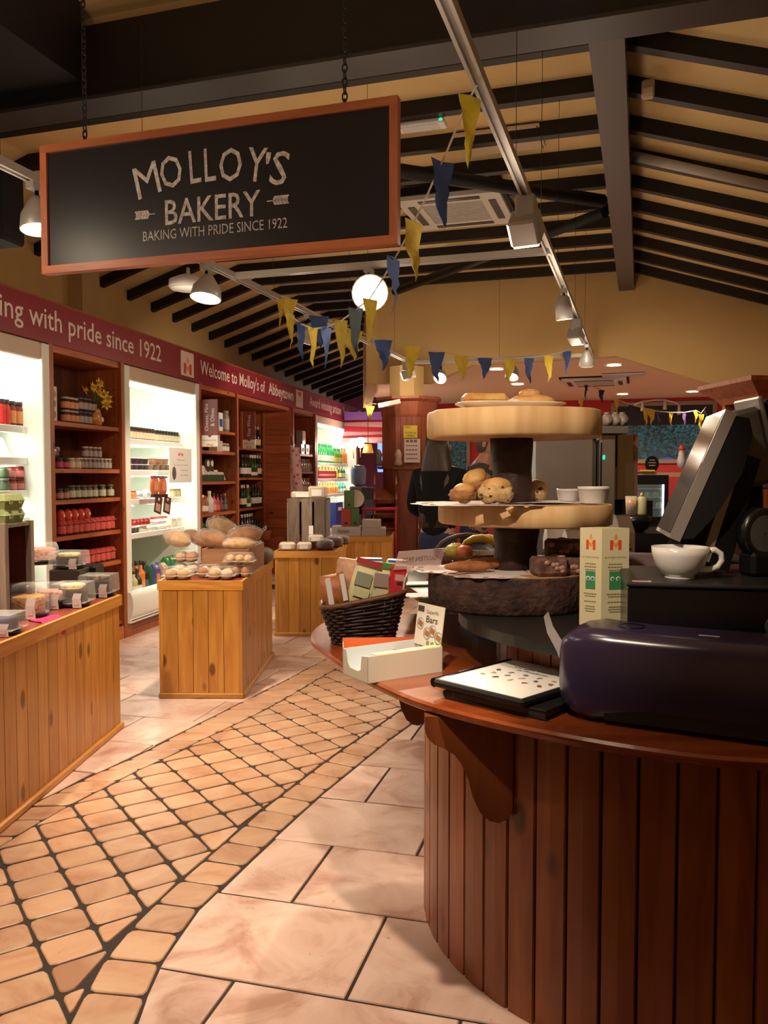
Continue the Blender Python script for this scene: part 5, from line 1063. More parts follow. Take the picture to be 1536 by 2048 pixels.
for i, (px, Y, L_, r, rz, tilt, m_, lab) in enumerate(((352, 5.55, .24, .045, -28, .25, pale, 'grey-brown seeded loaf in a bag, leftmost of the bagged breads'), (395, 5.65, .30, .040, -30, .28, bread, 'long bagged baguette lying left of the middle of the bread pile'), (425, 5.60, .28, .045, -20, .22, bread, 'bagged crusty baguette in front of the bread pile'), (440, 5.85, .26, .055, -25, .35, pale, 'large pale loaf in a clear bag at the back of the bread pile'), (492, 5.62, .26, .058, 14, -.22, bread, 'big split crusty loaf in a bag at the right of the bread pile'), (478, 5.48, .24, .035, 5, 0, pale, 'flat pale bread in front of the split crusty loaf'))):
    bag_bread(lab, (at(px, 1100, Y).x, Y, bt+(.05 if i in (3,) else .012)+abs(tilt)*.10), L_, r, R(rz), m_, tilt)
bag_bread('grey-brown bagged loaf at the back right of the bread counter', (-.90, 6.15, KZ), .22, .05, R(80), mat('brown_loaf', (.22, .13, .08), .7, var=.3))
def bun_box(label, px, py, w=.17, d=.15, z=KZ, Y=None, m_=None, n=(2, 2), h=.075):
    q = fl(px, py, KZ); Y = Y or q.y; x = at(px, py, Y).x; t = thing('bun_box', label, 'bun box', (x, Y, z), random.uniform(-.08, .08))
    for i in range(n[0]):
        for j in range(n[1]):
            cx, cy = (i-(n[0]-1)/2)*w/n[0]*.92, (j-(n[1]-1)/2)*d/n[1]*.92; b_ = MB(); b_.ball((cx, cy, .036), w/n[0]*.46, d/n[1]*.46, .028, 12, 8, 0, None, lambda dd: 1+.05*math.sin(7*dd.x+5*dd.y)); b_.obj('bun', m_ or random.choice([pale, bread, mat('dusted_bun', (.70, .56, .42), .8, var=.35, vs_=25)]), t)
            MB().lathe([(w/n[0]*.34, 0), (w/n[0]*.46, .026)], 10, 0, Matrix.Translation((cx, cy, .0)), True, True).obj('cup', mat('bun_cup', (.35, .22, .14), .6), t)
    a, b_ = w/2, d/2; MB().loft([[(-a, -b_, .024), (a, -b_, .024), (a, b_, .024), (-a, b_, .024)], [(-a*.98, -b_*.98, .036), (a*.98, -b_*.98, .036), (a*.98, b_*.98, .036), (-a*.98, b_*.98, .036)], [(-a*.82, -b_*.75, h), (a*.82, -b_*.75, h), (a*.82, b_*.75, h), (-a*.82, b_*.75, h)]], 0, False).obj('lid', M_cl, t)
    MB().box(-a-.008, a+.008, -b_-.008, b_+.008, .022, .0245).obj('rim', M_cl, t); return t
bun_box('bun box at the front left corner of the bread counter', 357, 1157); bun_box('lower bun box behind the front left one', 374, 1142, Y=5.52); bun_box('upper bun box of the left-hand stack on the bread counter', 374, 1125, .15, .14, KZ+.078, 5.52)
bun_box('bun box in the middle against the wooden tray box', 418, 1148, .14, .13, KZ, 5.335); bun_box('bun box at the front middle of the bread counter', 443, 1157)
bun_box('lower bun box of the right-hand stack on the bread counter', 482, 1147, .14, .10, KZ, 5.34); bun_box('upper bun box with a white tray on the right-hand stack of the bread counter', 479, 1125, .19, .13, KZ+.078, 5.34, pale, (3, 1))
# ---- third counter: crate on end and packets
kz3 = KZ
t = thing('wooden_crate', 'grey slatted crate standing upright on the third counter', 'crate', (-.90, 7.62, kz3), R(-3)); cw, cd, ch = .37, .3, .44
for k in range(3): MB().box(.02+k*.118, .02+k*.118+.098, 0, .014, .0, ch).obj('slat', M_cr, t)
for z in (0, ch-.03): MB().box(0, cw, .014, .03, z, z+.03).obj('batten', M_cr, t)
for x in (0, cw-.014): MB().box(x, x+.014, .02, cd, 0, ch).obj('side_board', M_cr, t)
MB().box(.014, cw-.014, cd-.012, cd, 0, ch).obj('back_board', M_dark, t); MB().box(0, cw, .03, cd, ch-.014, ch).obj('top_board', M_cr, t)
def wrapped(label, loc, w, d, h, m_, rz=0, name='wrapped_cake'):
    t = thing(name, label, 'cake', loc, rz); MB().box(-w/2, w/2, -d/2, d/2, 0, h, 0, None, .012).obj('cake', m_, t); MB().box(-w/2-.006, w/2+.006, -d/2-.006, d/2+.006, 0, h+.008, 0, None, .02).obj('wrapper', M_cl, t)
    MB().box(-w*.3, w*.3, -d/2-.008, -d/2-.0065, h*.2, h*.75).obj('label', M_paper, t); return t
wrapped('white wrapped cake on top of the upright crate, left one', (-.77, 7.75, kz3+ch), .2, .12, .06, mat('white_cake', (.62, .52, .38), .8), .1); wrapped('taller white wrapped box cake on top of the upright crate, right one', (-.62, 7.75, kz3+ch), .16, .13, .11, mat('white_cake2', (.58, .46, .36), .8), -.1)
wrapped('white boxed cake at the front left of the third counter', (-.85, 7.23, kz3), .13, .10, .065, mat('white_cake')); wrapped('white boxed cake beside the front left one on the third counter', (-.70, 7.23, kz3), .12, .10, .065, mat('white_cake'))
wrapped('white boxed cake raised behind the front pair on the third counter', (-.61, 7.36, kz3+.06), .13, .10, .06, mat('white_cake'), .1); o = MB().box(-.07, .07, -.05, .05, 0, .06, 0, None, .004).obj('cake_riser', M_dark, None, (-.61, 7.38, kz3)); tag(o, 'small dark riser under the raised white cake on the third counter', 'riser')
fruit = mat('fruit_cake', (.08, .025, .015), .5, var=.4, vs_=30)
for i, (x, y, r) in enumerate(((-.52, 7.30, .075), (-.46, 7.58, .085), (-.40, 7.85, .07))):
    t = thing('fruit_cake', ('nearest', 'middle', 'farthest')[i]+' dark wrapped fruit cake on the right of the third counter', 'cake', (x, y, kz3)); bumpy(MB(), r*.9, r*.95, .04, 18, 4, i).obj('cake', fruit, t); MB().ball((0, 0, r*.55), r*1.1, r*1.1, r*.75, 14, 8, 0, None, lambda d: 1+.05*math.sin(11*d.x+9*d.y)).obj('wrapper', M_cl, t)
t = thing('price_card', 'small white price card standing on the third counter', 'card', (-.66, 7.45, kz3)); MB().box(-.02, .02, 0, .003, .12, .20).obj('card', M_paper, t); MB().box(-.004, .004, 0, .004, .006, .12).obj('stem', M_clear, t); MB().box(-.02, .02, -.015, .015, 0, .006).obj('foot', M_blk, t)
# ---- farthest counter: tea boxes
def bx(label, px0, px1, y0, y1, Y, m_, name='tea_box', d=.1, pr=None, cat='box'):
    a, b_ = at(px0, y1, Y), at(px1, y0, Y); t = thing(name, label, cat, ((a.x+b_.x)/2, Y, a.z)); w, h = b_.x-a.x, b_.z-a.z
    MB().box(-w/2, w/2, 0, d, 0, h, 0, None, .003).obj('carton', m_, t)
    if pr: MB().box(-w*.16, w*.16, -.002, -.0005, h*.12, h*.26).obj('print', pr, t)
    return t
grn = C(.08, .16, .05, .6); rd = C(.42, .05, .03, .6); Y4 = 8.98; z4 = at(0, 1072, Y4).z
t = bx('white box printed honest on the farthest counter', 663, 722, 1053.5, 1072, Y4, C(.55, .48, .42, .6), 'biscuit_box', .25); g = MB(); v, f = fit("honest", .12, .05); g.add(v, f, 0, False, FACE_NY(-.03, -.002, .055)); g.obj('lettering', M_ink, t)
bx('red tea box standing on the honest box', 683, 701.5, 1017, 1053.2, Y4, rd, 'tea_box', .09, blk); bx('lower green tea box beside the red one', 702, 718, 1017, 1053.2, Y4, grn, 'tea_box', .09, blk); bx('green tea box standing on top of the red and green pair', 688, 708, 981, 1016.8, Y4+.005, grn, 'tea_box', .08, blk)
t = thing('display_plate', 'pale round plate edge behind the topmost green tea box', 'plate', at(711, 998, Y4+.05)); MB().lathe([(.002, 0), (.09, .004), (.098, .012), (.09, .008), (.002, .006)], 24, 0, Matrix.Rotation(R(80), 4, 'X')).obj('plate', C(.6, .48, .36), t); MB().box(-.02, .02, 0, .03, -.1, -.06).obj('stand', M_blk, t)
bx('wide white cake box at the right of the farthest counter, lower', 724, 772, 1056, 1072, Y4, C(.48, .40, .36, .6), 'cake_box', .3, None); bx('white cake box stacked on the wide one', 724, 762, 1040, 1055.8, Y4, C(.48, .40, .36, .6), 'cake_box', .25, None)
# ================================================================== ROUND COUNTER ON THE RIGHT
KX, KY = .93, 2.62; LB, LT = .785, .812; UT = .962
ct = thing('service_counter', 'round service counter clad in reddish pine planks with a polished wooden ledge', 'counter', (KX, KY, 0))
def arc(r, a0, a1, n): return [(r*math.cos(R(a0+(a1-a0)*k/n)), r*math.sin(R(a0+(a1-a0)*k/n))) for k in range(n+1)]
MB().lathe([(.775, 0), (.775, LB-.005)], 64).obj('core', mat('core_dark', (.03, .012, .008), .8), ct)
npl = 58; a1 = 360/npl
pm = MB(); ro, ri = .80, .776; gp = .35
aa = [-a1/2+gp*.5, -a1/2+gp*1.1, 0, a1/2-gp*1.1, a1/2-gp*.5]; rr = [ro-.006, ro, ro+.001, ro, ro-.006]
pm.loft([[(r*math.cos(R(a))-ro, r*math.sin(R(a)), z) for r, a in zip(rr, aa)] + [(ri*math.cos(R(a))-ro, ri*math.sin(R(a)), z) for a in reversed(aa)] for z in (.0, LB-.004)], 0, False)
pme = pm.mesh('plank', M_count)
for k in range(npl):
    a = a1*k
    if 95 < a < 345 or True:
        o = put(pme, 'plank', ct, (ro*math.cos(R(a)), ro*math.sin(R(a)), 0), R(a))
# ledge: follows the counter, flaring out at the left end
le = [(-.27, 3.17), (-.272, 3.0), (-.255, 2.90), (-.222, 2.80), (-.17, 2.65), (-.105, 2.49), (-.03, 2.33), (.09, 2.12), (.27, 1.945), (.47, 1.80), (.66, 1.705), (.80, 1.675), (1.0, 1.66), (1.25, 1.70), (1.5, 1.80)]
le = [(-.18, 3.40), (-.24, 3.30)] + le
for _ in range(2):
    nl = [le[0]]
    for p, q in zip(le, le[1:]): nl += [(p[0]*.75+q[0]*.25, p[1]*.75+q[1]*.25), (p[0]*.25+q[0]*.75, p[1]*.25+q[1]*.75)]
    le = nl + [le[-1]]
poly = [(x-KX, y-KY) for x, y in le] + [(.95, -.3), (.7, .4), (.2, .75), (-.5, .85), (-.95, .86)]
rings = []
for z, k in ((LB, -.012), (LB+.006, -.002), (LB+.015, .0), (LT-.006, .0), (LT, -.008)):
    rings.append([(x*(1+k/max(.2, math.hypot(x, y))), y*(1+k/max(.2, math.hypot(x, y))), z) for x, y in poly])
MB().loft(rings, 0, False).obj('ledge', M_ledge, ct)
# brackets under the ledge
def bracket(ax, ay, ang, L_=.24, H_=.30, th=.045):
    pts = [(0, 0), (L_, 0)] + [(L_*x, -H_*z) for x, z in ((1, .12), (.97, .20), (.90, .26), (.78, .30), (.66, .36), (.57, .46), (.50, .60), (.45, .76), (.37, .90), (.26, .98), (.15, 1.0), (.05, .96), (0, .88))]
    m = MB(); m.loft([[(x, y, z) for x, z in pts] for y in (-th/2, th/2)], 0, False); o = m.obj('bracket', wood('bracket_wood', (.26, .07, .02), (.18, .042, .012), 'Z', .7, 0, .4, .2), ct, (ax, ay, LB-.002), ang); return o
a = R(221); bracket(.795*math.cos(a), .795*math.sin(a), R(178), .225, .275)
a = R(178); bracket(.795*math.cos(a), .795*math.sin(a), R(180), .17, .19)
# raised back: plank riser and black worktop
nr = 46; ar = 360/nr; rm = MB(); ro2 = .565
aa = [-ar/2+.3, 0, ar/2-.3]
rm.loft([[(ro2*math.cos(R(a))-ro2, ro2*math.sin(R(a)), z) for a in aa] + [((ro2-.02)*math.cos(R(a))-ro2, (ro2-.02)*math.sin(R(a)), z) for a in reversed(aa)] for z in (LT, UT-.034)], 0, False); rme = rm.mesh('riser_plank', M_count)
up = ct
for k in range(nr): put(rme, 'riser_plank', up, (ro2*math.cos(R(ar*k)), ro2*math.sin(R(ar*k)), 0), R(ar*k))
pu = arc(.69, 168, 232, 14) + arc(.585, 238, 330, 14) + [(.95, -.1), (1.3, .6), (1.0, 2.0), (-.72, 1.9), (-.86, .75), (-.80, .42)]
MB().prism(pu, UT-.032, UT, 0).obj('worktop_slab', mat('slab_black', (.018, .017, .017), .3), up); MB().prism([(x*.74, y*.74) for x, y in pu], .0, UT-.033).obj('base_cabinet', M_blk, up)
CT = UT
# ---- cake stand of log slices
SX, SY = .435, 2.80
st = thing('log_cake_stand', 'three-tier cake stand made of log slices on dark trunk posts', 'cake stand', (SX, SY, CT))
def slice_mesh(r, h, seed, wob=.06, seg=56, chips=()):
    rnd = random.Random(seed); ph = [rnd.uniform(0, 6.28) for _ in range(5)]
    def rad(a, z):
        k = 1+wob*.5*math.sin(2*a+ph[0])+wob*.35*math.sin(3*a+ph[1])+wob*.22*math.sin(7*a+ph[2])+wob*.12*math.sin(13*a+ph[3])
        return r*k
    m = MB(); rings = []
    for z, s_ in ((0, .97), (h*.08, 1.0), (h*.5, 1.005), (h*.94, 1.0), (h, .985)):
        rings.append([(rad(t_, z)*s_*math.cos(t_), rad(t_, z)*s_*math.sin(t_), z) for t_ in [math.tau*k/seg for k in range(seg)]])
    m.loft(rings, 0, True, None, False); n = len(m.v); 
    m.f.append(tuple(range(seg-1, -1, -1))); m.m.append(1); m.s.append(False); m.f.append(tuple(range(n-seg, n))); m.m.append(1); m.s.append(False)
    return m
M_end = mat('log_end', (.50, .28, .12), .7, col2=(.36, .17, .06), vs_=9, bump=.2, bs=30)
def barkless(nm, c1, c2):
    return wood(nm, c1, c2, 'Z', .55, .12, .65, 0, (.16, .05, .02), .02)
M_sap = barkless('sapwood', (.78, .54, .28), (.60, .35, .15)); M_bark = mat('bark', (.075, .034, .028), .85, col2=(.028, .012, .010), vs_=22, bump=1.0, bs=45)
M_post = mat('trunk_post', (.045, .018, .014), .5, col2=(.018, .008, .007), vs_=14, bump=.6, bs=30)
slice_mesh(.265, .118, 3, .035).obj('base_slice', [M_bark, M_end], st, (-.015, -.02, 0))
slice_mesh(.285, .070, 5, .09).obj('middle_slice', [M_sap, M_end], st, (.045, .0, 1.305-.07-CT))
slice_mesh(.285, .088, 9, .075).obj('top_slice', [M_sap, M_end], st, (-.005, .0, 1.523-CT))
def post(z0, z1, r, x, nm='post'):
    m = MB(); rings = []
    for i in range(7):
        t_ = i/6; z = z0+(z1-z0)*t_; k = 1+.10*abs(t_-.5)*2*(t_ > .5)+.02*math.sin(t_*9); rings.append([((r*k*(1+.05*math.sin(3*a+z*9)))*math.cos(a)+x, (r*k*(1+.05*math.sin(3*a+z*9)))*math.sin(a), z) for a in [math.tau*j/20 for j in range(20)]])
    m.loft(rings, 0, True); m.obj(nm, M_post, st)
post(.117, 1.305-.07-CT+.001, .073, 0.01); post(1.304-CT, 1.524-CT, .066, 0.0)
zt = 1.523+.088; zm = 1.305; zb = CT+.118
MB().box(-.006, .006, -.2, -.19, 0, .001).obj('x', M_paper); bpy.data.objects.remove(bpy.data.objects['x'])
def doily(label, x, y, z, r, sag=0, edge=None, nm='paper_doily'):
    m = MB(); n = 48; rings = []
    for i, f0 in enumerate((.02, .3, .55, .75, .8, .9, 1.0)):
        ring = []
        for k in range(n):
            a = math.tau*k/n; rr_ = r*f0*(1+(.035*(-1)**(k//2) if f0 > .95 else 0)); dz = .0012+.002*math.sin(a*3)*f0
            if edge and rr_ > edge: dz -= 0
            ring.append((rr_*math.cos(a), rr_*math.sin(a), dz+sag*f0*f0*math.sin(a)))
        rings.append(ring)
    v = [p for r_ in rings for p in r_]; f = []
    for i in range(len(rings)-1):
        for j in range(n):
            if i == 4 and j % 3 == 0: continue
            if i == 3 and j % 4 == 1: continue
            f.append((i*n+j, i*n+(j+1) % n, (i+1)*n+(j+1) % n, (i+1)*n+j))
    m.add(v, f, 0, True); m.f.append(tuple(reversed(range(n)))); m.m.append(0); m.s.append(False)
    o = m.obj(nm, mat('doily_paper', (.72, .64, .62), .8), None, (x, y, z)); return tag(o, label, 'doily')
doily('lace paper doily at the front of the bottom log slice', SX-.08, SY-.13, zb, .15); doily('lace paper doily overhanging the left of the bottom log slice', SX-.20, SY-.02, zb+.002, .14); doily('wide paper doily under the scones on the middle slice', SX-.09, SY-.08, zm, .25, .0); doily('second paper doily under the ramekins on the middle slice', SX+.08, SY-.02, zm+.0035, .16)
# goods on the stand
def scone(label, px, py, Y, z, w, h, m_, seed, rot=(0, 0, 0), studs=False, name='scone'):
    x = at(px, py, Y).x; t = thing(name, label, 'scone', (x, Y, z), 0, None, rot)
    b_ = MB(); b_.ball((0, 0, h*.40), w/2, w/2*.95, h*.42, 20, 12, 0, None, lambda d: 1+.07*math.sin(6*d.x+seed)+.07*math.sin(11*d.z+4*d.y+seed)+.04*math.sin(19*d.x+13*d.z)+.03*math.sin(31*d.y-9*d.x)); b_.obj('crumb', m_, t)
    c_ = MB(); c_.ball((0.05*w, 0, h*.66), w/2*.80, w/2*.80, h*.36, 18, 10, 0, None, lambda d: 1+.06*math.sin(7*d.y+seed)); c_.obj('crust', mat('scone_crust', (.50, .21, .055), .6, col2=(.62, .38, .14), vs_=20, bump=.3, bs=60), t)
    if studs:
        rq = random.Random(int(seed*100))
        for k in range(16):
            a = rq.uniform(-3.0, -.1); zz = rq.uniform(.12, .80); cr_ = math.sqrt(max(0, 1-((zz-.40)/.46)**2)); sz_ = rq.uniform(.0028, .0052)
            MB().ball((math.cos(a)*w*.49*cr_, math.sin(a)*w*.465*cr_, h*zz), sz_*1.3, sz_, sz_*.8, 6, 5).obj('raisin', C(.05, .02, .012), t)
    return t
sc_b = mat('scone_brown', (.40, .19, .07), .9, col2=(.27, .11, .035), vs_=35, bump=.8, bs=70); sc_w = mat('scone_white', (.66, .46, .24), .85, col2=(.50, .31, .13), vs_=25, bump=.7, bs=60)
scone('brown wheaten scone lying at the left of the middle slice', 927, 995, 2.66, zm+.006, .090, .062, sc_b, 1); scone('brown square scone leaning on top of the other scones', 958, 985, 2.74, zm+.040, .105, .075, sc_b, 2.4, (.15, -.5, .3)); scone('fruit scone with raisins at the front of the middle slice', 989, 1000, 2.60, zm+.006, .118, .080, sc_w, 4, (0, 0, .2), True); scone('fruit scone half hidden behind the right of the trunk post', 1064, 985, 2.86, zm+.006, .085, .075, sc_w, 5.1, (0, 0.3, 0), True)
def ramekin(label, px, Y, r, h, z):
    x = at(px, 990, Y).x; t = thing('ramekin', label, 'ramekin', (x, Y, z)); m = MB(); n = 40
    rs = [[((r0+(.0025*(-1)**k if fl_ else 0))*math.cos(math.tau*k/n), (r0+(.0025*(-1)**k if fl_ else 0))*math.sin(math.tau*k/n), zz) for k in range(n)] for r0, zz, fl_ in ((r*.78, 0, 0), (r*.8, .002, 1), (r*.95, h*.8, 1), (r*.98, h*.82, 0), (r, h*.86, 0), (r, h, 0), (r*.92, h, 0), (r*.75, .006, 0))]
    m.loft(rs, 0, True); m.obj('bowl', mat('porcelain', (.72, .70, .69), .2), t); MB().lathe([(r*.78, h*.55), (.002, h*.57)], 20, 0, None, True, False).obj('contents', C(.6, .5, .35), t)
ramekin('smaller white ramekin nearest the trunk post on the middle slice', 1137, 2.82, .040, .042, zm+.006); ramekin('larger white ramekin at the right of the middle slice', 1187, 2.66, .050, .054, zm+.004)
# plate with pastries on the top slice
px_, py_ = at(1020, 800, 2.72).x, 2.72
t = thing('serving_plate', 'long cream plate on the top log slice', 'plate', (px_, py_, zt), R(6)); m = MB(); rings = []
for k_, z in ((.70, 0), (.75, .003), (1.0, .020), (1.0, .0235), (.73, .007), (.02, .006)): rings.append([(.178*k_*(abs(math.cos(a))**.6)*math.copysign(1, math.cos(a)), .10*k_*(abs(math.sin(a))**.6)*math.copysign(1, math.sin(a)), z) for a in [math.tau*j/40 for j in range(40)]])
m.loft(rings, 0, True); m.obj('plate', mat('plate_cream', (.78, .68, .50), .25), t)
pastry = mat('puff_pastry', (.68, .42, .14), .6, col2=(.52, .22, .05), vs_=18, bump=.4, bs=50)
t = thing('sausage_roll', 'golden sausage roll at the left of the cream plate', 'pastry', (px_-.085, py_-.01, zt+.020), R(8)); MB().box(-.075, .075, -.035, .035, 0, .034, 0, None, .014).obj('pastry', pastry, t)
for k in range(6): MB().box(-.055+k*.02, -.049+k*.02, -.02, .024, .0335, .0350, 0, None).obj('slash', C(.45, .16, .03), t)
MB().box(-.0755, -.0752+.152, -.02, .02, .008, .022).obj('filling', C(.35, .15, .08), t)
t = thing('turnover', 'pale pastry turnover at the right of the cream plate', 'pastry', (px_+.07, py_, zt+.008), R(-6)); MB().ball((0, 0, .022), .075, .045, .024, 18, 8, 0, None, lambda d: 1+.05*math.sin(9*d.x)).obj('pastry', pastry, t); MB().ball((-.05, -.01, .015), .05, .035, .016, 12, 6).obj('fold', mat('sugar', (.75, .68, .55), .6), t)
for i, (px, py, Y, r) in enumerate(((1060, 782, 2.78, .03),)): tag(MB().ball((0, 0, r*.5), r*1.3, r, r*.55, 12, 8).obj('pastry_bun', pastry, None, (at(px, py, Y).x, Y, zt+.045)), 'small golden pastry resting on the turnover', 'pastry')
# bottom tier: biscuits, tray bakes
bis = mat('ginger_biscuit', (.42, .17, .05), .8, col2=(.32, .11, .03), vs_=30, bump=.4, bs=50)
for i, (px, py, Y, L_, rz) in enumerate(((938, 1140, 2.68, .17, 14), (975, 1128, 2.78, .17, 2))):
    x = at(px, py, Y).x; t = thing('brown_biscuit', ('front', 'back')[i]+' long brown biscuit on the left of the bottom slice', 'biscuit', (x, Y, zb+.008), R(rz)); MB().ball((0, 0, .015), L_/2, .03, .018, 18, 8, 0, None, lambda d: 1+.02*math.sin(12*d.x)).obj('biscuit', bis, t)
    for k in range(6): MB().ball((-.055+k*.022, .004*(-1)**k, .0325), .004, .004, .002, 6, 4).obj('seed', C(.2, .07, .02), t)
rocky = mat('rocky_road', (.09, .04, .03), .7, col2=(.22, .12, .09), vs_=35, bump=.9, bs=40)
for i, (px, py, Y, w, h, z0) in enumerate(((1097, 1185, 2.62, .105, .058, zb), (1150, 1175, 2.66, .13, .055, zb), (1135, 1140, 2.70, .15, .05, zb+.057))):
    x = at(px, py, Y).x; t = thing('rocky_road_slice', ('rocky road slice with pink marshmallow at the front right of the bottom tier', 'dark rocky road slice beside the leaflet tower on the bottom tier', 'dark rocky road slice lying on top of the others')[i], 'traybake', (x, Y, z0+.002), R(8-9*i)); b_ = MB(); b_.box(-w/2, w/2, -.045, .045, 0, h, 0, None, .01); b_.obj('slice', rocky, t)
    for k in range(7): MB().ball((random.uniform(-.4, .4)*w, -.045, random.uniform(.2, .8)*h), .010, .006, .008, 8, 6).obj('marshmallow', C(.40, .22, .19), t)
    for k in range(4): MB().ball((random.uniform(-.4, .4)*w, random.uniform(-.03, .03), h), .014, .010, .006, 8, 6).obj('marshmallow', C(.40, .24, .20), t)
wrapped('white-labelled wrapped cake at the back of the bottom tier', (at(1115, 1125, 2.86).x, 2.86, zb+.06), .07, .05, .03, rocky)
tag(MB().box(-.05, .05, -.04, .04, 0, .06, 0, None, .008).obj('cake_block', rocky, None, (at(1115, 1125, 2.86).x, 2.86, zb)), 'dark cake block supporting the white-labelled cake', 'traybake')
# ================================================================== THINGS ON THE LEDGE AND AT THE TILL
# wicker basket with sloping rim
t = thing('wicker_basket', 'dark wicker basket with a sloping rim at the left end of the ledge', 'basket', (-.075, 2.90, LT), R(4))
M_wk = mat('wicker_dark', (.030, .012, .008), .45, var=.4, vs_=30); M_wkr = mat('wicker_rim', (.16, .065, .03), .5, var=.3, vs_=40)
def bp(u, side):                                # rim rectangle walk -> (x, y)
    pass
def ringpts(f0, n=56):
    w, d = .105+.040*f0, .075+.032*f0; P_ = []
    for k in range(n):
        a = math.tau*k/n; c_, s_ = math.cos(a), math.sin(a); x = w*math.copysign(abs(c_)**.45, c_); y = d*math.copysign(abs(s_)**.45, s_); P_.append((x, y))
    return P_
def rimz(x): return .118+.055*(x+.145)/.29
nrow = 13
for i in range(nrow):
    f0 = i/(nrow-1); pts = []
    for k, (x, y) in enumerate(ringpts(f0)): z = .006+f0*rimz(x); o_ = .0035*(-1)**(k//2+i); rr_ = math.hypot(x, y); pts.append((x*(1+o_/rr_), y*(1+o_/rr_), z))
    MB().tube(pts+[pts[0]], .0052, 5, 0, None, False).obj('weave_row', M_wk, t)
m = MB(); ru, rd_ = ringpts(1.0), ringpts(0); 
for k in range(0, 56, 2): m.tube([(rd_[k][0], rd_[k][1], .004), (ru[k][0], ru[k][1], rimz(ru[k][0])+.01)], .003, 5)
o = m.obj('stakes', M_wk, t); o['kind'] = 'stuff'
MB().tube([(x, y, rimz(x)+.014) for x, y in ringpts(1.03)+[ringpts(1.03)[0]]], .0085, 7, 0, None, False).obj('rim', M_wkr, t); MB().prism(ringpts(0, 24), .002, .008).obj('bottom', M_wk, t)
m = MB(); rings = [[(x*.96, y*.96, .01+f0*(rimz(x)-.01)) for x, y in ringpts(f0, 28)] for f0 in (0, .5, 1)]; m.loft(rings, 0, True, None, False); m.obj('lining', mat('wicker_in', (.02, .01, .008), .8), t)
# packets in the basket
def pack(label, x, y, z, w, d, h, m_, rot, name='biscuit_packet', bands=(), cat='food pack', pil=True):
    w, d, h, z = w*1.12, d*1.1, h*1.18, z+.050
    t = thing(name, label, cat, (x, y, z), 0, None, rot)
    b_ = MB()
    if pil: b_.loft([[(sx*w/2*k, sy*d/2*q, z_) for sx, sy in ((-1, -1), (-.5, -1.15), (.5, -1.15), (1, -1), (1, 1), (.5, 1.15), (-.5, 1.15), (-1, 1))] for z_, k, q in ((0, 1, .25), (h*.12, .97, .9), (h*.5, 1, 1), (h*.86, .97, .8), (h, 1, .1))], 0, True)
    else: b_.box(-w/2, w/2, -d/2, d/2, 0, h, 0, None, .004)
    b_.obj('packet', m_, t)
    for nm, x0, x1, z0, z1, mm in bands: MB().box(x0*w, x1*w, -d*.5-.0125*(1 if pil else .15), -d*.5-.0105*(1 if pil else .08), z0*h, z1*h).obj(nm, mm, t)
    return t
crm = C(.66, .62, .36, .5)
pack('bag of orange-brown biscuits tied with a white ribbon at the low end of the basket', -.165, 2.87, LT+.075, .075, .06, .10, mat('orange_biscuits', (.48, .16, .05), .5, var=.4, vs_=40), (-.05, -.15, .3), 'biscuit_bag', (('ribbon', -.42, -.2, 0, .95, C(.75, .7, .72)), ('ribbon', .2, .4, .2, 1.0, C(.75, .7, .72))))
pack('clear bag of peach-coloured biscuits behind the ribboned bag', -.135, 2.95, LT+.10, .07, .05, .12, mat('peach_biscuits', (.62, .34, .22), .5, var=.3, vs_=40), (.1, .1, -.2), 'biscuit_bag')
pack('cream packet with a red top leaning in the middle of the basket', -.095, 2.87, LT+.075, .082, .035, .145, crm, (-.12, .28, 0), 'cracker_packet', (('top_band', -.5, .5, .88, 1.0, C(.35, .02, .03)), ('photo', -.36, .26, .45, .72, C(.25, .26, .2)), ('text_block', -.3, .3, .22, .38, C(.5, .5, .28))))
pack('cream packet with a green top right of the red-topped packet', -.020, 2.88, LT+.085, .075, .035, .125, crm, (-.08, .12, 0), 'cracker_packet', (('top_band', -.5, .5, .88, 1.0, C(.05, .25, .06)), ('photo', -.3, .3, .42, .74, C(.30, .22, .2)), ('text_block', -.3, .3, .16, .34, C(.5, .5, .3))))
pack('small red box with a white label at the high end of the basket', .042, 2.86, LT+.115, .050, .04, .092, C(.50, .02, .03, .4), (-.05, .1, .15), 'tea_box', (('label', -.25, .3, .52, .72, C(.6, .3, .3)), ('window', -.1, .25, .38, .48, blk)), 'box', False)
pack('white box with a blue top edge standing behind the cream packets', -.055, 2.97, LT+.15, .085, .05, .075, C(.72, .70, .52, .5), (0, .03, .1), 'cracker_box', (('top_band', -.5, .5, .93, 1.0, blue),), 'box', False)
pack('white box with rounded window at the back right of the basket', .045, 2.97, LT+.15, .07, .05, .07, C(.74, .70, .62, .5), (0, .06, -.1), 'cracker_box', (('top_band', -.4, .5, .9, 1.0, blue),), 'box', False)
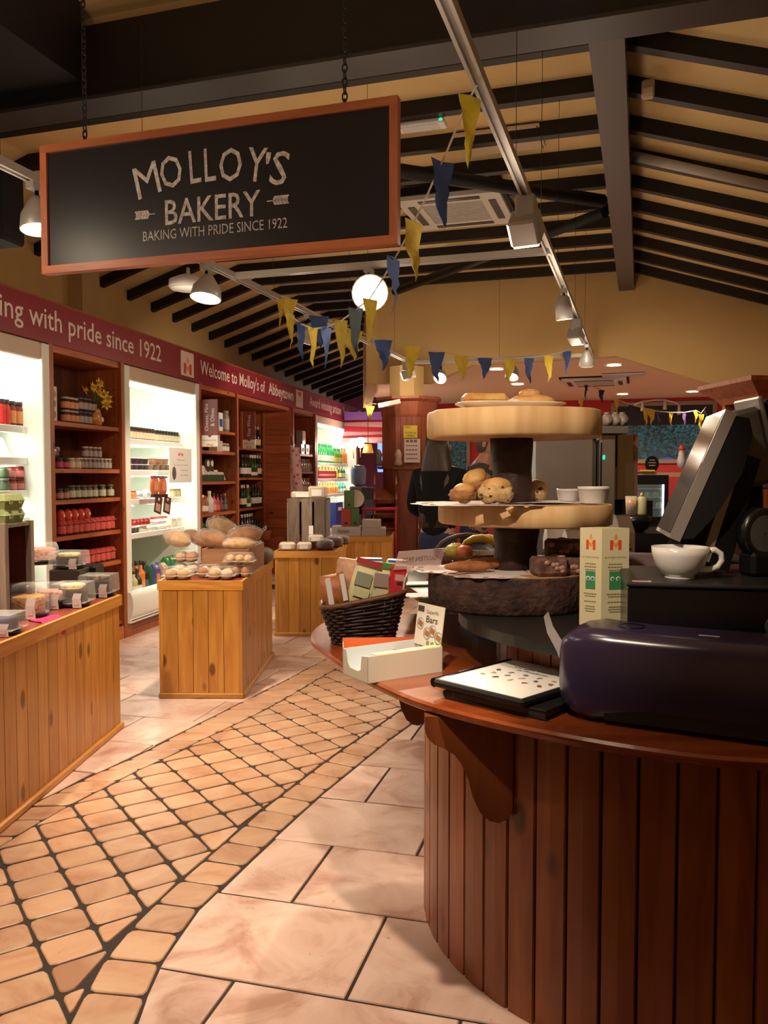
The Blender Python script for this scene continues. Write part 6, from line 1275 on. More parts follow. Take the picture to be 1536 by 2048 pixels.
# gluten free sign, read from behind
a = at(803, 1192, 2.84); t = thing('shelf_sign', 'clear plastic sign reading GLUTEN FREE mirrored from behind, clipped to the basket', 'sign', a)
MB().tube([(0, 0, -.03), (.012, 0, .06), (.028, 0, .093)], .004, 8).obj('stem', C(.6, .55, .5, .3), t); MB().box(.018, .04, -.006, .006, .085, .105).obj('clip', C(.6, .55, .5, .3), t)
MP = TM(.062, 0, .128, R(6), R(-4), R(8)); MB().box(-.082, .082, -.002, .002, -.030, .032, 0, MP @ Matrix(((1, 0, .35, 0), (0, 1, 0, 0), (0, 0, 1, 0), (0, 0, 0, 1)))).obj('plate', clear('sign_plate', (.85, .74, .72), .30, .2), t)
g = MB(); v, f = fit("GLUTEN FREE", .125, .016); g.add(v, f, 0, False, MP @ Matrix(((1, 0, .35, 0), (0, 1, 0, 0), (0, 0, 1, 0), (0, 0, 0, 1))) @ FR((0, -.003, .002), (-1, 0, 0), (0, 0, 1), (0, 1, 0))); g.obj('lettering', C(.10, .07, .07, .7), t)
# open card tray with display card
A_ = Vector((-.046, 2.30, LT)); t = thing('card_tray', 'open white card tray with a Superfit Bars display panel on the ledge', 'display box', A_, math.atan2(.14, .219)); tw, td, th = .262, .140, .076
M_cd = C(.62, .56, .46, .7); M_cdi = C(.62, .68, .72, .7)
MB().box(0, tw, 0, .002, 0, th).obj('front_panel', M_cd, t); MB().box(0, tw, td-.002, td, 0, th).obj('back_panel', M_cdi, t); MB().box(0, tw, 0, td, 0, .002).obj('base', M_cdi, t)
cut = [(0, 0), (td, 0), (td, th), (td*.86, th), (td*.80, th*.55), (td*.70, th*.36), (td*.38, th*.34), (td*.28, th*.42), (td*.24, th*.95), (0, th)]
MB().loft([[(x, y, z) for y, z in cut] for x in (0, .002)], 0, False).obj('end_panel', M_cd, t); MB().box(tw-.002, tw, 0, td, 0, th).obj('end_panel', M_cd, t)
MB().loft([[(.03, .002, th), (tw, .002, th), (tw, .034, th*.99), (.03, .034, th*.99)], [(.03, .002, th+.002), (tw, .002, th+.002), (tw, .034, th+.001), (.03, .034, th+.001)]], 0, False).obj('top_flap', C(.68, .68, .42, .7), t)
Mc = TM(tw-.004, .004, th-.012, 0, R(8), 0); pc = MB().box(-.003, 0, 0, td*.98, 0, .128, 0, Mc).obj('display_card', C(.74, .70, .62, .6), t)
Fc = lambda y, z: Mc @ FR((-.0036, y, z), (0, -1, 0), (0, 0, 1), (-1, 0, 0))
g = MB(); v, f = fit("Superfit", .060, .016); g.add(v, f, 0, False, Fc(td*.40, .104)); v, f = fit("Bars", .058, .021, .012); g.add(v, f, 0, False, Fc(td*.40, .083)); g.obj('lettering', C(.08, .03, .02, .7), pc)
MB().box(-.004, -.0036, td*.72, td*.95, .102, .120, 0, Mc).obj('badge', C(.08, .04, .03, .6), pc)
for k, (y, z, cc) in enumerate(((.80, .066, (.30, .45, .62)), (.52, .040, (.35, .25, .2)), (.33, .050, (.25, .30, .50)), (.10, .034, (.15, .32, .12)))):
    MB().lathe([(.0165, 0), (.0185, 0), (.0185, .0006), (.0165, .0006)], 20, 0, Fc(td*y, z), True, False).obj('ring_print', C(*cc), pc); MB().box(-.012, .012, -.008, .008, 0, .0007, 0, Fc(td*y, z) @ Matrix.Rotation(R(-20), 4, 'Z')).obj('bar_picture', C(.38, .16, .07), pc)
for k in range(3): MB().lathe([(.008, 0), (.008, .0006)], 10, 0, Fc(td*(.12+.17*k), .011)).obj('green_badge', C(.22, .34, .05), pc)
tag(MB().lathe([(.02, 0), (.026, .004), (.022, .012), (.004, .014)], 16).obj('snack_bar', C(.05, .40, .62, .3), None, A_+Vector((.035, .085, .003))), 'last blue wrapped snack bar lying in the white card tray', 'snack')
# orange box behind
a = fl(688, 1306, LT); t = thing('snack_box', 'open orange box of snack bars behind the white tray', 'display box', (-.125, 2.50, LT), R(4)); ow, od, oh = .235, .09, .062
M_or = C(.62, .13, .035, .5); MB().box(0, ow, 0, .002, 0, oh*.86).obj('front_panel', M_or, t); MB().box(0, ow, od-.002, od, 0, oh*1.18).obj('back_panel', M_or, t); MB().box(0, ow, 0, od, 0, .002).obj('base', M_or, t)
for x in (0, ow-.002): MB().box(x, x+.002, 0, od, 0, oh).obj('end_panel', C(.62, .45, .38, .6), t)
g = MB(); v, f = fit("THANKS", .085, .012); g.add(v, f, 0, False, FACE_NY(ow*.52, -.0006, oh*.55)); g.obj('lettering', C(.75, .45, .35), t)
for k in range(4): tag(MB().box(-.024, .024, -.034, .034, 0, .044, 0, None, .006).obj('snack_bar', C(.72, .42, .28, .35), None, (-.125+.036+.055*k, 2.548+.004*k, LT+.003), R(4)), '%s wrapped snack bar from the left in the orange box' % ('first', 'second', 'third', 'fourth')[k], 'snack')
# two folders with the allergen sheet
o_ = Vector((.128, 2.165, LT)); ex_ = Vector((.208, -.215, 0)); ang = math.atan2(ex_.y, ex_.x)
t = thing('ring_binder', 'thin black binder underneath the allergen folder', 'binder', o_+Vector((.035, -.02, 0)), ang+R(4)); MB().box(0, .30, 0, .33, 0, .006, 0, None, .002).obj('cover', M_gloss, t); MB().box(.006, .296, .004, .325, .0065, .020).obj('pages', C(.03, .03, .032, .5), t); MB().box(0, .30, 0, .33, .0205, .026, 0, None, .002).obj('cover', mat('vinyl_black', (.012, .012, .013), .3), t); MB().tube([(0, .002, .013), (0, .328, .013)], .012, 8).obj('spine', M_gloss, t)
zf = LT+.0275; t = thing('allergen_folder', 'black folder with a white sheet headed Allergens Contained In Products', 'folder', Vector((o_.x, o_.y, zf)), ang); MB().box(0, .292, 0, .345, 0, .020, 0, None, .006).obj('cover', mat('vinyl_black'), t); MB().tube([(.0, .006, .010), (.0, .339, .010)], .013, 8).obj('spine', M_gloss, t); sh_ = MB().box(.014, .282, .012, .333, .0202, .0212).obj('sheet', C(.80, .78, .76, .45), t)
g = MB(); 
for b_, w, y in (("Allergens Contained", .165, .262), ("In Products", .098, .240)): v, f = fit(b_, w, .016); g.add(v, f, 0, False, FACE_Z(.15, y, .0217))
g.obj('lettering', M_ink, sh_); rnd = random.Random(3)
for j in range(3):
    for i in range(5):
        cc = rnd.choice([(.30, .10, .06), (.10, .10, .12), (.45, .32, .18), (.12, .14, .22), (.35, .28, .10), (.25, .22, .22)]); x, y = .06+.046*i+.012*(j % 2), .205-.034*j
        m = MB(); k_ = rnd.randint(5, 9); m.prism([((.008+.006*rnd.random())*math.cos(math.tau*q/k_), (.005+.005*rnd.random())*math.sin(math.tau*q/k_)) for q in range(k_)], 0, .0004, 0, TM(x, y, .0213, 0, 0, rnd.random()*3)); m.obj('food_picture', C(*cc), sh_)
# napkin dispenser
q = Vector((.475, 2.055, LT)); t = thing('napkin_dispenser', 'dark purple plastic napkin dispenser lying on the ledge, white napkin sticking out', 'napkin dispenser', q, R(-27)); M_dis = mat('dispenser_purple', (.034, .022, .056), .22, spec=.6); M_dis2 = mat('dispenser_dark', (.008, .007, .012), .3)
L_ = .60; rings = []
def sect(x, k, zc=0):
    hw, hh = .112*k, .112*k; P_ = []
    for j in range(28):
        a = math.tau*j/28; c_, s_ = math.cos(a), math.sin(a); P_.append((x, hw*math.copysign(abs(c_)**.36, c_), .113+zc+hh*math.copysign(abs(s_)**.36, s_)))
    return P_
for x, k in ((-.02, .50), (-.012, .68), (.0, .80), (.025, .92), (.07, 1.0), (.12, .97), (.2, .95), (.4, .95), (L_-.04, .95), (L_, .85)): rings.append(sect(x, k))
m = MB(); m.loft(rings, 0, True); m.obj('shell', M_dis, t); MB().lathe([(.03, 0), (.034, .001), (.034, .002), (.028, .002)], 24, 0, TM(.14, .0, .2205), True, False).obj('thumb_recess', M_dis2, t); MB().box(.10, L_-.02, -.1045, -.100, .012, .10, 0, None).obj('side_panel', M_dis2, t)
MB().box(.30, .345, -.045, -.035, .2196, .2206).obj('brand_print', C(.5, .5, .55), t)
m = MB(); m.loft([[(-.01, -.05, .11), (-.01, .01, .12)], [(-.025, -.05, .15), (-.025, .008, .16)], [(-.05, -.052, .195), (-.052, .0, .205)], [(-.062, -.046, .235), (-.064, .0, .24)]], 0, True, None, False, False); m.loft([[(-.012, -.05, .11), (-.012, .01, .12)], [(-.027, -.05, .15), (-.027, .008, .16)], [(-.052, -.052, .196), (-.054, .0, .206)], [(-.063, -.046, .2355), (-.065, .0, .2405)]], 0, True, None, False, False); m.obj('napkin', C(.80, .76, .76, .7), t)
MB().lathe([(.018, 0), (.024, .004), (.024, .008), (.016, .008)], 18, 0, FR((-.018, -.01, .105), (0, 1, 0), (0, 0, 1), (-1, 0, 0))).obj('slot_ring', C(.25, .24, .27, .2), t)
# leaflet tower
q = Vector((.625, 2.36, CT)); t = thing('leaflet_tower', 'tall cream three-sided card tower with an orange M logo', 'leaflet', q, R(0)); hh = .285
P3 = [(0, 0), (.085, .022), (.012, .078), (-.052, .045)]; M_lf = C(.66, .60, .38, .6)
m = MB(); m.loft([[(x, y, z) for x, y in P3] for z in (0, hh)], 0, False); body = m.obj('card', M_lf, t)
for nm_, (p0, p1), sc in (('right', (P3[0], P3[1]), 1), ('left', (P3[3], P3[0]), .8)):
    d = Vector((p1[0]-p0[0], p1[1]-p0[1], 0)); ln = d.length; d.normalize(); nn = Vector((d.y, -d.x, 0)); c_ = Vector(((p0[0]+p1[0])/2, (p0[1]+p1[1])/2, 0))+nn*.0006
    Fm = lambda u, z: FR(c_+d*u+Vector((0, 0, z)), d, (0, 0, 1), nn); logo(body, Fm(0, hh*.86), ln*.42, hh*.16, [C(.66, .08, .03), M_logoo])
    MB().box(-ln*.22, ln*.22, -.026, .026, 0, .0004, 0, Fm(0, hh*.47)).obj('green_badge', C(.05, .26, .10), body)
    for sx in (-1, 1): MB().lathe([(.0045, .0005), (.007, .0005), (.007, .0008), (.0045, .0008)], 12, 0, Fm(sx*.009*sc, hh*.485), True, False).obj('owl_eye', C(.75, .75, .7), body)
    g = MB(); v, f = fit("DID YOU ENJOY YOUR FOOD?", ln*.78, .007); g.add(v, f, 0, False, Fm(0, hh*.70))
    for k, (z, w) in enumerate(((.635, .5), (.605, .55), (.575, .48), (.33, .6), (.305, .5), (.25, .55), (.2, .45), (.175, .5), (.15, .42))):
        for j in range(5): g.box(-ln*w/2+ln*w*j/5, -ln*w/2+ln*w*(j+.82)/5, -.0016, .0016, 0, .0002, 0, Fm(0, hh*z))
    g.obj('printing', C(.25, .2, .12), body)
# till: cash drawer, cup, terminal
TX, TY = .615, 2.07; TZ = 1.4-215*2.07/1650
t = thing('cash_drawer', 'black cash drawer box carrying the till on the worktop', 'cash drawer', (TX, TY, CT), R(-13)); MB().box(0, .56, 0, .40, 0, TZ-CT-.012, 0, None, .004).obj('body', M_gloss, t); MB().box(-.004, .566, -.006, .404, TZ-CT-.012, TZ-CT, 0, None, .004).obj('lid', mat('drawer_lid', (.016, .016, .017), .4), t); st_ = MB().box(.012, .058, .012, .034, TZ-CT+.0002, TZ-CT+.001).obj('sticker', C(.6, .5, .55, .4), t); MB().box(.014, .05, .022, .033, TZ-CT+.001, TZ-CT+.0014).obj('print', C(.35, .08, .18), st_); MB().lathe([(.03, 0), (.03, .006)], 24, 0, FR((.35, -.0065, .07), (1, 0, 0), (0, 0, 1), (0, -1, 0))).obj('lock', C(.3, .3, .3, .3, metal=.8), t)
q = at(1359, 1156, 2.15); t = thing('coffee_cup', 'wide white coffee cup standing on the cash drawer', 'cup', (q.x, 2.15, TZ), R(-8)); r = .072
MB().lathe([(r*.50, 0), (r*.52, .003), (r*.50, .008), (r*.62, .014), (r*.86, .036), (r*.97, .062), (r*1.0, .083), (r*.965, .083), (r*.93, .062), (r*.6, .02), (.002, .016)], 40).obj('bowl', mat('cup_white', (.72, .70, .69), .18), t); hd = [(r*.95, 0, .072), (r*1.2, 0, .076), (r*1.42, 0, .066), (r*1.46, 0, .048), (r*1.32, 0, .032), (r*1.05, 0, .024), (r*.74, 0, .024)]
MB().tube(hd, [.009, .008, .0075, .0075, .0075, .008, .009], 10).obj('handle', mat('cup_white'), t); MB().lathe([(r*.955, .070), (.002, .071)], 28, 0, None, True, False).obj('coffee', C(.28, .22, .2, .3), t)
t = thing('till_screen', 'slim black touch screen till seen from its silver edge', 'till', (.9, 2.35, TZ))
def L0(p): return Vector(p)-Vector((.9, 2.35, TZ))
NB, NT = at(1338, 1075, 2.20), at(1452, 818, 2.20); FB = at(1312, 1060, 2.50); wv = FB-NB; upv = NT-NB; nrm = upv.cross(wv).normalized()
if nrm.x > 0: nrm = -nrm
def plate(m, off0, off1, g0=0.0, mm=0):
    c4 = [NB+upv*g0+wv*g0, NB+upv*g0+wv*(1-g0), NB+upv*(1-g0)+wv*(1-g0), NB+upv*(1-g0)+wv*g0]; m.loft([[L0(p-nrm*off0) for p in c4], [L0(p-nrm*off1) for p in c4]], mm, False)
M_sil = mat('silver_edge', (.36, .33, .32), .35, .6)
m = MB(); plate(m, .0, .030); m.obj('silver_frame', M_sil, t); m = MB(); plate(m, -.0015, .002, .03); m.obj('screen', mat('screen_glass', (.02, .018, .018), .12), t); sd_ = [(-.0, .02), (.0, .98), (.035, 1.0), (.060, .90), (.075, .62), (.060, .30), (.030, .06)]
m = MB(); m.loft([[L0(NB+upv*v_-nrm*(.0295+o_)+wv*k_) for o_, v_ in sd_] for k_ in (.01, .99)], 0, False); m.obj('back_shell', M_blk, t)
def bar(m, p0, p1, w0, w1, th, Y0=0, dn=Vector((0, 1, 0)), mm=0):
    d = (p1-p0).normalized(); s_ = d.cross(dn).normalized(); m.loft([[L0(p+s_*w+dn*y) for w, y in ((-ww, 0), (ww, 0), (ww, th), (-ww, th))] for p, ww in ((p0, w0), (p1, w1))], mm, False)
m = MB(); bar(m, at(1405, 1128, 2.24), at(1478, 905, 2.24), .075, .062, .10); m.obj('stand_arm', M_blk, t); m = MB(); bar(m, at(1410, 1122, 2.236), at(1482, 905, 2.236), .0125, .0115, .004); m.obj('silver_stripe', M_sil, t); m = MB(); bar(m, at(1352, 1118, 2.3), at(1385, 1060, 2.3), .012, .012, .06); m.obj('stand_foot', M_sil, t)
MB().box(*[v for pair in zip(L0(at(1345, 1128, 2.25)), L0(at(1520, 1112, 2.42))) for v in pair]).obj('stand_base', M_blk, t)
t2 = thing('customer_display', 'grey customer display behind the till at the right edge', 'display', at(1515, 900, 2.32)); Mt = Matrix.Rotation(R(-14), 4, 'Y')
MB().box(-.045, .035, 0, .16, -.10, .12, 0, Mt, .012).obj('housing', mat('display_grey', (.11, .10, .098), .5), t2); MB().box(.035, .05, 0, .17, -.12, .145, 0, Mt, .005).obj('silver_edge', M_sil, t2); MB().box(.05, .13, .0, .17, -.13, .13, 0, Mt, .01).obj('back', M_blk, t2); MB().tube([(.02, .08, -.09), (.03, .08, -.26)], .03, 10).obj('neck', M_blk, t2)
q = at(1520, 1066, 2.2); t = thing('card_reader', 'rounded black card reader with a grey face at the right edge', 'card reader', q, R(10)); MB().lathe([(.002, -.03), (.052, -.028), (.062, -.015), (.062, .015), (.05, .022)], 28, 0, FR((0, 0, 0), (1, 0, 0), (0, 0, 1.1), (0, -1, 0))).obj('body', M_gloss, t); MB().lathe([(.044, .0225), (.002, .024)], 28, 0, FR((0, 0, 0), (1, 0, 0), (0, 0, 1.1), (0, -1, 0)), True, False).obj('face', mat('reader_face', (.07, .075, .08), .25), t); MB().box(-.04, .05, -.03, .04, TZ-q.z, -.05, 0, None, .01).obj('base', M_blk, t)
# papers left of the stand, fruit, cups, coffee bags on the worktop
for i, (px, py, w, d, rz) in enumerate(((830, 1192, .13, .10, 12), (815, 1168, .20, .08, 8))): tag(MB().box(-w/2, w/2, -d/2, d/2, 0, .004).obj('paper_sheet', M_paper, None, fl(px, py, CT+.001+.005*i), R(rz)), ('white paper sheet lying beside the bottom log slice', 'white paper lying behind the basket on the worktop')[i], 'paper')
fx, fy = at(935, 1110, 3.75).x, 3.75; t = thing('fruit_basket', 'low wicker basket of fruit behind the cake stand', 'basket', (fx, fy, CT)); MB().lathe([(.10, 0), (.14, .07), (.148, .085), (.135, .08), (.095, .01)], 26).obj('basket', mat('wicker_brown'), t); MB().tube([(.145*math.cos(a), 0, .075+.09*math.sin(a)) for a in [math.pi*k/10 for k in range(11)]], .011, 8).obj('handle', mat('wicker_dark2', (.05, .02, .012), .6), t)
M_ban = mat('banana', (.62, .44, .05), .5, var=.25, vs_=12)
for k in range(5):
    a0 = R(150-14*k); pts = [(fx+.05+.10*math.cos(a0-R(22)*j)+.012*k, fy-.05+.016*k, CT+.055+.10*math.sin(a0-R(22)*j)) for j in range(6)]; o = Vector(pts[0]); m = MB(); m.tube([Vector(p)-o for p in pts], [.006, .015, .018, .018, .014, .005], 8); tag(m.obj('banana', M_ban, None, o), '%s banana of the bunch in the fruit basket, counted from the front' % ('first', 'second', 'third', 'fourth', 'fifth')[k], 'banana')
for i, (dx, dy, cc, nm) in enumerate(((-.07, -.04, (.40, .33, .06), 'yellow-green'), (-.02, -.07, (.50, .12, .05), 'red'), (-.05, .05, (.55, .28, .05), 'orange'))): tt = thing('apple', nm+' apple in the fruit basket', 'apple', (fx+dx, fy+dy, CT+.06)); MB().ball((0, 0, .035), .038, .038, .034, 14, 10, 0, None, lambda d: 1-.10*max(0, abs(d.z)-.8)*5).obj('fruit', C(*cc, .35), tt); MB().tube([(0, 0, .064), (.003, 0, .08)], .002, 5).obj('stem', brown, tt)
q = at(905, 1118, 3.45); t = thing('snack_carton', 'bright green and orange snack carton left of the fruit basket', 'carton', (q.x, 3.45, CT), R(25)); MB().box(-.10, .10, -.05, .05, 0, .035, 0, None, .003).obj('tray', C(.45, .22, .10, .6), t)
for k in range(5): MB().box(-.09+k*.037, -.058+k*.037, -.04, .04, .035, .055, 0, None, .004).obj('bar', C(*((.62, .42, .03), (.2, .4, .05), (.6, .15, .03), (.08, .25, .05), (.3, .45, .05))[k]), t)
cx_ = at(1114, 1110, 3.5).x
for k in range(9): o = MB().lathe([(.038, 0), (.040, .002), (.046, .010), (.043, .010), (.036, .002)], 22).obj('cup_lid', C(.66, .62, .64, .4), None, (cx_+.002*(-1)**k, 3.5, CT+.012*k)); tag(o, '%s white cup lid from the bottom of the stack' % ('first', 'second', 'third', 'fourth', 'fifth', 'sixth', 'seventh', 'eighth', 'ninth')[k], 'cup lid')
def cbag(label, px, Y, w, h, rz, z=None):
    x = at(px, 1060, Y).x; t = thing('coffee_bag', label, 'coffee bag', (x, Y, z or CT), R(rz)); d = .07; m = MB(); m.loft([[(-w/2, -d/2, 0), (w/2, -d/2, 0), (w/2, d/2, 0), (-w/2, d/2, 0)], [(-w/2, -d/2, h*.7), (w/2, -d/2, h*.7), (w/2, d/2, h*.7), (-w/2, d/2, h*.7)], [(-w*.46, -.006, h), (w*.46, -.006, h), (w*.46, .006, h), (-w*.46, .006, h)]], 0, False); m.obj('bag', C(.68, .64, .64, .5), t)
    g = MB()
    for i, ww in enumerate((.5, .36, .22)): g.loft([[(-w*ww/2*1.2, -d/2-.001, h*(.40+.08*i)), (w*ww/2*1.2, -d/2-.001, h*(.40+.08*i)), (w*ww/2*.6, -d/2-.001, h*(.44+.08*i)), (-w*ww/2*.6, -d/2-.001, h*(.44+.08*i))], [(-w*ww/2*1.2, -d/2-.0015, h*(.40+.08*i)), (w*ww/2*1.2, -d/2-.0015, h*(.40+.08*i)), (w*ww/2*.6, -d/2-.0015, h*(.44+.08*i)), (-w*ww/2*.6, -d/2-.0015, h*(.44+.08*i))]], 0, False)
    g.box(-w*.08, w*.08, -d/2-.0015, -d/2-.001, h*.34, h*.62); g.obj('pagoda_print', M_ink, t); MB().box(-w*.48, w*.48, -.008, .008, h*.96, h*1.0).obj('fold', C(.5, .46, .46, .5), t)
cbag('white coffee bag with a pagoda print behind the cup lids', 1112, 3.72, .10, .22, 5); cbag('white coffee bag with a pagoda print behind the leaflet tower', 1152, 3.62, .12, .20, 20); cbag('white coffee bag under the right of the middle log slice', 1205, 3.75, .11, .26, -8); cbag('white coffee bag farthest right, beside the black bowl', 1243, 3.68, .10, .26, 35)
t = thing('storage_jar', 'glass jar with a gold band behind the rocky road', 'jar', (at(1158, 1100, 3.4).x, 3.4, CT)); MB().lathe([(.05, 0), (.055, .01), (.055, .10), (.05, .11)], 20).obj('glass', C(.35, .3, .3, .1), t); MB().lathe([(.057, .085), (.057, .108)], 20, 0, None, True, False).obj('gold_band', C(.30, .20, .04, .3, metal=.6), t)
t = thing('drink_glass', 'straight glass of amber drink behind the till', 'glass', (at(1262, 1020, 4.3).x, 4.3, 1.19)); MB().lathe([(.026, 0), (.030, .10), (.0285, .10), (.025, .004)], 18).obj('glass', clear('tumbler', (.95, .9, .8), .2), t); MB().lathe([(.0245, .004), (.028, .082), (.002, .083)], 18).obj('drink', C(.50, .20, .02, .2), t)
t = thing('sauce_bottle', 'pale green squeezy bottle beside the amber glass', 'bottle', (at(1283, 1020, 4.3).x, 4.3, 1.19)); MB().lathe([(.024, 0), (.026, .01), (.026, .085), (.012, .10)], 16).obj('bottle', C(.40, .38, .24, .4), t); MB().lathe([(.013, .10), (.004, .118)], 12).obj('nozzle', C(.5, .45, .3), t)
q = at(1268, 1060, 4.25); t = thing('mixing_bowl', 'large black bowl below the amber glass', 'bowl', (q.x, 4.25, 1.19-.085)); MB().lathe([(.04, 0), (.07, .02), (.085, .055), (.088, .082), (.083, .082), (.06, .02), (.002, .012)], 28).obj('bowl', M_gloss, t); MB().lathe([(.082, .0795), (.002, .084)], 24).obj('tray', M_blk, t)
o = MB().box(-.3, .45, -.2, .35, 0, 1.19-.085-CT).obj('counter_shelf', M_blk, None, (q.x, 4.35, CT)); tag(o, 'dark raised shelf behind the till carrying the black bowl', 'shelf')
q = at(1290, 1110, 3.15); t = thing('handbag', 'mauve leather handbag left of the till', 'handbag', (q.x, 3.15, CT), R(-10)); MB().loft([[(-.075*k, -.04*q_, z), (.075*k, -.04*q_, z), (.075*k, .04*q_, z), (-.075*k, .04*q_, z)] for z, k, q_ in ((0, .95, 1), (.02, 1.05, 1.1), (.09, 1.0, .95), (.135, .86, .5), (.14, .8, .2))], 0, False).obj('body', C(.16, .10, .12, .5), t); MB().tube([(-.055, -.03, .10), (-.085, -.035, .05), (-.08, -.035, -.0+.01)], .008, 8).obj('strap', C(.07, .04, .045), t); MB().box(-.05, .05, -.046, -.043, .05, .058).obj('zip', C(.3, .25, .2, .3, metal=.7), t)
for k in range(7): tag(MB().box(-.05, .05, -.006, .006, 0, .007).obj('breadstick', C(.60, .40, .14), None, fl(1266, 1136, CT)+Vector((.004*k, .012*k, .008*(k % 3))), R(-8+5*k)), '%s golden breadstick in the little heap beside the leaflet tower' % ('first', 'second', 'third', 'fourth', 'fifth', 'sixth', 'seventh')[k], 'breadstick')
q = at(1310, 1040, 3.9); tag(MB().box(-.10, .10, -.12, .12, 0, .004, 0, Matrix.Rotation(R(12), 4, 'X')).obj('paper_sheet', C(.72, .66, .25), None, (q.x, 4.45, 1.12)), 'bright yellow sheet under a lamp behind the till', 'paper')
# ================================================================== BACKGROUND
# ---- cream column and wooden corner cabinet
cx_, cy_ = at(818, 900, 10.0).x, 10.0
struct(MB().prism([(.22*math.cos(R(22.5+45*k)), .22*math.sin(R(22.5+45*k))) for k in range(8)], 0, 2.70).obj('trim_9', M_wallc, None, (cx_-.03, cy_+.05, 0)))
t = thing('corner_cabinet', 'tall reddish octagonal corner cabinet with slanted display racks', 'cabinet', (cx_, cy_, 0)); RC = .345
M_cab = wood('cabinet_wood', (.30, .075, .03), (.20, .045, .018), 'Z', 1, .2, .5, .1, spread=.1)
oc = [(RC*math.cos(R(-22.5+45*k-8)), RC*math.sin(R(-22.5+45*k-8))) for k in range(8)]
def ring_at(k, z): return [(x*k, y*k, z) for x, y in oc]
MB().loft([ring_at(.94, 0), ring_at(.94, 2.12)], 0, False).obj('body', M_cab, t)
MB().loft([ring_at(.97, 2.08), ring_at(1.0, 2.11), ring_at(1.05, 2.26), ring_at(1.18, 2.29), ring_at(1.18, 2.32), ring_at(.6, 2.325)], 0, False).obj('cornice', M_cab, t)
for k in range(8):
    a, b_ = Vector(oc[k]), Vector(oc[(k+1) % 8])
    if (a+b_).y > .2: continue
    d = (b_-a); ln = d.length; ang = math.atan2(d.y, d.x); nn = 4
    for j in range(nn): MB().box(ln*j/nn+.003, ln*(j+1)/nn-.003, -.0, .02, 1.5, 2.08).obj('plank', M_cab, t, (a.x*.97, a.y*.97, 0), ang)
MB().loft([ring_at(1.12, 1.47), ring_at(1.14, 1.50)], 0, False).obj('counter_shelf', M_cab, t)
for side, dx in ((0, .10), (1, -.40)):
    for j in range(6):
        z = .42+.17*j; w = .42 if side == 0 else .22; MB().box(0, w, -.42, -.10, 0, .016, 0, TM(dx, 0, z, R(28), 0, 0)).obj('slanted_shelf', M_cab, t); MB().box(0, w, -.43, -.41, -.0, .05, 0, TM(dx, 0, z, R(28), 0, 0)).obj('shelf_lip', M_cab, t)
for x in (-.42, -.17, .09, .51):
    m = MB(); pts = [(-.38, .25)]
    for j in range(6): pts += [(-.42, .36+.17*j), (-.48, .44+.17*j), (-.42, .50+.17*j)]
    pts += [(-.3, 1.46), (-.1, 1.46), (-.1, .25)]; m.loft([[(x+dx, y, z) for y, z in pts] for dx in (0, .018)], 0, False); m.obj('zigzag_side', M_cab, t)
rnd = random.Random(5)
for j in range(6):
    for i in range(3):
        x = .16+.12*i; z = .42+.17*j+.02; o = MB(); o.ball((0, 0, .03), .055, .045, .04, 10, 7, 0, None, lambda d: 1+.1*math.sin(9*d.x+7*d.z)); cc = rnd.choice([(.10, .09, .09), (.20, .12, .10), (.25, .22, .2), (.30, .04, .04)]); oo = o.obj('sweet_bag', C(*cc, .25), None, (cx_+x, cy_-.38, z-.17+.03), rnd.random()); tag(oo, '%s bag of sweets on slanted rack %s of the corner cabinet' % (('left', 'middle', 'right')[i], ('one, lowest', 'two from below', 'three from below', 'four from below', 'five from below', 'six, topmost')[j]), 'bag')
yf = cy_-.345; 
t = thing('warning_sign', 'yellow sign reading SMILE YOU\'RE ON CAMERA on the corner cabinet', 'sign', at(821, 863, 9.63), R(0)); MB().box(-.08, .08, 0, .006, -.075, .07).obj('plate', C(.55, .40, .03, .5), t); g = MB()
for b_, w, z in (("SMILE", .075, .05), ("YOU'RE ON", .125, -.015), ("CAMERA", .10, -.05)): v, f = fit(b_, w, .024); g.add(v, f, 0, False, FACE_NY(-.035 if b_ == "SMILE" else 0, -.001, z))
g.obj('lettering', M_ink, t)
t = thing('notice_sheet', 'pinkish white notice below the yellow camera sign', 'notice', at(823, 901, 9.63)); MB().box(-.085, .10, 0, .004, -.14, .135).obj('sheet', C(.52, .38, .36, .6), t); g = MB()
for z, n in ((.095, 3), (.05, 5), (.0, 4), (-.05, 5), (-.10, 5)):
    g = MB()
    for k in range(n): g.box(-.065+k*.14/n, -.065+(k+.75)*.14/n, -.002, -.0005, z, z+(.03 if z > .06 else .014))
    g.obj('printed_line', C(.12, .08, .08), t)
for i, (px, py) in enumerate(((797, 920), (757, 930))): q = at(px, py, 9.6); tt = thing('ornament', ('small pale ornament on the cabinet ledge below the notice', 'dark ornament on the left end of the cabinet ledge')[i], 'ornament', (q.x, 9.62, 1.5)); MB().lathe([(.04, 0), (.05, .03), (.035, .09), (.045, .14), (.02, .19), (.002, .2)], 12).obj('figure', C(*((.35, .22, .16), (.10, .06, .05))[i]), tt); MB().lathe([(.055, 0), (.055, .012)], 12).obj('base', brown, tt)
t = thing('ceiling_batten', 'short white strip light above the corner cabinet', 'light', at(760, 812, 9.55)); MB().box(-.02, .24, -.03, .03, -.02, .03, 0, Matrix.Rotation(R(-12), 4, 'Y')).obj('body', C(.5, .44, .4), t); MB().box(-.0, .22, -.02, .02, -.024, -.02, 0, Matrix.Rotation(R(-12), 4, 'Y')).obj('diffuser', C(.65, .6, .55), t)
MB().tube([(.25, .3, .1), (.1, .1, .0)], .012, 6).obj('bracket', M_rail, t)
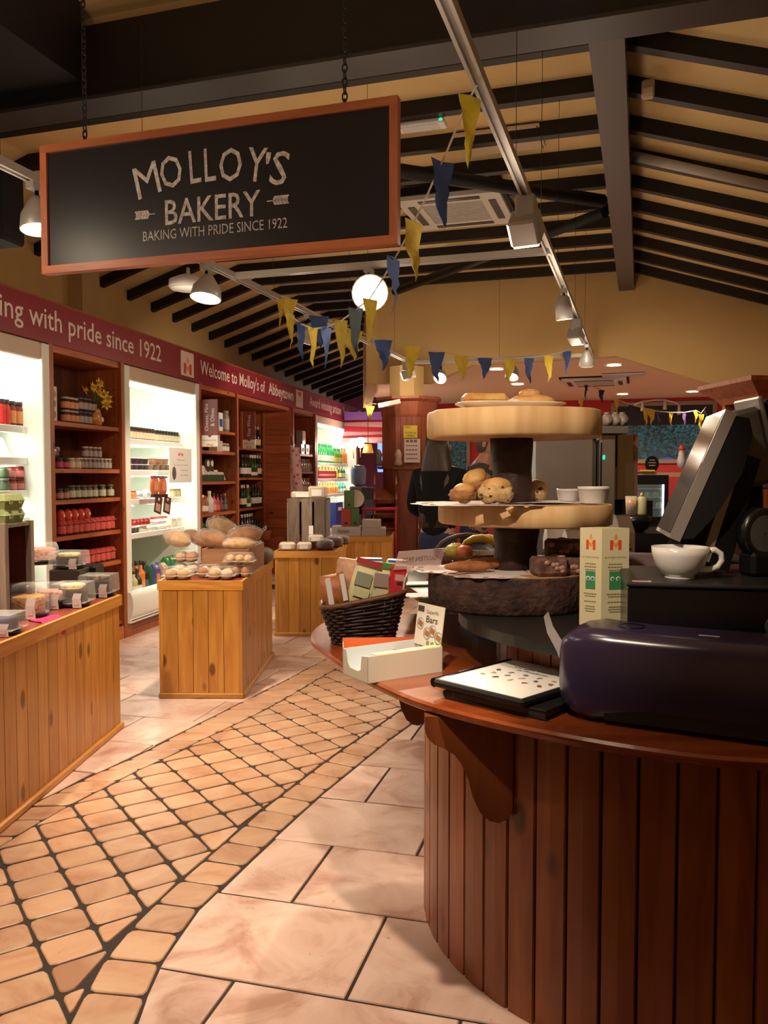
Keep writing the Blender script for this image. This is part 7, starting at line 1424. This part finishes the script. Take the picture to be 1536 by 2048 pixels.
# ---- far left corner: awning, lamps, water cooler
q = at(738, 858, 14.6); t = thing('striped_awning', 'red and white striped awning at the far left end', 'awning', q, R(-8))
ns = 6
for k in range(ns):
    f0, f1 = k/ns, (k+1)/ns; m = MB(); P_ = lambda f, x: (x, -.35*f, .17-.42*f+.02*math.sin(f*9+x*2)); m.loft([[P_(f0, x) for x in (-.42, -.2, 0, .3, .6)], [P_(f1, x) for x in (-.42, -.2, 0, .3, .6)]], 0, True, None, False, False); m.loft([[(x, y, z-.012) for x, y, z in [P_(f0, x) for x in (-.42, -.2, 0, .3, .6)]], [(x, y, z-.012) for x, y, z in [P_(f1, x) for x in (-.42, -.2, 0, .3, .6)]]], 0, True, None, False, False); m.obj('stripe', C(.55, .03, .06, .7) if k % 2 == 0 else C(.72, .45, .45, .7), t)
MB().box(-.44, .62, -.02, .06, .16, .30).obj('valance', C(.22, .10, .42, .6), t)
M_glow = mat('glow_shade', (1, .85, .75), .5, emit=(1.0, .72, .62), es=7)
for i, (px, py) in enumerate(((707, 888), (721, 886))): tt = thing('wall_lamp', ('left', 'right')[i]+' glowing frosted wall lamp under the striped awning', 'lamp', at(px, py, 14.3)); MB().lathe([(.03, -.08), (.06, -.03), (.07, .05), (.055, .09), (.002, .1)], 12).obj('shade', M_glow, tt); MB().tube([(0, 0, -.08), (0, .02, -.2), (0, .1, -.24)], .012, 6).obj('arm', C(.4, .25, .15, .3, metal=.7), tt)
lamp('POINT', at(714, 895, 13.9), None, 16, (1, .7, .55), .08)
tt = thing('pendant_lamp', 'yellow cone lamp shade beside the frosted wall lamps', 'lamp', at(736, 900, 14.0)); MB().lathe([(.06, .10), (.095, -.05), (.09, -.05), (.055, .095)], 16).obj('shade', mat('shade_yellow', (.55, .30, .06), .6, emit=(.7, .35, .05), es=.5), tt); MB().lathe([(.088, -.045), (.002, -.047)], 14, 0, None, True, False).obj('bulb_disc', M_glow, tt); MB().tube([(0, 0, .1), (0, 0, 1.9)], .006, 6).obj('cord', M_blk, tt)
t = thing('water_cooler', 'blue-topped water cooler in the far left corner', 'water cooler', (at(717, 1000, 13.2).x, 13.2, 0)); MB().box(-.14, .14, -.13, .13, 0, 1.22, 0, None, .02).obj('body', C(.30, .30, .36, .5), t); MB().lathe([(.05, 1.22), (.12, 1.27), (.125, 1.48), (.10, 1.55), (.002, 1.56)], 18).obj('bottle', C(.25, .33, .55, .2), t); MB().box(-.10, .10, -.145, -.13, .78, 1.0).obj('tap_recess', M_blk, t)
for i, (px, w, y0, y1, cc) in enumerate(((738, .22, 1052, 975, (.05, .05, .06)), (752, .16, 1052, 1020, (.20, .19, .34)))): a = at(px, y0, 12.6); b_ = at(px, y1, 12.6); tt = thing('service_machine', ('dark coffee machine', 'grey appliance under the coffee machine')[i]+' in the far left corner', 'machine', (a.x, 12.6, a.z)); MB().box(-w/2, w/2, -.15, .15, 0, b_.z-a.z, 0, None, .01).obj('body', C(*cc), tt); MB().box(-w*.3, w*.3, -.155, -.15, (b_.z-a.z)*.3, (b_.z-a.z)*.7).obj('panel', C(.12, .12, .14, .3), tt)
o = MB().box(-.55, .35, -.2, .3, 0, at(740, 1052, 12.6).z-.002).obj('back_counter', C(.10, .06, .05), None, (at(738, 1050, 12.6).x, 12.6, 0)); tag(o, 'low dark counter carrying the machines in the far left corner', 'counter')
t = thing('red_rail', 'bright red hand rail in front of the corner cabinet', 'rail', at(724, 1019, 9.3)); ln = (at(795, 1017, 9.3)-at(724, 1019, 9.3)); MB().tube([(0, 0, 0), ln], .018, 8).obj('rail', C(.55, .02, .06, .4), t)
for v in (Vector((.02, 0, 0)), ln-Vector((.02, 0, 0))): MB().tube([v, v+Vector((0, .05, -at(724, 1019, 9.3).z))], .014, 8).obj('post', C(.4, .02, .05, .4), t)
# ---- low ceiling downlights
M_dl = mat('downlight_glow', (1, .9, .8), .5, emit=(1.0, .84, .66), es=18)
for i, (px, py) in enumerate(((993, 738), (1035, 768), (1228, 730), (1245, 788), (1385, 783))):
    q = fl(px, py, 2.795); t = thing('downlight', 'round glowing downlight in the low ceiling, %s' % ('nearest above the bunting', 'second one behind the bunting', 'nearest to the gable on the right', 'deepest one left of the window', 'one above the back window')[i], 'downlight', q); MB().lathe([(.10, .004), (.12, .0), (.12, -.008), (.09, -.006)], 24, 0, None, True, False).obj('rim', M_white, t); MB().lathe([(.09, -.004), (.002, -.006)], 24, 0, None, True, False).obj('lens', M_dl, t)
    lamp('SPOT', q+Vector((0, 0, -.03)), q+Vector((0, 0, -2)), 55, size=.08, angle=130, blend=.8)
q = fl(1246, 749, 2.79); t = thing('ceiling_panel', 'pale rectangular light panel in the low ceiling', 'light', q, BA); MB().box(-.28, .28, -.14, .14, -.012, .0).obj('frame', C(.6, .55, .55), t); MB().box(-.26, .26, -.12, .12, -.016, -.012).obj('diffuser', C(.55, .5, .62), t)
t = thing('curved_track', 'white curved light track above the back window', 'light track', at(1330, 800, 14.6)); pts = [at(px, py, 14.6)-at(1330, 800, 14.6) for px, py in ((1262, 812), (1285, 803), (1310, 800), (1330, 800), (1352, 806), (1358, 810))]; MB().tube(pts, .014, 6).obj('rail', C(.6, .5, .42), t)
for k in (1, 3, 5): MB().lathe([(.02, 0), (.035, -.16), (.03, -.17)], 10, 0, Matrix.Translation(pts[k])).obj('spot_head', C(.5, .42, .36), t)
# ---- kitchen side: steel cabinets, shelf, counters
M_ss = mat('stainless', (.45, .42, .42), .28, .85, var=.12, vs_=4)
def bxx(name, label, cat, px0, px1, y0, y1, Y, d, m_, bev=.006, rz=0):
    a, b_ = at(px0, y1, Y), at(px1, y0, Y); t = thing(name, label, cat, ((a.x+b_.x)/2, Y, a.z), rz); w, h = b_.x-a.x, b_.z-a.z; MB().box(-w/2, w/2, 0, d, 0, h, 0, None, bev).obj('body', m_, t); return t, w, h
o = MB().box(-.75, 1.3, 0, .7, 0, .92).obj('back_counter', M_blk, None, (1.2, 5.0, 0)); tag(o, 'black back counter of the kitchen behind the cake stand', 'counter')
t, w, h = bxx('dishwasher_hood', 'large stainless steel machine hood behind the cake stand', 'machine', 1060, 1195, 868, 1118, 5.05, .5, M_ss, .03); MB().box(-w*.42, w*.42, -.012, 0, h*.36, h*.82).obj('door_panel', M_ss, t); MB().tube([(-w*.3, -.03, h*.34), (w*.3, -.03, h*.34)], .01, 8).obj('handle', M_sil, t); MB().lathe([(.03, 0), (.03, .02)], 16, 0, FR((w*.42, -.001, h*.52), (1, 0, 0), (0, 0, 1), (0, -1, 0))).obj('dial', C(.3, .28, .28, .3), t)
t, w, h = bxx('steel_column', 'narrow stainless steel cabinet beside the machine hood', 'cabinet', 1197, 1232, 868, 1118, 5.05, .4, M_ss, .008); MB().box(-w*.46, -w*.38, -.006, 0, .05, h-.05).obj('seam', M_blk, t); MB().box(-w*.28, -w*.20, -.008, -.004, h*.80, h*.83).obj('indicator', mat('green_led'), t)
t, w, h = bxx('mirror_cabinet', 'mirrored steel cabinet with a coppery edge left of the window', 'cabinet', 1233, 1275, 868, 1000, 5.25, .35, mat('mirror_steel', (.35, .33, .31), .12, .95), .004); MB().box(w*.34, w*.5, -.014, .0, 0, h).obj('edge_trim', mat('copper_edge', (.42, .25, .22), .25, .8), t)
a = at(1255, 1000, 5.3); o = MB().box(-.13, .13, -.1, .3, .92, a.z-.001).obj('cabinet_base', M_blk, None, (a.x, 5.3, 0)); tag(o, 'dark base unit under the mirrored cabinet', 'cabinet')
t, w, h = bxx('steel_shelf', 'dark steel shelf above the stainless machines', 'shelf', 1060, 1258, 852, 867, 5.0, .3, C(.10, .09, .085, .4), .003)
[MB().box(x_, x_+.02, .26, .30, -.2, 0).obj('bracket', M_blk, t) for x_ in (-w/2, w/2-.02)]
for i, px in enumerate((1215, 1232, 1246)): q = at(px, 852, 5.1); tt = thing('paper_bag', '%s crumpled grey bag on the dark steel shelf' % ('left', 'middle', 'right')[i], 'bag', (q.x, 5.12, q.z)); MB().ball((0, 0, .035), .035, .05, .04, 10, 8, 0, None, lambda d: 1+.14*math.sin(9*d.x+5*d.z)).obj('bag', C(.20, .16, .13, .5), tt); MB().lathe([(.008, .06), (.02, .085)], 8).obj('neck', C(.20, .16, .13, .5), tt)
# display case and sill by the window
t, w, h = bxx('display_case', 'black framed glass food case below the back window', 'display case', 1268, 1338, 950, 1045, 7.6, .5, M_blk, .004)
for f in ((-w*.42, w*.36, h*.12, h*.80),): MB().box(f[0], f[1], -.004, -.001, f[2], f[3]).obj('interior', C(.12, .06, .05), t); MB().box(f[0], f[1], -.014, -.010, f[2], f[3]).obj('pane', M_glass, t)
MB().box(w*.30, w*.34, -.02, -.012, h*.12, h*.80).obj('light_strip', mat('case_strip', (1, 1, 1), .5, emit=(.9, .95, 1), es=4), t)
for k, z in enumerate((.30, .52, .70)): MB().box(-w*.4, w*.28, -.010, -.003, h*z, h*(z+.02)).obj('glass_shelf', C(.45, .42, .40, .2), t)
for k in range(6): MB().ball((-w*.34+w*.11*k, -.006, h*(.36 if k % 2 else .58)), .035, .004, .03, 8, 6).obj('filled_roll', C(*((.40, .07, .05), (.30, .28, .08), (.45, .30, .2))[k % 3]), t)
o = MB().box(-.45, .55, -.05, .3, 0, at(1300, 1045, 7.6).z-.001).obj('case_base', M_blk, None, (at(1300, 1000, 7.6).x, 7.65, 0)); tag(o, 'dark base under the glass food case', 'cabinet')
q = at(1300, 945, 7.9); o = MB().box(-.3, .42, -.1, .1, -.04, 0).obj('window_ledge', C(.45, .30, .18, .6), None, q); tag(o, 'cream ledge above the glass food case', 'ledge')
t = thing('chalk_sign', 'small oval chalkboard on the ledge below the back window', 'chalkboard', at(1304, 944, 7.85)); MB().loft([[(.065*math.cos(a), y, .075+.078*math.sin(a)) for a in [math.tau*k/24 for k in range(24)]] for y in (0, .012)], 0, False).obj('board', M_blk, t); g = MB()
for z, w in ((.11, .05), (.085, .07), (.06, .06)): g.box(-w/2, w/2, -.002, -.0005, z, z+.006)
g.obj('chalk_lines', C(.4, .35, .3), t); MB().box(-.03, .03, -.01, .03, 0, .01).obj('foot', M_blk, t)
t = thing('yellow_tool', 'yellow and grey item lying on the ledge below the chalkboard', 'tool', at(1297, 945, 7.80)); MB().box(-.08, .06, -.03, .02, 0, .025, 0, None, .01).obj('body', C(.55, .33, .03), t); MB().box(-.12, -.08, -.02, .01, 0, .018, 0, None, .006).obj('end', C(.25, .25, .27), t)
t = thing('figurine', 'small figurine with a red hat standing at the back window', 'figurine', at(1363, 925, 7.7)); MB().lathe([(.035, -.05), (.04, .02), (.028, .07), (.03, .09)], 14).obj('body', C(.45, .40, .42), t); MB().ball((0, 0, .10), .026, .026, .026).obj('head', C(.55, .30, .2), t); MB().lathe([(.03, .115), (.026, .135), (.012, .16), (.002, .165)], 12).obj('hat', C(.5, .03, .03), t)
t = thing('cloth_bundle', 'beige cloth hanging over the edge beside the figurine', 'cloth', at(1360, 1000, 7.6)); MB().loft([[(-.06+.05*k+.10*math.cos(a), .06*math.sin(a), -.35+.13*k) for a in [math.tau*j/12 for j in range(12)]] for k in range(5)], 0, True).obj('cloth', C(.45, .29, .2, .8), t); MB().ball((.2, 0, .25), .06, .05, .09).obj('brown_top', C(.25, .08, .03), t)
# right-hand wooden wall shelves
SXr = 2.52; SYr = 5.95; t = thing('wall_shelf_unit', 'orange pine wall unit with a cornice at the right edge behind the till', 'shelving', (SXr, SYr, 0), R(-84)); zt_ = 2.03
M_orl = M_oran
for x in (-.18, .02, .28): MB().box(x, x+.04, 0, .3, 0, zt_-.1).obj('side_panel', M_orl, t)
MB().box(-.18, .32, .3, .32, 0, zt_-.1).obj('back_panel', M_orl, t)
for z in (.3, .62, .93, 1.2, 1.45, 1.72): MB().box(-.14, .28, .02, .3, z-.025, z).obj('shelf', M_orl, t)
MB().loft([[(-.20+dx, -.04+dy, z), (.36-dx, -.04+dy, z), (.36-dx, .34, z), (-.20+dx, .34, z)] for z, dx, dy in ((zt_-.12, .02, .03), (zt_-.08, .0, .0), (zt_+.0, -.09, -.10), (zt_+.03, -.09, -.10))], 0, False).obj('cornice', M_orl, t)
def sloc(x, y, z): return Vector((SXr, SYr, 0)) + Matrix.Rotation(R(-84), 3, 'Z') @ Vector((x, y, z))
for i, (x, z, cc, h) in enumerate(((-.06, 1.45, (.45, .42, .10), .16), (.17, 1.45, (.30, .25, .08), .14), (-.06, 1.2, (.50, .35, .25), .12), (.17, 1.2, (.45, .3, .2), .14), (-.06, 1.72, (.5, .45, .42), .12), (.17, .93, (.4, .28, .2), .16))): place(carton(.09, .07, h, C(*cc), None), 'shelf_box', '%s on the pine wall unit behind the till' % ('yellow-green packet', 'olive packet', 'peach-coloured box', 'tan box', 'pale box on the upper shelf', 'brown box on the lower shelf')[i], 'box', sloc(x, .12, z), R(-174))
# ---- outside: hedge, parasol
def hedge(name, label, px0, px1, z0, z1, bb, seed):
    rnd = random.Random(seed); a, b_ = on_b(px0, 900, bb)[0], on_b(px1, 900, bb)[0]
    t = thing(name, label, 'hedge', CB((a+b_)/2, bb, 0), BA); w = b_-a; lf = [MB(), MB()]
    for k in range(5200):
        x, z = rnd.uniform(-w/2, w/2), rnd.uniform(z0, z1); y = .35*math.sin(x*3.1+seed)*math.sin(z*4+1)+rnd.uniform(-.35, .15); s_ = rnd.uniform(.035, .075)
        d = Vector((rnd.uniform(-1, 1), rnd.uniform(-.8, .3), rnd.uniform(-1, .6))).normalized(); e = d.cross(Vector((rnd.uniform(-1, 1), -1, rnd.uniform(-1, 1)))).normalized()*.4; p = Vector((x, y, z))
        lf[k % 2].add([p, p+d*s_+e*s_, p+d*s_*2, p+d*s_-e*s_], [(0, 1, 2, 3)])
    for i in (0, 1): o = lf[i].obj('foliage', mat('leaf_%d' % i, ((.09, .34, .16), (.05, .24, .15))[i], .6), t); o['kind'] = 'stuff'
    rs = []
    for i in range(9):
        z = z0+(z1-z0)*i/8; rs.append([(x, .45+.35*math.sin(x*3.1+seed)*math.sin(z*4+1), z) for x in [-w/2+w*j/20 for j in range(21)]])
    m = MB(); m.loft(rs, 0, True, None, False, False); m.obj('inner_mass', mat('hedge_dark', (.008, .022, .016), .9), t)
    for k in range(6): MB().tube([(-w/2+w*(k+.5)/6, .3, 0), (-w/2+w*(k+.5)/6+.1, .3, z1*.7)], .05, 7).obj('trunk', brown, t)
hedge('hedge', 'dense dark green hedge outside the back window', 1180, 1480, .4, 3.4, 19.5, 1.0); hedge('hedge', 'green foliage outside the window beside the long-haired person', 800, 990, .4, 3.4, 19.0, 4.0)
struct(MB().box(-12, 12, 16.2, 26, -.1, -.02).obj('ground', mat('outside_ground', (.08, .08, .08), .9), None, None, BA))
t = thing('parasol', 'blue parasol outside the back window', 'parasol', at(1335, 935, 17.6)); MB().loft([[(k*.62*math.cos(math.tau*j/8), k*.62*math.sin(math.tau*j/8), z) for j in range(8)] for k, z in ((1, -.12), (.6, .1), (.05, .22))], 0, False).obj('canopy', C(.03, .10, .55, .7), t); MB().tube([(0, 0, .2), (0, 0, -at(1335, 935, 17.6).z)], .03, 8).obj('pole', C(.3, .3, .3), t)
# ================================================================== PEOPLE
def skin_mesh(nodes, edges, sub=2):
    me = bpy.data.meshes.new('s'); names = list(nodes); idx = {n: i for i, n in enumerate(names)}
    me.from_pydata([nodes[n][:3] for n in names], [(idx[a], idx[b_]) for a, b_ in edges], [])
    ob = bpy.data.objects.new('s', me); COL.objects.link(ob); sk = ob.modifiers.new('k', 'SKIN'); sk.use_smooth_shade = True; ob.modifiers.new('u', 'SUBSURF').levels = sub
    for n in names:
        v = me.skin_vertices[0].data[idx[n]]; r = nodes[n][3]; v.radius = (r, nodes[n][4] if len(nodes[n]) > 4 else r)
    me.skin_vertices[0].data[0].use_root = True
    bpy.context.view_layer.update(); r = bpy.data.meshes.new_from_object(ob.evaluated_get(bpy.context.evaluated_depsgraph_get()))
    out = ([tuple(v.co) for v in r.vertices], [tuple(p.vertices) for p in r.polygons]); bpy.data.objects.remove(ob); bpy.data.meshes.remove(r); bpy.data.meshes.remove(me); return out
def hand(nodes, edges, wrist, d, pre, curl=.4):
    """palm and five bent fingers grown from a wrist node; d = pointing direction"""
    w = Vector(nodes[wrist][:3]); d = Vector(d).normalized(); s_ = d.cross(Vector((0, 0, 1))); s_ = s_.normalized() if s_.length > .1 else Vector((1, 0, 0)); dn = d.cross(s_).normalized()
    p = w+d*.05; nodes[pre+'palm'] = (*p, .024, .016); edges.append((wrist, pre+'palm'))
    for i, (o, l) in enumerate(((-.028, .062), (-.010, .074), (.009, .070), (.027, .056))):
        a = p+d*.035+s_*o; b_ = a+d*l*.5+dn*l*.15*curl; c_ = b_+d*l*.35+dn*l*.5*curl
        for nm, q, r in (('k', a, .0095), ('m', b_, .0085), ('t', c_, .007)): nodes[pre+nm+str(i)] = (*q, r)
        edges += [(pre+'palm', pre+'k'+str(i)), (pre+'k'+str(i), pre+'m'+str(i)), (pre+'m'+str(i), pre+'t'+str(i))]
    a = p-s_*.035+d*.0; b_ = a-s_*.02+d*.03; nodes[pre+'th'] = (*a, .011); nodes[pre+'tt'] = (*b_, .008); edges += [(pre+'palm', pre+'th'), (pre+'th', pre+'tt')]
def head_mb(m, c, s_, yaw, pitch=0):
    """head with brow, nose, mouth, chin and ears, face towards local -y"""
    def f(d):
        k = 1.0
        if d.y < 0:
            k += .16*max(0, 1-((d.x/.22)**2+((d.z+.05)/.22)**2))*(d.y < -.6); k += .05*max(0, 1-((d.x/.35)**2+((d.z+.62)/.2)**2)); k -= .06*max(0, 1-(((abs(d.x)-.36)/.18)**2+((d.z-.12)/.12)**2)); k += .03*max(0, 1-((d.x/.3)**2+((d.z+.38)/.07)**2))
        return k
    M = Matrix.Translation(c) @ Euler((pitch, 0, yaw)).to_matrix().to_4x4(); m.ball((0, 0, 0), .074*s_, .094*s_, .115*s_, 24, 18, 0, M, f)
    for sx in (-1, 1): m.ball((sx*.076*s_, .008*s_, -.005), .010*s_, .020*s_, .030*s_, 8, 6, 0, M)
    return M
def person(label, base, yaw, lean, jacket, trousers, skinm, hairm, long_hair, arm_l, arm_r, H_=1.68, head_yaw=0, head_pitch=0, collar=None):
    """standing figure; local -y is the front. arm_*: (elbow, wrist) relative to the shoulder"""
    k = H_/1.70
    hip = Vector((0, 0, .95)); ch = Vector((0, -lean*.55, 1.27)); sh = Vector((0, -lean*.8, 1.42)); nk = Vector((0, -lean*.95, 1.50)); hd = Vector((0, -lean*1.12-.015, 1.60))
    N = {'hip': (*hip, .125, .105), 'waist': (0, -lean*.25, 1.08, .125, .10), 'chest': (*ch, .150, .112), 'sh': (*sh, .105, .085), 'neck': (*nk, .052, .055), 'head': (*hd, .055, .06)}
    E_ = [('hip', 'waist'), ('waist', 'chest'), ('chest', 'sh'), ('sh', 'neck'), ('neck', 'head')]
    for s_, nm in ((-1, 'l'), (1, 'r')):
        N['h'+nm] = (s_*.078, .0, .84, .078, .085); N['k'+nm] = (s_*.080, -.01, .48, .060, .062); N['a'+nm] = (s_*.09, .02, .09, .040, .045); N['t'+nm] = (s_*.10, -.12, .035, .035, .03)
        E_ += [('hip', 'h'+nm), ('h'+nm, 'k'+nm), ('k'+nm, 'a'+nm), ('a'+nm, 't'+nm)]
        S0 = sh+Vector((s_*.165, .0, -.02)); ar = arm_l if s_ < 0 else arm_r; el, wr = S0+Vector(ar[0]), S0+Vector(ar[1])
        N['s'+nm] = (*S0, .062, .062); N['e'+nm] = (*el, .044, .044); N['w'+nm] = (*wr, .028, .026); E_ += [('sh', 's'+nm), ('s'+nm, 'e'+nm), ('e'+nm, 'w'+nm)]
        hand(N, E_, 'w'+nm, wr-el, nm+'_')
    v, f = skin_mesh(N, E_); b_ = MB(); b_.add(v, f, 0, True, Matrix.Scale(k, 4)); Mh = head_mb(b_, hd*k+Vector((0, 0, .02)), 1.0*k, head_yaw, head_pitch)
    o = b_.obj('person', skinm, None, base, yaw); tag(o, label, 'person')
    g = 1.12                                     # clothing: the same skeleton, a little thicker, cut at neck, wrists and ankles
    JN = {n: (N[n][0], N[n][1], N[n][2], N[n][3]*g+.008, N[n][4]*g+.008) for n in ('waist', 'chest', 'sh', 'sl', 'el', 'sr', 'er')}
    JN = {'chest': JN['chest'], **{n: JN[n] for n in JN if n != 'chest'}}
    JN['hem'] = (0, -lean*.02, .87, .150, .128); JN['nk'] = (*(sh*.4+nk*.6), .068, .066)
    for nm in 'lr': q = Vector(N['e'+nm][:3]).lerp(Vector(N['w'+nm][:3]), .88); JN['w'+nm] = (*q, .040, .038)
    v, f = skin_mesh(JN, [('chest', 'waist'), ('waist', 'hem'), ('chest', 'sh'), ('sh', 'nk'), ('sh', 'sl'), ('sl', 'el'), ('el', 'wl'), ('sh', 'sr'), ('sr', 'er'), ('er', 'wr')]); m = MB(); m.add(v, f, 0, True, Matrix.Scale(k, 4)); m.obj('jacket', jacket, o)
    TN = {'hip': (*hip, .136, .116), 'wst': (0, 0, 1.05, .13, .105)}
    for nm in 'lr': TN['h'+nm] = (*N['h'+nm][:3], .088, .096); TN['k'+nm] = (*N['k'+nm][:3], .070, .072); TN['a'+nm] = (N['a'+nm][0], N['a'+nm][1], .07, .056, .060)
    v, f = skin_mesh(TN, [('hip', 'wst'), ('hip', 'hl'), ('hl', 'kl'), ('kl', 'al'), ('hip', 'hr'), ('hr', 'kr'), ('kr', 'ar')]); m = MB(); m.add(v, f, 0, True, Matrix.Scale(k, 4)); m.obj('trousers', trousers, o)
    for s_ in (-1, 1): MB().ball((s_*.10*k, -.05, .045), .052, .135, .05, 14, 8).obj('shoe', M_blk, o)
    h = MB(); h.ball((0, .012, .012), .083*k, .098*k, .118*k, 22, 14, 0, Mh, lambda d: (1.0 if not (d.y < -.35 and d.z < .55) else .80)); h.obj('hair', hairm, o)
    if long_hair:
        h = MB(); rs = []
        for i in range(9):
            z = .06-.085*i; w = .088+.058*min(1, i/4)-.03*max(0, (i-5)/3); rs.append([(w*math.cos(a)*(1+.04*math.sin(7*a+i)), .065+.012*i*.5+(.065-.003*i)*math.sin(a), z) for a in [math.tau*j/20 for j in range(20)]])
        h.loft(rs, 0, True, Mh); h.obj('long_hair', hairm, o)
    else:
        for sx in (-1, 1): MB().ball((sx*.028*k, -.083*k, .015*k), .011, .007, .007, 8, 6, 0, Mh).obj('eye', C(.12, .10, .10), o)
        MB().box(-.022*k, .022*k, -.096*k, -.086*k, -.058*k, -.052*k, 0, Mh).obj('mouth', C(.35, .12, .10), o)
    if collar: MB().lathe([(.062, -.02), (.070, .02), (.064, .03), (.058, .0)], 18, 0, Matrix.Translation((sh*.35+nk*.65)*k), True, False).obj('collar', collar, o)
    return o
M_hair = wood('hair_strands', (.060, .026, .013), (.014, .006, .004), 'Z', 4, 0, .45, 0, None, .0); M_grey = mat('hair_grey', (.09, .07, .06), .7, var=.4, vs_=60); M_skin = mat('skin', (.50, .24, .17), .5, var=.1, vs_=20)
M_jk = mat('jacket_black', (.004, .004, .005), .8, spec=.2); M_jn = mat('jeans_blue', (.012, .022, .075), .8, var=.3, vs_=40); M_gs = mat('top_grey', (.045, .043, .045), .8)
person('long dark-haired person in a black jacket and blue jeans seen from behind', (at(876, 950, 6.3).x, 6.3, 0), R(180-28), .03, M_jk, M_jn, M_skin, M_hair, True, ((-.07, .02, -.26), (-.02, -.20, -.36)), ((.07, .0, -.26), (-.02, -.22, -.34)), 1.70)
person('short-haired person in a dark grey top bending forward behind the scones', (at(948, 950, 6.9).x, 6.9, 0), R(62), .10, M_gs, M_jn, M_skin, M_grey, False, ((-.05, -.06, -.26), (.0, -.28, -.34)), ((.05, -.06, -.26), (.0, -.28, -.34)), 1.74, 0, R(18), C(.05, .16, .20, .7))
# ================================================================== LAMPS
for loc, tgt, pw, ang in SPOTS: lamp('SPOT', loc, tgt, pw*GAIN, angle=ang)
